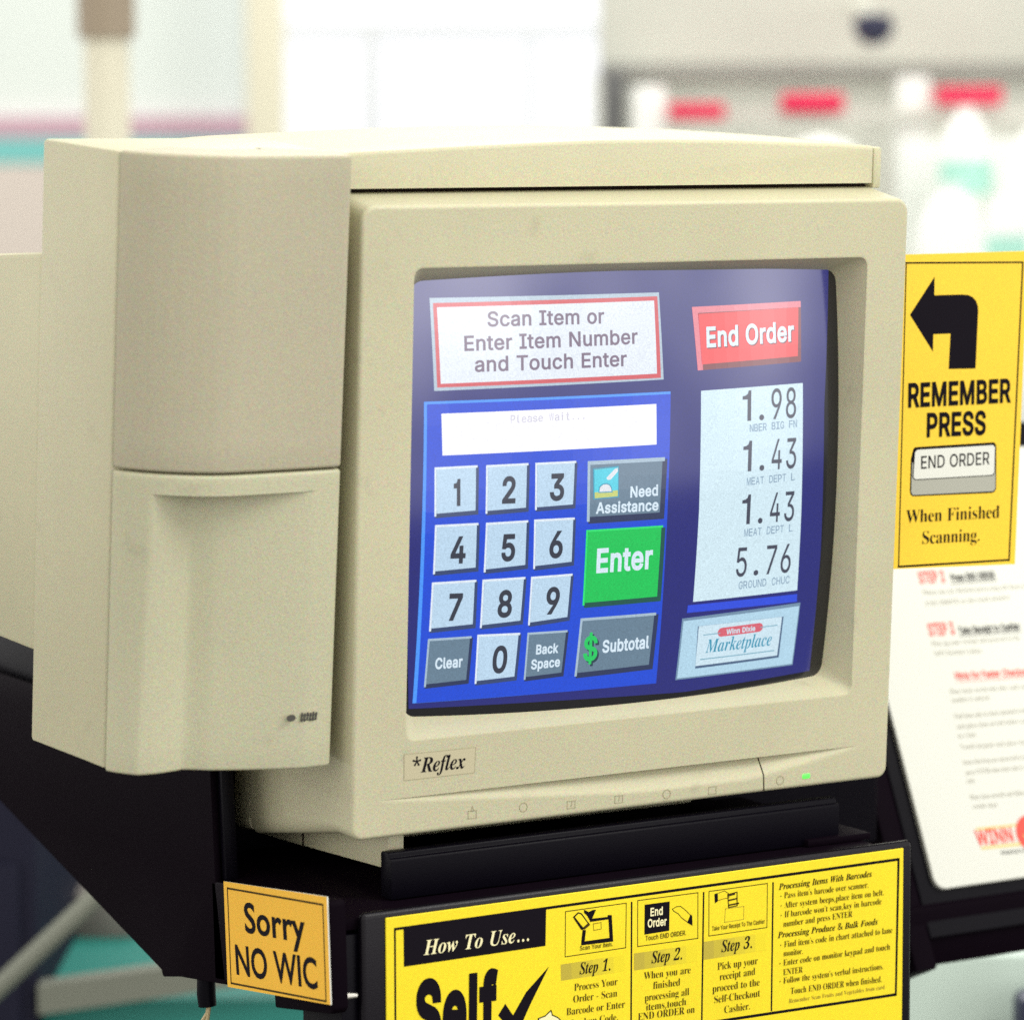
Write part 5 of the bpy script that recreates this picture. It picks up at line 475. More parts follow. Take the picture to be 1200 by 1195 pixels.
r = store_root('window', 'bright white shop window behind the top of the monitor', 'window', -.165, 8.6, -1.15)
MB().box(-.385, .385, 0, .03, .9, 3.2, bgm['day']).build('pane', r)
w = MB(); w.box(-.385, .385, -.02, -.002, 1.776, 1.806, bgm['sash']); w.box(-.19, -.155, -.02, -.002, .9, 1.775, bgm['sash']); w.box(.20, .225, -.02, -.002, .9, 1.775, bgm['sash']); w.box(-.40, -.386, -.02, .04, .9, 3.2, bgm['white']); w.box(.386, .40, -.02, .04, .9, 3.2, bgm['white']); w.build('frame', r)

r = store_root('freezer_case', 'pale grey freezer case with a deep fascia, blurred at upper right', 'freezer case', .75, 7.0, -1.15)
MB().box(-.575, 1.0, 0, .6, 0, 1.66, bgm['case'], .01).build('body', r)
MB().box(-.575, 1.0, -.06, -.002, 1.668, 2.6, bgm['fascia'], .008).build('fascia', r)
MB().box(-.575, 1.0, -.05, -.002, 1.645, 1.666, bgm['fascia2']).build('trim', r)
MB().box(-.57, -.525, -.1, -.055, 0, 1.655, bgm['post'], .006).build('post', r, 'dark grey end post')
for x0, x1, zt in ((-.512, -.45, 1.625), (.0, .06, 1.64)):
    MB().box(x0, x1, -.2, -.101, 0, zt, bgm['white'], .008).build('post', r, 'white enamelled door post')
for x0, x1, z0, z1 in ((-.448, -.343, 1.559, 1.59), (-.232, -.116, 1.573, 1.608), (.063, .186, 1.586, 1.62)):
    MB().box(x0, x1, -.3, -.22, z0, z1, bgm['pink'], .003).build('price_strip', r, 'pink red strip')
MB().box(-.448, .3, -.219, -.201, 1.56, 1.58, bgm['case']).build('strip_rail', r)

def lathe(mb, prof, m, n=20):
    vs = [(rr * math.cos(2 * math.pi * k / n), rr * math.sin(2 * math.pi * k / n), z) for rr, z in prof for k in range(n)]
    mb.add(vs, [[i * n + k, i * n + (k + 1) % n, (i + 1) * n + (k + 1) % n, (i + 1) * n + k] for i in range(len(prof) - 1) for k in range(n)], m, True); return mb
def jug(a, b, z, s, label, mint):
    j = store_root('jug', label, 'jug', a, b, z, 'white jugs in front of the freezer case')
    lathe(MB(), [(0.001, 0), (.055 * s, 0), (.062 * s, .01), (.062 * s, .15 * s), (.045 * s, .20 * s), (.02 * s, .235 * s), (.02 * s, .25 * s), (.001, .25 * s)], bgm['white']).build('bottle', j)
    if mint: lathe(MB(), [(.0635 * s, .045 * s), (.0635 * s, .125 * s)], bgm['mint']).build('label', j)
jug(.842, 6.5, .235, .78, 'white jug with a wide mint label, upper of the two mint labelled jugs', True)
jug(.878, 6.2, .125, .62, 'small white jug with a mint label, lower of the two mint labelled jugs', True)
jug(.985, 6.45, .10, 1.3, 'tall plain white jug at the right edge of the picture', False)
jug(.795, 6.35, .04, 1.0, 'plain white jug between the white post and the yellow arrow sign', False)
r = store_root('shelf', 'white shelf carrying the jugs, behind the yellow arrow sign', 'shelf', .95, 6.45, -1.15)
MB().box(-.22, .3, -.35, .25, 1.0, 1.19, bgm['white'], .01).build('board', r); MB().box(-.2, .28, -.3, .2, 0, 1.0, bgm['white']).build('base', r)
MB().box(-.22, .3, .2, .24, 1.2, 1.52, bgm['white'], .004).build('back_panel', r)
r = store_root('lamp_globe', 'white round globe lamp just above the monitor cover', 'lamp', .575, 6.5, .26)
lathe(MB(), [(.001, -.085), (.05, -.07), (.08, -.02), (.085, .02), (.075, .075), (.05, .105), (.001, .118)], bgm['white']).build('globe', r); MB().tube([(0, 0, -.085), (0, 0, -1.41)], .015, bgm['case']).build('stem', r)
r = store_root('camera_dome', 'small dark navy dome on the grey fascia', 'security camera', .679, 6.6, .580)
lathe(MB(), [(.001, -.035), (.02, -.03), (.036, -.014), (.038, .004), (.033, .020), (.001, .024)], bgm['navy']).build('dome', r); MB().tube([(0, 0, .024), (0, .35, .05)], .008, bgm['fascia']).build('arm', r)

r = store_root('cabinet', 'dark navy cabinet at the lower left corner', 'cabinet', -.72, 3.0, -1.15)
MB().box(-.3, .305, 0, .5, 0, 1.05, bgm['dark'], .01).build('body', r); MB().box(.18, .29, -.012, -.002, .3, .9, bgm['dark'], .004).build('door', r)
r = store_root('checkout_counter', 'teal checkout counter with a pale metal edge, below the black stand', 'counter', -.15, 3.0, -1.15, turn=D2R(0))
MB().box(-.30, .62, .02, .6, 0, .772, bgm['teal'], .004).build('body', r)
e = MB()
e.add([(-.266, -.004, .764), (.40, -.004, .858), (.40, -.004, .885), (-.266, -.004, .790), (-.266, .02, .764), (.40, .02, .858), (.40, .02, .885), (-.266, .02, .790)], [[0, 1, 2, 3], [7, 6, 5, 4], [0, 4, 5, 1], [3, 2, 6, 7], [0, 3, 7, 4], [1, 5, 6, 2]], bgm['metal']); e.build('edge_trim', r)
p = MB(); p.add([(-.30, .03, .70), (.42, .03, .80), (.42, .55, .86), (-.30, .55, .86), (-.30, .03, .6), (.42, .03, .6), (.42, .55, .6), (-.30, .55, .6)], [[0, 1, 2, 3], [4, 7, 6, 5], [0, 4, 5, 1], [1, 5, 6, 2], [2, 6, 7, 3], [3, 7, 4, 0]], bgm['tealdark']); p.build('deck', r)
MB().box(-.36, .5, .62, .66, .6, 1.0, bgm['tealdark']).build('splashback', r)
r = store_root('guard_rail', 'pale metal rail sloping up behind the black stand', 'rail', -.40, 2.9, -1.15)
MB().tube([(-.10, 0, .752), (.09, 0, .930), (.22, .1, 1.04)], .0085, bgm['metal'], 14).build('bar', r); MB().tube([(-.10, 0, 0), (-.10, 0, .752)], .0125, bgm['metal'], 12).build('foot', r)
r = store_root('scale', 'grey bagging scale behind the sloping rail', 'scale', -.392, 3.28, -.42)
b = MB(); b.box(-.034, .036, -.02, .06, 0, .085, bgm['grey'], .012); b.build('body', r); MB().box(-.012, .008, -.024, -.0205, .008, .022, bgm['metal'], .003).build('knob', r); MB().box(-.06, .06, -.02, .08, -.05, -.001, bgm['tealdark']).build('base', r)
r = store_root('card_reader', 'small oval beige reader in front of the dark cabinet', 'card reader', -.447, 3.28, -.37)
lathe(MB(), [(.001, -.002), (.012, .002), (.016, .02), (.013, .04), (.001, .046)], bgm['grey']).build('head', r); MB().tube([(0, 0, 0), (0, .02, -.3)], .006, bgm['dark']).build('stalk', r)
r = store_root('packing_bench', 'pale mint packing bench at the lower right corner', 'bench', .40, 2.8, -1.15)
MB().box(-.14, .5, 0, .7, .70, .862, bgm['pale'], .006).build('top', r); MB().box(-.12, .48, .05, .65, 0, .70, bgm['pale']).build('base', r)
r = store_root('handheld_scanner', 'dark scanner lying at the lower right corner by the packing bench', 'scanner', .418, 2.76, -.335)
MB().box(-.014, .05, -.02, .02, -.03, .026, bgm['navy'], .009).build('body', r); MB().box(-.005, .02, -.015, .015, -.1, -.031, bgm['navy'], .004).build('grip', r)

# ================================================================== MONITOR
TILT = 2.79
mon = thing('monitor', 'beige CRT touch monitor showing a blue self checkout keypad', 'monitor', (0, 0, 0), (D2R(TILT), 0, 0))
W2, HB, VL = .180, .3405, .0210          # half width, height, height of the crease above the control strip
OL, OR, OT, OB = -.1474, .1514, .3069, .0527
def rr(x0, x1, z0, z1, rad, nc=6, ns=10):
    'rounded rectangle, rad = (TL, TR, BR, BL); clockwise from the left end of the top side'
    out = []
    cs = ((x0, z1, rad[0], 180, 90, 1, -1), (x1, z1, rad[1], 90, 0, -1, -1), (x1, z0, rad[2], 0, -90, -1, 1), (x0, z0, rad[3], -90, -180, 1, 1))
    arcs = []
    for x, z, r_, a0, a1, sx_, sz_ in cs:
        arcs.append([(x + sx_ * r_ + r_ * math.cos(D2R(a0 + (a1 - a0) * k / nc)), z + sz_ * r_ + r_ * math.sin(D2R(a0 + (a1 - a0) * k / nc))) for k in range(nc + 1)])
    for i in range(4):
        out += arcs[i]; a, b = arcs[i][-1], arcs[(i + 1) % 4][0]
        out += [(a[0] + (b[0] - a[0]) * k / ns, a[1] + (b[1] - a[1]) * k / ns) for k in range(1, ns)]
    return out
def loft(mb, loops, m, cap0=False, cap1=False):
    n = len(loops[0]); vs = [p for l in loops for p in l]
    fs = [[i * n + k, i * n + (k + 1) % n, (i + 1) * n + (k + 1) % n, (i + 1) * n + k] for i in range(len(loops) - 1) for k in range(n)]
    if cap0: fs.append(list(range(n))[::-1])
    if cap1: fs.append([(len(loops) - 1) * n + k for k in range(n)])
    return mb.add(vs, fs, m, True)
def lp(ins, d, rad, bottom=0.0):
    R_ = max(rad - ins, .0004)
    return [(x, d, z + .0047 * max(0, min(1, (d - RE) / .0266)) * (z > .2)) for x, z in rr(-W2 + ins, W2 - ins, VL + bottom, HB - ins, (R_, R_, .00002, .00002))]
RE, RC = .0023, .0085
bz = MB(); loops = [lp(0, .1183, RC), lp(0, .030, RC), lp(0, RE, RC)]
for k in range(1, 7):
    a = math.pi / 2 * k / 6; loops.append(lp(RE * (1 - math.cos(a)), RE * (1 - math.sin(a)), RC))
def op(ins, d, rad): return [(x, d, z) for x, z in rr(OL + ins, OR - ins, OB + ins, OT - ins, (rad,) * 4)]
loops += [lp(RE + .0006, 0, RC), op(-.0014, 0, .0065), op(-.0007, 0, .0058), op(-.0002, .0002, .0054), op(0, .0007, .0052)]
for d in (.004, .010, .018, .0262): loops.append(op(.45 * d, d, .0052 + .1 * d))
loft(bz, loops, M['plastic'])
# control strip: a crease that deepens to the middle, rounded lower edge
def rec(u):
    if u < -.163 or u > .1556: return 0
    return .0072 * min((u + .163) / .17, 1, (.1556 - u) / .075) ** .9
rows = [VL - (VL - .0036) * k / 16 for k in range(17)] + [.0028, .0021, .0015, .001, .0006, .00028, .00007, 0]
cols = [-1 + x for x in (0, .0005, .0016, .0034, .006, .010, .015, .019)] + [-.97 + 1.94 * k / 60 for k in range(61)] + [1 - x for x in (.019, .015, .010, .006, .0034, .0016, .0005, 0)]
grid = []; RCB = .0065
def rnd(e): return 0 if e >= RE else RE - math.sqrt(max(RE * RE - (RE - max(e, 0)) ** 2, 0))
for v in rows:
    w = W2 - (RCB - math.sqrt(max(RCB ** 2 - (RCB - v) ** 2, 0)) if v < RCB else 0)
    for s in cols:
        u = w * s; e = min(W2 - abs(u), v)
        if v < RCB and abs(u) > W2 - RCB: e = RCB - math.hypot(abs(u) - (W2 - RCB), RCB - v)
        grid.append((u, max(0, rec(u) - (VL - v) * .58) + rnd(e), v))
nc = len(cols); nr = len(rows)
bz.add(grid, [[j * nc + i, j * nc + i + 1, (j + 1) * nc + i + 1, (j + 1) * nc + i] for j in range(nr - 1) for i in range(nc - 1)], M['plastic'], True)
edge = [grid[j * nc] for j in range(nr)] + [grid[(nr - 1) * nc + i] for i in range(1, nc)] + [grid[j * nc + nc - 1] for j in range(nr - 2, -1, -1)]
back = [edge] + [[(u, d, v - (.022 * (d - .02) / .1 if d > .02 else 0) * (1 - v / VL)) for u, _, v in edge] for d in (.02, .06, .1183)]
ne = len(edge)
bz.add([p for l in back for p in l], [[i * ne + k, i * ne + k + 1, (i + 1) * ne + k + 1, (i + 1) * ne + k] for i in range(3) for k in range(ne - 1)], M['plastic'], True)
bz.fix(); bezel = bz.build('bezel', mon, angle=40)
# rear casing behind a fine seam
c = MB()
sec = lambda i, d, b: [(x, d, z) for x, z in rr(-W2 + .0006 + i, W2 - .0006 - i, b, HB - .004 - i, (.006,) * 4)]
loft(c, [sec(.004, .1196, -.016), sec(0, .1205, -.0205), sec(0, .139, -.0235), sec(.003, .143, -.021), sec(.035, .19, .01), sec(.06, .31, .04)], M['plastic'], True, True)
c.build('rear_casing', mon, angle=50)
c = MB(); c.prism([(-W2 + .001, -.012), (W2 - .001, -.012), (W2 - .001, HB - .004), (-W2 + .001, HB - .004)], 'y', .105, .1210, M['groove']); c.build('seam_gasket', mon)
# foot under the casing
ft = MB(); ft.prism([(.013, .004), (.0125, -.0205), (.02, -.0222), (.108, -.0300), (.172, -.0355), (.172, .004)], 'x', -.150, -.140, M['plastic'], .0012); ft.prism([(.10, .004), (.10, -.0292), (.108, -.0300), (.172, -.0355), (.172, .004)], 'x', -.1398, .110, M['plastic'], .0012)
foot = ft.build('foot', mon)
ft = MB(); ft.box(-.1506, -.1498, .1098, .1108, -.0305, -.012, M['groove']); ft.build('seam', foot)

# picture tube
DISP = {'raster':[(-.13901,.30373),(.13755,.30002),(.13375,.21975),(.13529,.13483),(.13355,.06451),(.04095,.061),(-.05059,.06356),(-.13584,.06556),(-.14501,.17477)],'prompt_outer':[(-.12849,.28956),(.01475,.28953),(.01733,.24118),(-.12657,.23975)],'prompt_red':[(-.12656,.28681),(.01356,.28743),(.01542,.2422),(-.12482,.24154)],'prompt_white':[(-.12437,.28451),(.01123,.28513),(.0127,.24466),(-.12282,.24356)],'panel':[(-.13254,.23415),(.02202,.23435),(.02063,.06804),(-.13381,.06857)],'panel_in':[(-.1308,.23273),(.02204,.23291),(.02063,.06804),(-.13156,.06867)],'field':[(-.12253,.22746),(.0123,.2278),(.01277,.20511),(-.12178,.20482)],'keys':[('1',[(-.12644,.19857),(-.10087,.19878),(-.10068,.17259),(-.12602,.17173)]),('2',[(-.09573,.19859),(-.06981,.19867),(-.06994,.17267),(-.09551,.1719)]),('3',[(-.06558,.1986),(-.03979,.19856),(-.04043,.17296),(-.06516,.17246)]),('4',[(-.12553,.16714),(-.09962,.16714),(-.09956,.14109),(-.12583,.14008)]),('5',[(-.09507,.16694),(-.0692,.1671),(-.06917,.14082),(-.0955,.13951)]),('6',[(-.06549,.16726),(-.03991,.16708),(-.03999,.1409),(-.06501,.13964)]),('7',[(-.12622,.13562),(-.0997,.13574),(-.09972,.10953),(-.12669,.10845)]),('8',[(-.09603,.13555),(-.06963,.13559),(-.07061,.10974),(-.09624,.10852)]),('9',[(-.06611,.1354),(-.03991,.13561),(-.04102,.10982),(-.06656,.10804)]),('0',[(-.09751,.1049),(-.07114,.10427),(-.0723,.07811),(-.09744,.07712)])],'gkeys':[('Clear',[(-.1271,.10437),(-.10094,.10433),(-.10189,.07838),(-.12786,.07731)]),('Back',[(-.0666,.10399),(-.04118,.1037),(-.04262,.07821),(-.0671,.07721)])],'need':[(-.03251,.19802),(.01859,.19774),(.0175,.16404),(-.03207,.1642)],'enter':[(-.03219,.15961),(.01868,.15918),(.01792,.11729),(-.03247,.11703)],'subtotal':[(-.03322,.10979),(.01703,.10943),(.01556,.07769),(-.03479,.07665)],'end':[(.03698,.28083),(.11558,.28167),(.11552,.2471),(.04068,.24527)],'end_in':[(.04136,.27682),(.1136,.27809),(.11291,.25038),(.04363,.24861)],'receipt':[(.04299,.23379),(.11699,.23481),(.11844,.16113),(.11866,.11407),(.04241,.11356),(.0434,.16586)],'bar':[(.03897,.11188),(.11887,.11188),(.11913,.1073),(.03851,.10746)],'logo':[(.03543,.10446),(.12176,.10657),(.11964,.06948),(.03384,.06867)],'logo_in':[(.03646,.1029),(.12091,.10461),(.11888,.07033),(.03494,.06958)],'card_sh':[(.04667,.09913),(.10936,.09951),(.10817,.07518),(.04702,.07432)],'card':[(.04728,.09908),(.10814,.09946),(.10672,.07654),(.04692,.07579)],'pill':[(.0633,.0968),(.09134,.0971),(.09121,.09221),(.06442,.09159)],'lines':[[(.05078,.09391),(.06295,.09407),(.063,.09352),(.05083,.09336)],[(.0922,.0949),(.10498,.09502),(.10504,.09446),(.09225,.09434)],[(.04978,.07972),(.10405,.08005),(.10412,.07944),(.04984,.07911)]],'icon':[(-.02926,.19385),(-.01246,.19453),(-.01183,.17682),(-.0285,.17644)],'icon_in':[(-.02852,.1931),(-.013,.19384),(-.01283,.18094),(-.0281,.18048)],'dome':[(-.02534,.18035),(-.0249,.18342),(-.02273,.18485),(-.02052,.18503),(-.01854,.18432),(-.0172,.18258),(-.01672,.18017)],'hand':[(-.02063,.18823),(-.01521,.19299),(-.01327,.19347),(-.0132,.19146),(-.01781,.18715),(-.01975,.187)]}
DTEXT = {'prompt':[('Scan Item or','p',(-.09495,.27377),(-.02154,.27366),.0077,0),('Enter Item Number','p',(-.10938,.26095),(.00016,.26184),.00779,0),('and Touch Enter','p',(-.10284,.24955),(-.00718,.24979),.00779,0)],'wait':[('Please Wait...','m',(-.08133,.22095),(-.03355,.22145),.00424,1)],'digits':[('1','d',(-.11568,.1776),(-.1101,.17771),.01353,0),('2','d',(-.0868,.17767),(-.07634,.17755),.01364,0),('3','d',(-.05689,.17781),(-.04612,.17765),.01375,0),('4','d',(-.11648,.14607),(-.10629,.14592),.01368,0),('5','d',(-.08618,.14576),(-.07568,.14557),.01379,0),('6','d',(-.05664,.14585),(-.04583,.1456),.01389,0),('7','d',(-.11684,.11449),(-.10661,.11427),.01383,0),('8','d',(-.08696,.11446),(-.07644,.11419),.01394,0),('9','d',(-.05732,.11429),(-.04648,.11396),.01403,0),('0','d',(-.08831,.08315),(-.07776,.0828),.01411,0)],'gtext':[('Clear','n',(-.1223,.08736),(-.10572,.08755),.00579,0),('Back','n',(-.06107,.09146),(-.04673,.09146),.00514,0),('Space','n',(-.06336,.0831),(-.04472,.0835),.00516,0),('Need','n',(-.00477,.17647),(.01464,.17667),.00578,0),('Assistance','n',(-.02653,.1687),(.01503,.1682),.00581,0),('Subtotal','n',(-.01807,.08919),(.01328,.08955),.00672,0)],'enter':[('Enter','n',(-.02564,.13549),(.01256,.13556),.01267,0)],'dollar':[('$','b',(-.03058,.08543),(-.02029,.08566),.01331,0)],'end':[('End Order','n',(.04599,.25833),(.11029,.25949),.01064,0)],'price':[('1.98','q',(.07011,.21526),(.11357,.21535),.0171,1),('1.43','q',(.07112,.18649),(.1144,.18622),.01725,1),('1.43','q',(.07151,.15605),(.11425,.15568),.01691,1),('5.76','q',(.06995,.12597),(.1137,.12542),.01659,1)],'item':[('NBER BIG FN','m',(.07769,.20882),(.1131,.20973),.00419,1),('MEAT DEPT L','m',(.07644,.17836),(.11249,.17916),.00422,1),('MEAT DEPT L','m',(.076,.14884),(.11243,.14932),.00427,1),('GROUND CHUC','m',(.07398,.11845),(.11233,.11898),.00432,1)],'logo':[('Marketplace','i',(.05367,.08305),(.10176,.08316),.0077,0)],'pill':[('Winn Dixie','n',(.06739,.0927),(.08858,.09309),.0028,0)]}
def gd(u, v): return .0048 + ((u - .002) ** 2 + (v - .18) ** 2) / 2.4
def scr(u, v, layer=0): return (u, gd(u, v) - layer * .00012, v)
t = MB(); t.quad([(OL + .003, OT - .003), (OR - .003, OT - .003), (OR - .003, OB + .003), (OL + .003, OB + .003)], scr, M['crt'], 0, 48, 40)
t.sm = [True] * len(t.f); tube = t.build('screen', mon)
ras = DISP['raster']
def polyline(ps, t):
    n = len(ps) - 1; i = min(int(t * n), n - 1); f_ = t * n - i
    return ((ps[i][0] * (1 - f_) + ps[i + 1][0] * f_), (ps[i][1] * (1 - f_) + ps[i + 1][1] * f_))
top_, right_, bot_, left_ = [ras[0], ras[1]], ras[1:5], [ras[7], ras[6], ras[5], ras[4]], [ras[0], ras[8], ras[7]]
r_ = MB(); N = 40; vs = []
for j in range(N + 1):
    for i in range(N + 1):
        s, q = i / N, j / N; T_, B_, L_, R_ = polyline(top_, s), polyline(bot_, s), polyline(left_, q), polyline(right_, q)
        vs.append(scr(*[(1 - q) * T_[a] + q * B_[a] + (1 - s) * L_[a] + s * R_[a] - ((1 - s) * (1 - q) * top_[0][a] + s * (1 - q) * top_[1][a] + s * q * bot_[-1][a] + (1 - s) * q * bot_[0][a]) for a in (0, 1)], 1))
r_.add(vs, [[j * (N + 1) + i, j * (N + 1) + i + 1, (j + 1) * (N + 1) + i + 1, (j + 1) * (N + 1) + i] for j in range(N) for i in range(N)], G['navy'], True); r_.build('picture', tube)
d = MB(); d.quad(DISP['prompt_outer'], scr, G['grey'], 2, 12, 6); d.quad(DISP['prompt_red'], scr, G['red'], 3, 12, 6); d.quad(DISP['prompt_white'], scr, G['white'], 4, 12, 6)
for it in DTEXT['prompt']: d.text(it, scr, G['prompt'], 5)
d.build('prompt_box', tube)
d = MB(); d.quad(DISP['panel'], scr, G['edge'], 2, 12, 14); d.quad(DISP['panel_in'], scr, G['blue'], 3, 12, 14); d.quad(DISP['field'], scr, G['field'], 4, 10, 4)
for it in DTEXT['wait']: d.text(it, scr, G['wait'], 5)
d.build('keypad_panel', tube)
def shrink(q, l, t_, r_, b):
    'inset a TL TR BR BL quad by fractions of its sides'
    P = lambda s, v: tuple((q[0][a] * (1 - s) + q[1][a] * s) * (1 - v) + (q[3][a] * (1 - s) + q[2][a] * s) * v for a in (0, 1))
    return [P(l, t_), P(1 - r_, t_), P(1 - r_, 1 - b), P(l, 1 - b)]
def button(q, face, hi, lo, name, texts=(), tm=None, fx=.06, fy=.06, extra=None):
    d = MB(); d.quad(shrink(q, .02, .03, -.035, -.035), scr, lo, 4, 5, 4); d.quad(q, scr, hi, 5, 5, 4); d.quad(shrink(q, fx * .7, fy * .8, 0, 0), scr, lo, 6, 5, 4); d.quad(shrink(q, fx * .7, fy * .8, fx * .7, fy), scr, face, 7, 5, 4)
    if extra: extra(d)
    for it in texts: d.text(it, scr, tm, 9)
    return d.build(name, tube)
for (k, q), it in zip(DISP['keys'], DTEXT['digits']): button(q, G['key'], G['key_hi'], G['key_lo'], 'number_key', (it,), G['digit'])
gt = {i[0]: i for i in DTEXT['gtext']}
button(DISP['gkeys'][0][1], G['gkey'], G['gkey_hi'], G['gkey_lo'], 'clear_key', (gt['Clear'],), G['gtext'])
button(DISP['gkeys'][1][1], G['gkey'], G['gkey_hi'], G['gkey_lo'], 'back_space_key', (gt['Back'], gt['Space']), G['gtext'])
def icon(d):
    d.quad(DISP['icon'], scr, G['teal'], 8, 3, 3); d.quad(shrink(DISP['icon'], .05, .04, .05, .04), scr, G['icon_y'], 9, 3, 3); d.quad(DISP['icon_in'], scr, G['cyan'], 10, 3, 3)
    d.poly(DISP['dome'], scr, G['icon_w'], 11); d.poly(DISP['hand'], scr, G['icon_w'], 11)
    d.outline(DISP['dome'], .0006, scr, G['teal'], 12)
button(DISP['need'], G['gkey'], G['gkey_hi'], G['gkey_lo'], 'assistance_button', (gt['Need'], gt['Assistance']), G['gtext'], .05, .08, icon)
button(DISP['enter'], G['green'], G['green_hi'], G['green_lo'], 'enter_button', DTEXT['enter'], G['gtext'], .035, .035)
def dollar(d):
    s, st, a, b, cp_ = DTEXT['dollar'][0][:5]
    d.text((s, st, (a[0] + .0012, a[1] - .0012), (b[0] + .0012, b[1] - .0012), cp_), scr, G['dollar_s'], 8); d.text(DTEXT['dollar'][0], scr, G['dollar'], 9)
button(DISP['subtotal'], G['gkey'], G['gkey_hi'], G['gkey_lo'], 'subtotal_button', (gt['Subtotal'],), G['gtext'], .04, .06, dollar)
d = MB(); d.quad(DISP['end'], scr, G['end_hi'], 2, 8, 4); d.quad(shrink(DISP['end'], .05, .1, 0, 0), scr, G['end_lo'], 3, 8, 4); d.quad(DISP['end_in'], scr, G['end'], 4, 8, 4)
for it in DTEXT['end']:
    s, st, a, b, cp_ = it[:5]; d.text((s, st, (a[0] + .0007, a[1] - .0007), (b[0] + .0007, b[1] - .0007), cp_), scr, G['end_lo'], 5); d.text(it, scr, G['gtext'], 6)
d.build('end_order_button', tube)
d = MB(); q = DISP['receipt']; d.quad([q[0], q[1], q[2], q[5]], scr, G['receipt'], 2, 6, 6); d.quad([q[5], q[2], q[3], q[4]], scr, G['receipt'], 2, 6, 6)
for it in DTEXT['price']: d.text(it, scr, G['price'], 4)
for it in DTEXT['item']: d.text(it, scr, G['item'], 4)
d.quad(DISP['bar'], scr, G['bar'], 2, 6, 2); d.build('price_list', tube)
d = MB(); d.quad(DISP['logo'], scr, G['logo_edge'], 3, 8, 4); d.quad(DISP['logo_in'], scr, G['logo'], 4, 8, 4); d.quad(DISP['card_sh'], scr, G['card_sh'], 5, 6, 3); d.quad(DISP['card'], scr, G['card'], 6, 6, 3)
q = DISP['pill']; pc = []
for k in range(9): a = math.pi / 2 + math.pi * k / 8; x0, z0, hx, hz = (q[0][0] + q[3][0]) / 2, (q[0][1] + q[3][1]) / 2, .0028, (q[0][1] - q[3][1]) / 2; pc.append((x0 + hx * math.cos(a), z0 + hz * math.sin(a)))
for k in range(9): a = -math.pi / 2 + math.pi * k / 8; x0, z0 = (q[1][0] + q[2][0]) / 2, (q[1][1] + q[2][1]) / 2; pc.append((x0 + hx * math.cos(a), z0 + hz * math.sin(a)))
d.poly(pc, scr, G['pill'], 7)
for l in DISP['lines']: d.quad(l, scr, G['thin'], 7, 3, 1)
for it in DTEXT['logo']: d.text(it, scr, G['teal'], 8)
for it in DTEXT['pill']: d.text(it, scr, G['card'], 8)
d.build('store_logo', tube)
# badge, icons, power light
front = lambda u, v, l=1: (u, -l * .0001, v)
d = MB(); q = [(-.14855, .0452), (-.1035, .0450), (-.1038, .0306), (-.14842, .0306)]; d.quad(q, front, M['badge'], 1); d.ring(q, .0003, front, M['faint'], 2); d.text(('*Reflex', 'i', (-.14375, .0342), (-.1100, .0339), .0081), front, M['ink'], 3); d.build('badge', mon)
def strip(u, v, l=1): return (u, max(0, rec(u) - (VL - v) * .58) - l * .0002, v)
for k, (x, z) in enumerate(((-.1048, .0079), (-.0720, .0080), (-.0407, .0068), (-.0090, .0066), (.0234, .0057), (.0548, .0053), (.1023, .0058))):
    d = MB(); s = .0026
    if k in (1, 4, 6): d.outline([(x + s * math.cos(a * .7), z + s * math.sin(a * .7)) for a in range(9)], .0004, strip, M['faint'])
    else: d.outline([(x - s, z - s), (x + s, z - s), (x + s, z + s * .6), (x - s, z + s * .6)], .0004, strip, M['faint'])
    if k == 0: d.outline([(x - s * .4, z + s * .6), (x, z + s * 1.5), (x + s * .4, z + s * .6)], .0004, strip, M['faint'])
    if k in (2, 3): d.outline([(x, z - s * .5), (x + s * .2, z + s * .3)], .0005, strip, M['faint'], closed=False)
    if k == 4: d.outline([(x - s, z - s * 1.4), (x + s, z - s * 1.4)], .0004, strip, M['faint'], closed=False)
    d.build('icon', mon)
d = MB(); d.quad([(.0894, .0205), (.0901, .0205), (.0914, .0006), (.0907, .0006)], strip, M['groove'], 1, 1, 12); d.build('power_button_seam', mon)
d = MB(); d.box(.1180, .1238, -.0005, .001, .0048, .0080, M['led'], .0008); d.build('power_light', mon)

# ================================================================== HOUSING (left of and above the monitor)
BT = 5.3
hou = thing('terminal_housing', 'tall beige housing with a rounded door and a lid reaching over the monitor', 'housing', (0, 0, .341), (D2R(BT), 0, 0))
PROF = [(-.1880, .0040), (-.1880, -.0170), (-.1886, -.0192), (-.1900, -.0208), (-.1925, -.0214), (-.205, -.0217), (-.22, -.0218), (-.24, -.0217), (-.2545, -.0213), (-.263, -.0196), (-.271, -.0166), (-.279, -.0126), (-.286, -.0082), (-.2925, -.0032), (-.2985, .0026), (-.3030, .0082), (-.3052, .0124)]
# resample by length
def resample(ps, step):
    out = [ps[0]]
    for a, b in zip(ps, ps[1:]):
        n = max(1, int(round(math.hypot(b[0] - a[0], b[1] - a[1]) / step)))
        out += [(a[0] + (b[0] - a[0]) * k / n, a[1] + (b[1] - a[1]) * k / n) for k in range(1, n + 1)]
    return out
PR = resample(PROF, .0022)
NR = []
for i, p in enumerate(PR):
    a, b = PR[max(i - 1, 0)], PR[min(i + 1, len(PR) - 1)]; t_ = Vector((b[0] - a[0], b[1] - a[1])).normalized(); NR.append((t_.y, -t_.x) if False else (-t_.y, t_.x))
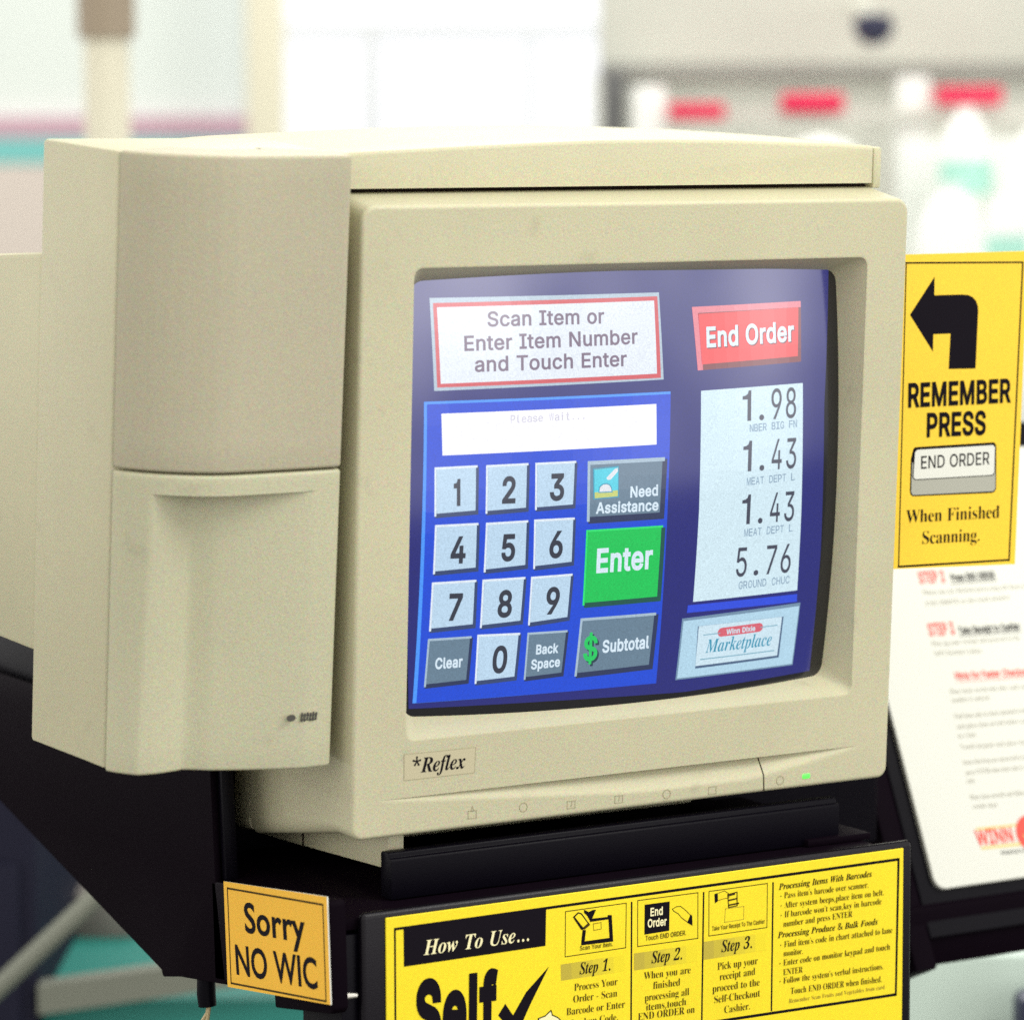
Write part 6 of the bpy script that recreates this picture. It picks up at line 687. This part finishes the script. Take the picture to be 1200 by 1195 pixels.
# inward normals must point to larger depth / right
NR = [(n if n[1] > 0 or (abs(n[1]) < .2 and n[0] < 0) else (-n[0], -n[1])) for n in NR]
def recess(u, v):
    if v > -.1485: return 0
    A, Bm, C_ = -.2900 - .004 * min(1, (-.1485 - v) / .13), -.2660, -.2050
    if u < A or u > C_: return 0
    k = (u - A) / (Bm - A) if u < Bm else (C_ - u) / (C_ - Bm)
    return .0175 * min(k * 1.05, 1) ** (1.0 if u < Bm else 1.2)
def shell(v0, v1, rows, m, rec_f=None):
    mb = MB(); n = len(PR); vs = []
    for v in rows:
        e = min(v - v0, v1 - v); ins = 0 if e >= .0018 else .0018 - math.sqrt(max(.0018 ** 2 - (.0018 - e) ** 2, 0))
        for i, p in enumerate(PR):
            vs.append((p[0] + NR[i][0] * ins, p[1] + NR[i][1] * ins + (rec_f(p[0], v) if rec_f else 0), v))
    mb.add(vs, [[j * n + i, j * n + i + 1, (j + 1) * n + i + 1, (j + 1) * n + i] for j in range(len(rows) - 1) for i in range(n - 1)], m, True)
    for v in (rows[0], rows[-1]):       # close top and bottom edges
        k = 0 if v == rows[0] else len(rows) - 1
        inner = [(p[0] * .4 - .245 * .6, p[1] * .4 + .040 * .6, v) for i, p in enumerate(PR)]
        mb.add(vs[k * n:(k + 1) * n] + inner, [[i, i + 1, n + i + 1, n + i] for i in range(n - 1)], m, True)
    mb.fix(); return mb
edges_ = lambda a, b: [a, a + .0002, a + .0006, a + .0012, a + .0018] + [a + .0018 + (b - a - .0036) * k / 12 for k in range(1, 12)] + [b - .0018, b - .0012, b - .0006, b - .0002, b]
VB, VT, VS = -.2990, .0275, -.1372
shell(VS + .0006, VT, edges_(VS + .0006, VT), M['plastic2']).build('front_cover', hou, angle=42)
drows = edges_(VB, -.152) + [-.1500, -.1492, -.14855, -.1484, -.1478, -.146, -.142, VS - .0024, VS - .0018, VS - .0012, VS - .0006, VS - .0008]
drows = sorted(set(round(x, 6) for x in edges_(VB, -.1505)[:-4] + [-.1502, -.1495, -.1490, -.1486, -.1484, -.1475, -.1455, -.142] + [VS - .0006 - x for x in (.0018, .0012, .0006, .0002, 0)]))
door = shell(VB, VS - .0006, drows, M['door'], rec_f=recess).build('door', hou, angle=42)
# door print: round emblem and a short illegible word
dl = lambda u, v, l=1: (u, -.0217 - l * .0003, v)
d = MB(); d.poly([(-.2142 + .0028 * math.cos(k * .5236), -.2702 + .0019 * math.sin(k * .5236)) for k in range(12)], dl, M['logo_grey'])
for k in range(6): d.quad([(-.2082 + k * .00172, -.2678 - .0004 * (k % 2)), (-.2071 + k * .00172, -.2678 - .0004 * (k % 2)), (-.2074 + k * .00172, -.2728 + .0007 * ((k + 1) % 3 == 0)), (-.2085 + k * .00172, -.2728 + .0007 * ((k + 1) % 3 == 0))], dl, M['logo_grey'])
d.quad([(-.2083, -.2690), (-.1985, -.2692), (-.1985, -.2698), (-.2083, -.2696)], dl, M['logo_grey']); d.quad([(-.2084, -.2716), (-.1988, -.2718), (-.1988, -.2724), (-.2084, -.2722)], dl, M['logo_grey'])
d.build('print', door)
# side shell and body behind the covers
IN = [(p[0] + n[0] * .0030, p[1] + n[1] * .0030) for p, n in list(zip(PR, NR))[6:-2]]
IN2 = [(p[0] + n[0] * .0235, p[1] + n[1] * .0235) for p, n in list(zip(PR, NR))[10:-8:2]]
b = MB(); b.prism([(-.188, .0005), (-.24, .0005), (-.27, .0062), (-.3056, .0140), (-.3080, .0300), (-.3172, .0830), (-.188, .0830)], 'z', VB + .001, VT - .0004, M['plastic'], .0020); b.build('side_shell', hou)
b = MB(); b.prism([(-.1915, .04)] + IN2 + [(-.296, .04)], 'z', VB + .004, VT - .002, M['groove']); b.build('inner_frame', hou)
# lower, deeper rear section
b = MB(); b.prism([(.0835, -.0330), (.0835, -.2489), (.40, -.2660), (.40, -.0745)], 'x', -.3160, -.19, M['plastic'], .003); b.build('rear_section', hou)
# lid over the monitor: built in the monitor's leaning frame
TOL = (Matrix.Translation((0, 0, .341)) @ Matrix.Rotation(D2R(BT), 4, 'X')).inverted() @ Matrix.Rotation(D2R(TILT), 4, 'X')
arch = [(-.1860, .3660), (-.1703, .3672), (-.133, .3687), (-.0957, .3703), (-.057, .3717), (-.0192, .3729), (.026, .3732), (.0725, .3727), (.120, .3713), (.150, .3704), (.1722, .3690)]
def sect(d, ins, lift, x1=.1735):
    up = [(u if i < len(arch) - 1 else x1 - .0008 - ins, d, v + lift - ins) for i, (u, v) in enumerate(arch)]
    return up + [(x1 - ins, d, .3682 + lift * .5 - ins), (x1 - ins, d, .3477), (-.05, d, .3477), (-.186, d, .3477)]
L = MB(); loft(L, [sect(.0260, .0022, 0), sect(.0264, .0011, 0), sect(.0274, .0003, 0), sect(.0286, 0, 0), sect(.06, 0, .0006), sect(.12, 0, .0010), sect(.20, 0, .0004), sect(.26, .002, -.010), sect(.27, .008, -.014)], M['plastic'], True, True)
L.v = [TOL @ Vector(p) for p in L.v]; L.fix(); lid = L.build('lid', hou, angle=40)
s_ = MB(); s_.box(.1752, .1812, .029, .26, .3445, .3682, M['plastic'], .0012); s_.v = [TOL @ Vector(p) for p in s_.v]; s_.build('side_skirt', lid)
s_ = MB(); s_.box(-.186, .1750, .036, .25, .3445, .3474, M['groove']); s_.v = [TOL @ Vector(p) for p in s_.v]; s_.build('gap_filler', lid)

# ================================================================== BLACK STAND
XA = -.2104
st = thing('stand', 'black metal stand carrying the monitor, with side plate and front panel', 'stand', (0, .1, -.035))
st_in = Matrix.Translation((0, -.1, .035))
def sb(mb, name, parent=None, angle=35, label=None):
    mb.v = [st_in @ Vector(p) for p in mb.v]; return mb.build(name, parent or st, label, angle)
b = MB(); b.prism([(.62, .0420), (.1090, .0415), (.1030, -.0360), (.0912, -.0930), (.150, -.1005), (.1720, -.1050), (.1745, -.1012), (.4032, -.0407), (.62, .0145)], 'x', XA, XA + .004, M['black'], .0008); sb(b, 'side_plate')
b = MB(); b.prism([(.109, .042), (.103, -.036), (.0975, -.036), (.1035, .042)], 'x', XA + .0042, XA + .012, M['black2'], .001); sb(b, 'edge_flange')
b = MB(); b.prism([(.108, -.0372), (-.0295, -.0228), (-.0315, -.0248), (-.0340, -.0805), (-.031, -.0833), (.0325, -.0935), (.0335, -.0850), (.105, -.0930)], 'x', XA, XA + .0095, M['black'], .0012); arm = sb(b, 'arm')
b = MB(); b.prism([(.165, .112), (.60, .112), (.60, .024), (.4032, -.030), (.20, -.080), (.165, -.080)], 'x', -.200, .300, M['black2'], .002); sb(b, 'mount_block')
b = MB(); b.box(-.2005, .160, -.024, .30, -.0420, -.0352, M['black'], .001); sb(b, 'shelf')
b = MB(); b.box(-.1905, .1770, -.0293, -.0245, -.170, -.0325, M['panel'], .0032, 4); fp_ = sb(b, 'front_panel')
b = MB(); b.box(.120, .1655, -.004, .13, -.0351, -.0308, M['black'], .0008); sb(b, 'mounting_plate')
b = MB(); b.prism([(.0, -.0345), (.0, -.0132), (.0008, -.0122), (.0030, -.0122), (.0034, -.0100), (.0042, -.0092), (.0105, -.0092), (.0118, -.0105), (.0118, -.0345)], 'x', -.1556, .1452, M['black2'], .0005); sb(b, 'tray_lip')
b = MB(); b.box(-.2000, -.1840, -.0242, .02, -.170, -.0440, M['black2'], .0008); sb(b, 'panel_return')
b = MB(); b.tube([(-.1990, -.0246, -.0765), (-.1915, -.0256, -.0768)], [.0019, .0012], M['glint']); sb(b, 'glint_stub')  # pale stub added to draw a small white glint beside the arm

# ================================================================== CABLE
cb = thing('cable', 'short black cable end with a tan wire loop under the side plate', 'cable', (XA + .006, .128, -.103))
MB().tube([(0, 0, .006), (0, 0, -.004), (.0004, -.0005, -.0105), (.0004, -.0006, -.0112)], [.0052, .0054, .0052, .003], M['black2'], 14).build('sleeve', cb)
w = MB(); w.tube([(.0008, -.001, -.0105), (.0005, .0005, -.015), (-.0015, .003, -.020), (-.003, .0052, -.0238), (-.0036, .0046, -.0252), (-.0020, .0028, -.0235), (.0005, -.0005, -.018), (.0012, -.0015, -.0105)], .0010, M['tan'], 8); w.build('wire', cb)

# ================================================================== SIGNS
SIGN = {'border':[[(-.17143,-.04191),(.16622,-.04145),(.16625,-.04312),(-.17143,-.04339)],[(-.17143,-.04283),(-.17028,-.04297),(-.17036,-.13685),(-.17152,-.13669)],[(.16479,-.04165),(.16641,-.04182),(.1652,-.12301),(.16375,-.12282)],[(.16498,-.12145),(.16501,-.12314),(-.1715,-.11989),(-.1715,-.11826)],[(-.02068,-.0455),(-.01966,-.04562),(-.02004,-.12195),(-.02107,-.12182)],[(.02766,-.04559),(.02871,-.0457),(.02765,-.12291),(.0266,-.12278)],[(.07549,-.04548),(.07656,-.04559),(.07586,-.12033),(.07479,-.12019)]],'header':[(-.16559,-.04328),(-.07606,-.04329),(-.07652,-.06341),(-.1655,-.06369)],'boxes':[[(-.06355,-.04591),(-.02373,-.04588),(-.02411,-.07098),(-.06381,-.07113)],[(-.01615,-.04534),(.0243,-.0456),(.02433,-.07165),(-.01617,-.0713)],[(.03185,-.04576),(.0721,-.0458),(.07189,-.07124),(.03183,-.07126)]],'bars':[[(-.06672,-.07508),(-.02521,-.07485),(-.02514,-.08402),(-.06651,-.08417)],[(-.01864,-.07491),(.02344,-.07511),(.02354,-.08465),(-.01857,-.08459)],[(.02808,-.07419),(.07098,-.0741),(.07111,-.08426),(.02818,-.08448)]],'check':[(-.10693,-.09803),(-.10234,-.09224),(-.09743,-.09927),(-.08902,-.08753),(-.07427,-.0751),(-.08626,-.09454),(-.09386,-.10829),(-.09877,-.10764)],'finger':[(-.08129,-.10328),(-.0769,-.10242),(-.07306,-.09981),(-.07222,-.10255),(-.06862,-.10445),(-.06528,-.10776),(-.06803,-.11171),(-.07907,-.11025)],'endbox':[(-.01153,-.04822),(.0052,-.04832),(.00489,-.06488),(-.01168,-.06511)],'tray':[(-.0479,-.05182),(-.03602,-.05215),(-.03603,-.05111),(-.03335,-.05142),(-.0324,-.06643),(-.05337,-.06602),(-.05338,-.06415),(-.05245,-.05752),(-.05028,-.05777),(-.05109,-.064),(-.03485,-.06406),(-.03553,-.05356),(-.04765,-.05361)],'pkg':[(-.05875,-.04954),(-.0554,-.04713),(-.05299,-.04813),(-.04764,-.05528),(-.05089,-.05718),(-.0533,-.05742)],'pkg_in':[(-.05755,-.04967),(-.05516,-.04798),(-.05347,-.0488),(-.04885,-.05482),(-.05113,-.05632),(-.05246,-.05575)],'splash':[(-.05155,-.04622),(-.04853,-.04791),(-.04612,-.04715),(-.0437,-.04711),(-.04489,-.04957),(-.04609,-.05172),(-.0479,-.05255),(-.04936,-.0501),(-.05154,-.04798)],'item':[(-.04547,-.05491),(-.04038,-.05477),(-.04023,-.05842),(-.0452,-.05857)],'hand':[(.00702,-.05289),(.00975,-.05183),(.0125,-.05193),(.01602,-.05465),(.02006,-.0586),(.02009,-.06146),(.01797,-.06205),(.01293,-.05831),(.01104,-.05598),(.00791,-.05415)],'cuff':[(.0193,-.05745),(.02031,-.0581),(.02062,-.06395),(.01709,-.06174)],'cuff2':[(.03554,-.04765),(.03769,-.04736),(.03761,-.05213),(.03585,-.05299)],'hand2':[(.03769,-.04758),(.04236,-.04661),(.04517,-.04841),(.04558,-.0509),(.04115,-.05114),(.03774,-.05182)],'slip':[(.04467,-.04899),(.05102,-.04832),(.05111,-.0561),(.04526,-.0565)],'printer':[(.04311,-.057),(.05584,-.05706),(.05567,-.06451),(.04256,-.06469)]}
SIGN_TEXT = [('How To Use...','i',(-.1529,-.05895),(-.0864,-.05916),.00798,'c'),('Self','x',(-.15869,-.1067),(-.10745,-.10743),.03194,'k'),('Checkout','x',(-.15869,-.11745),(-.07352,-.11959),.00851,'k'),('Scan Your item.','m',(-.05439,-.06869),(-.03258,-.0689),.0024,'k'),('Touch END ORDER.','m',(-.01108,-.06857),(.01643,-.06867),.00268,'k'),('Take Your Receipt To The Cashier','m',(.03384,-.06851),(.07032,-.06859),.00246,'k'),('End','n',(-.00806,-.05504),(.00079,-.05509),.00436,'c'),('Order','n',(-.00972,-.06123),(.00314,-.06137),.00436,'c'),('Step 1.','i',(-.05448,-.08208),(-.03389,-.08236),.00649,'k'),('Step 2.','i',(-.00698,-.0819),(.01403,-.08227),.00657,'k'),('Step 3.','i',(.0404,-.08155),(.06188,-.08167),.00665,'k'),('Process Your','r',(-.05816,-.09096),(-.02961,-.09119),.00409,'k'),('Order - Scan','r',(-.05885,-.09743),(-.02973,-.09769),.00409,'k'),('Barcode or Enter','r',(-.06325,-.10396),(-.02471,-.10462),.0041,'k'),('Lookup Code.','r',(-.06027,-.11082),(-.0289,-.11133),.00409,'k'),('When you are','r',(-.01204,-.09048),(.01954,-.0909),.00414,'k'),('finished','r',(-.006,-.09673),(.01243,-.09695),.00414,'k'),('processing all','r',(-.0116,-.10291),(.01851,-.10324),.00415,'k'),('items,touch','r',(-.01076,-.10836),(.01653,-.10871),.00415,'k'),('END ORDER on','r',(-.01613,-.11325),(.02232,-.11387),.00415,'k'),('Pick up your','r',(.03759,-.09151),(.06556,-.0915),.0042,'k'),('receipt and','r',(.03911,-.0976),(.06385,-.09747),.0042,'k'),('proceed to the','r',(.03421,-.10386),(.06696,-.10415),.0042,'k'),('Self-Checkout','r',(.03522,-.11028),(.06728,-.11053),.00421,'k'),('Cashier.','r',(.04232,-.11696),(.06054,-.1171),.00421,'k'),('Processing Items With Barcodes','i',(.0802,-.05044),(.14634,-.05024),.00359,'k'),("• Pass item's barcode over scanner.",'r',(.08063,-.05568),(.14397,-.05641),.00359,'k'),('• After system beeps,place item on belt.','r',(.0807,-.06138),(.15521,-.06219),.0036,'k'),("• If barcode won't scan,key in barcode",'r',(.08077,-.06683),(.15344,-.06729),.00361,'k'),('number and press ENTER','r',(.08318,-.07231),(.13224,-.07227),.0036,'k'),('Processing Produce & Bulk Foods','i',(.07967,-.07835),(.15085,-.07895),.0036,'k'),("• Find item's code in chart attached to lane",'r',(.08065,-.08416),(.16158,-.08526),.00362,'k'),('monitor.','r',(.08341,-.08946),(.09729,-.08965),.00359,'k'),('• Enter code on monitor keypad and touch','r',(.08019,-.09478),(.15989,-.09493),.00362,'k'),('ENTER','r',(.08326,-.10038),(.09708,-.1005),.0036,'k'),("• Follow the system's verbal instructions.",'r',(.08033,-.10523),(.15535,-.10593),.00362,'k'),('Touch END ORDER when finished.','r',(.08857,-.112),(.15424,-.1135),.00372,'k'),('Remember Scan Fruits and Vegetables from card','r',(.08738,-.11708),(.15618,-.1178),.00252,'o')]
ps = thing('instruction_sign', 'wide yellow how to use sign on the front panel of the stand', 'sign', (0, -.0294, -.13))
so = Matrix.Translation((0, .0294, .13))
YS = -.0294
sgn = lambda x, z, l=1: (x, -.0010 - l * .00006, z + .13)
b = MB(); b.box(-.1763, .1693, -.0010, 0, .0035, .0939, M['yellow'], .0003, 1)
b.v = [((x, y, z) if z > .05 else (x, y, z - .034)) if True else 0 for x, y, z in b.v]
b.build('board', ps)
b = MB()
for q in SIGN['border']: b.quad(q, sgn, M['ink'], 1, 2, 2)
b.build('border', ps)
b = MB()
for q in SIGN['bars']:
    mid = lambda a, c, k: (a[0] + (c[0] - a[0]) * k / 6, a[1] + (c[1] - a[1]) * k / 6)
    for k in range(6): b.quad([mid(q[0], q[1], k), mid(q[0], q[1], k + 1), mid(q[3], q[2], k + 1), mid(q[3], q[2], k)], sgn, M['olive%d' % k], 1)
b.quad(SIGN['header'], sgn, M['ink'], 2)
for q in SIGN['boxes']: b.outline(q, .0005, sgn, M['ink2'], 1)
b.poly(SIGN['check'], sgn, M['ink'], 2); b.poly(SIGN['finger'], sgn, M['cream'], 3); b.outline(SIGN['finger'], .0006, sgn, M['ink'], 4)
b.quad(SIGN['endbox'], sgn, M['ink'], 2); b.poly(SIGN['tray'], sgn, M['ink'], 2); b.poly(SIGN['splash'], sgn, M['ink'], 2); b.poly(SIGN['pkg'], sgn, M['ink'], 3); b.poly(SIGN['pkg_in'], sgn, M['yellow'], 4); b.outline(SIGN['pkg_in'][3:5], .0016, sgn, M['ink2'], 5, False)
b.outline(SIGN['item'], .0003, sgn, M['ink2'], 2); b.outline(SIGN['hand'], .0004, sgn, M['ink2'], 2); b.poly(SIGN['cuff'], sgn, M['ink'], 3); b.poly(SIGN['cuff2'], sgn, M['ink'], 3); b.outline(SIGN['hand2'], .0003, sgn, M['ink2'], 2); b.outline(SIGN['slip'], .0006, sgn, M['ink2'], 3); b.outline(SIGN['printer'], .0003, sgn, M['ink3'], 2)
sl = SIGN['slip']; cx_, cz_ = sum(p[0] for p in sl) / 4, sum(p[1] for p in sl) / 4
for k in (-1, 0, 1): b.quad([(cx_ - .003, cz_ + k * .0028 + .0005), (cx_ + .003 - .0014 * k, cz_ + k * .0028 + .0009), (cx_ + .003 - .0014 * k, cz_ + k * .0028), (cx_ - .003, cz_ + k * .0028 - .0004)], sgn, M['ink2'], 3)
b.build('pictures', ps)
b = MB()
for it in SIGN_TEXT:
    col = {'k': M['ink'] if it[1] in 'xi' else M['ink2'], 'c': M['cream'], 'o': M['ink3']}[it[5]]
    b.text(it[:5], sgn, col, 5)
b.build('lettering', ps)

CARD = {'org':[-.2108,-.02978,-.02058],'quad':[(-.12123,-.00262),(-.0,.0),(-.00214,-.05731),(-.12293,-.0616)],'inner':[(-.11673,-.00605),(-.00481,-.00461),(-.00685,-.05594),(-.11824,-.059)],'text':[('Sorry','g',(-.09797,-.02826),(-.02677,-.02701),.01591),('NO WIC','g',(-.11195,-.05295),(-.01413,-.05038),.01594)]}
cd = thing('notice_card', 'small orange yellow sorry no WIC card on the left arm', 'card', CARD['org'], (D2R(-5.2) * 0, 0, 0))
A5 = D2R(5.2)
def cpl(h, v, l=1):          # h runs along the arm (0 at its front end), v up, both turned with the card
    c_, s_ = math.cos(A5), math.sin(A5); y, z = -h, v
    return (-.0006 - l * .0001, c_ * y + s_ * z, -s_ * y + c_ * z)
q = CARD['quad']; b = MB(); b.quad(q, cpl, M['yellow2'], 0)
bk = [(.0003, p[1], p[2]) for p in (cpl(*t_, 0) for t_ in q)]; fr = [cpl(*t_, 0) for t_ in q]
b.add(fr + bk, [[0, 1, 5, 4], [1, 2, 6, 5], [2, 3, 7, 6], [3, 0, 4, 7], [7, 6, 5, 4]], M['card']); b.build('board', cd)
b = MB(); b.outline(CARD['inner'], .0011, cpl, M['ink2'], 1); b.build('border', cd)
for it in CARD['text']: MB().text(it, cpl, M['ink'], 2).build('lettering', cd)

REM = {'quad':[(.19682,.30653),(.29207,.30688),(.2848,.11823),(.19263,.12141)],'line':[[(.19942,.30214),(.28814,.3007),(.28816,.29968),(.19944,.30114)],[(.28735,.30031),(.28854,.30029),(.28072,.12035),(.27952,.12042)],[(.28055,.12176),(.28058,.12057),(.19578,.12198),(.19576,.1232)],[(.19962,.30174),(.20044,.30173),(.19679,.12242),(.1959,.12248)]],'arrow':[(.20308,.27112),(.22114,.29314),(.22113,.28219),(.24205,.2821),(.24658,.28165),(.25001,.28033),(.25256,.27796),(.25399,.27489),(.25428,.27203),(.25275,.23776),(.23234,.23824),(.23349,.2592),(.22069,.25919),(.22044,.24891)],'btn_out':[(.20654,.19191),(.20779,.19287),(.26711,.19299),(.26843,.19227),(.26925,.19069),(.26957,.16494),(.26843,.16319),(.26647,.16252),(.20643,.16379),(.20482,.16489),(.20422,.16669),(.20475,.18592)],'btn_gray':[(.20567,.18385),(.26863,.18352),(.26884,.16518),(.26737,.1635),(.20642,.16455),(.20511,.16639)],'btn_k':[(.20702,.19012),(.20876,.19182),(.26681,.19183),(.26867,.19041),(.26844,.17452),(.26664,.17291),(.20784,.17331),(.20597,.17497)],'btn_w':[(.20772,.18984),(.20922,.19129),(.26649,.19133),(.26802,.19003),(.26777,.17481),(.26617,.17345),(.20815,.17385),(.20666,.17519)],'text':[('REMEMBER','n',(.20163,.21712),(.28002,.21699),.01326),('PRESS','n',(.21563,.19897),(.26156,.19846),.01326),('END ORDER','m',(.21154,.17988),(.26413,.17997),.0074),('When Finished','r',(.20164,.14831),(.27239,.14725),.00765),('Scanning.','r',(.21303,.13504),(.25774,.13413),.00765)]}
rs = thing('reminder_sign', 'tall yellow remember press end order sign with a bent black arrow', 'sign', (.235, .012, .112))
rpl = lambda x, z, l=1: (x - .235, -.0003 - l * .00007, z - .112)
q = REM['quad']; b = MB(); fr = [rpl(*p, 0) for p in q]; bk = [(p[0], .0012, p[2]) for p in fr]; b.add(fr + bk, [[0, 1, 2, 3], [7, 6, 5, 4], [0, 4, 5, 1], [1, 5, 6, 2], [2, 6, 7, 3], [3, 7, 4, 0]], M['yellow3']); b.build('board', rs)
b = MB(); b.box(-.054, .03, .0013, .0028, .02, .17, M['black2'], .0004); b.build('mounting_tab', rs)
b = MB()
for l in REM['line']: b.quad(l, rpl, M['ink'], 1)
b.build('border', rs)
b = MB(); b.poly(REM['arrow'], rpl, M['ink'], 1); b.build('arrow', rs)
b = MB(); b.poly(REM['btn_out'], rpl, M['ink'], 1); b.poly(REM['btn_gray'], rpl, M['grey_paint'], 2); b.poly(REM['btn_k'], rpl, M['ink'], 3); b.poly(REM['btn_w'], rpl, M['card'], 4); b.build('button_picture', rs)
for it in REM['text']: MB().text(it, rpl, M['ink'], 5).build('lettering', rs)

PLAC = {'org':[.33872,.15,-.11332],'tilt':24.6,'bars':[[(.3816,.03681),(.42855,.03578),(.42808,.03435),(.38115,.03539)],[(.38184,.02393),(.42437,.02294),(.42373,.02095),(.3813,.02224)]],'disc':[(.42613,.02836),(.41339,.02969)],'ul':[[(.41511,.20583),(.45422,.20517),(.45402,.20457),(.41492,.20523)],[(.41004,.16855),(.46385,.16757),(.46365,.16697),(.40985,.16796)],[(.39802,.13722),(.46082,.13511),(.46066,.13464),(.39787,.13676)]],'text':[('STEP 2','n',(.38855,.20743),(.41111,.20714),.00777,'r'),('Press END ORDER','n',(.41552,.20715),(.45387,.20643),.00482,'k'),('STEP 3','n',(.38512,.17043),(.40755,.16995),.00828,'r'),('Take Receipt to Cashier','n',(.41041,.16974),(.4635,.16882),.00477,'k'),('Hints for Faster Checkout','n',(.39706,.1388),(.4613,.1366),.00472,'r'),('When you are finished processing all items touch','r',(.38892,.1992),(.48562,.19748),.00331,'g'),('END ORDER on the touch monitor','r',(.38867,.19133),(.46159,.19079),.00329,'g'),('Pick up your receipt and proceed to the','r',(.38505,.1632),(.46118,.16164),.00326,'g'),('Self-Checkout Cashier.','r',(.38517,.15658),(.4264,.15517),.00324,'g'),('Place items on the belt after each scan','r',(.3897,.12922),(.45749,.12718),.00323,'g'),('number is entered','r',(.38929,.12328),(.42112,.12237),.00321,'g'),('Find item code in chart attached to lane','r',(.38796,.11206),(.45213,.11067),.00321,'g'),('and place item on belt before scan','r',(.38789,.10492),(.44984,.10362),.0032,'g'),('next item','r',(.3866,.0985),(.40178,.09832),.00319,'g'),('Touch keypad and place item','r',(.38636,.09081),(.44509,.089),.00318,'g'),('Items that beep are processed in order','r',(.38521,.08027),(.44404,.07891),.00318,'g'),('press ENTER when item code is scan','r',(.38515,.07318),(.44177,.07194),.00318,'g'),('only','r',(.38405,.06739),(.39124,.06728),.00315,'g'),('Place item on belt and follow the','r',(.38342,.05627),(.43613,.05459),.00315,'g'),('verbal steps','r',(.38354,.0498),(.40444,.04946),.00314,'g'),('WINN','n',(.37941,.02536),(.41103,.02464),.00964,'r'),("America's Su",'m',(.39662,.0171),(.42074,.01627),.00255,'k')]}
X0, X1 = .3372, .62
pb = thing('instruction_board', 'white rounded board of red step headings on the sloping rack', 'board', PLAC['org'], (-D2R(PLAC['tilt']), 0, 0))
ox = PLAC['org'][0]
pl_ = lambda u, v, l=1: (u - ox, -l * .0001, v)
out = [(x - ox, z) for x, z in rr(X0, X1, 0, .30, (.012, .012, .012, .0085), 8, 4)]
b = MB(); b.prism(out, 'y', 0, .004, M['card'], .0007); b.build('board', pb)
b = MB()
for it in PLAC['text']: b.text(it[:5], pl_, {'r': M['red_ink'], 'k': M['ink'], 'g': M['grey_ink']}[it[5]], 2)
for q in PLAC['ul']: b.quad(q, pl_, M['red_ink'] if q is PLAC['ul'][2] else M['ink'], 1)
b.build('lettering', pb)
b = MB()
for q in PLAC['bars']: b.quad(q, pl_, M['gold_ink'], 1)
dc, de = PLAC['disc']; R_ = abs(dc[0] - de[0])
b.poly([(dc[0] + R_ * math.cos(k * .2618), dc[1] + R_ * math.sin(k * .2618)) for k in range(24)], pl_, M['red_ink'], 3); b.poly([(dc[0] - R_ * .6, dc[1]), (dc[0] - R_ * .2, dc[1] - R_ * .5), (dc[0] + R_ * .5, dc[1] + R_ * .6), (dc[0] - R_ * .2, dc[1] - R_ * .1)], pl_, M['gold_ink'], 4)
b.build('emblem', pb)

rk = thing('sloping_rack', 'black sloping rack with a ledge under the white board', 'rack', PLAC['org'], (-D2R(PLAC['tilt']), 0, 0))
b = MB(); b.box(-.0125, .32, .0045, .012, -.03, .32, M['black2'], .001); b.build('back_plate', rk)
b = MB(); b.box(-.030, -.0128, .0050, .05, -.05, .30, M['black'], .0015); b.build('side_cheek', rk)
rot = Matrix.Rotation(D2R(PLAC['tilt']), 4, 'X')
b = MB(); b.box(-.05, .32, -.004, .12, -.0500, -.0090, M['black'], .004); b.v = [rot @ Vector(p) for p in b.v]; b.build('ledge', rk)
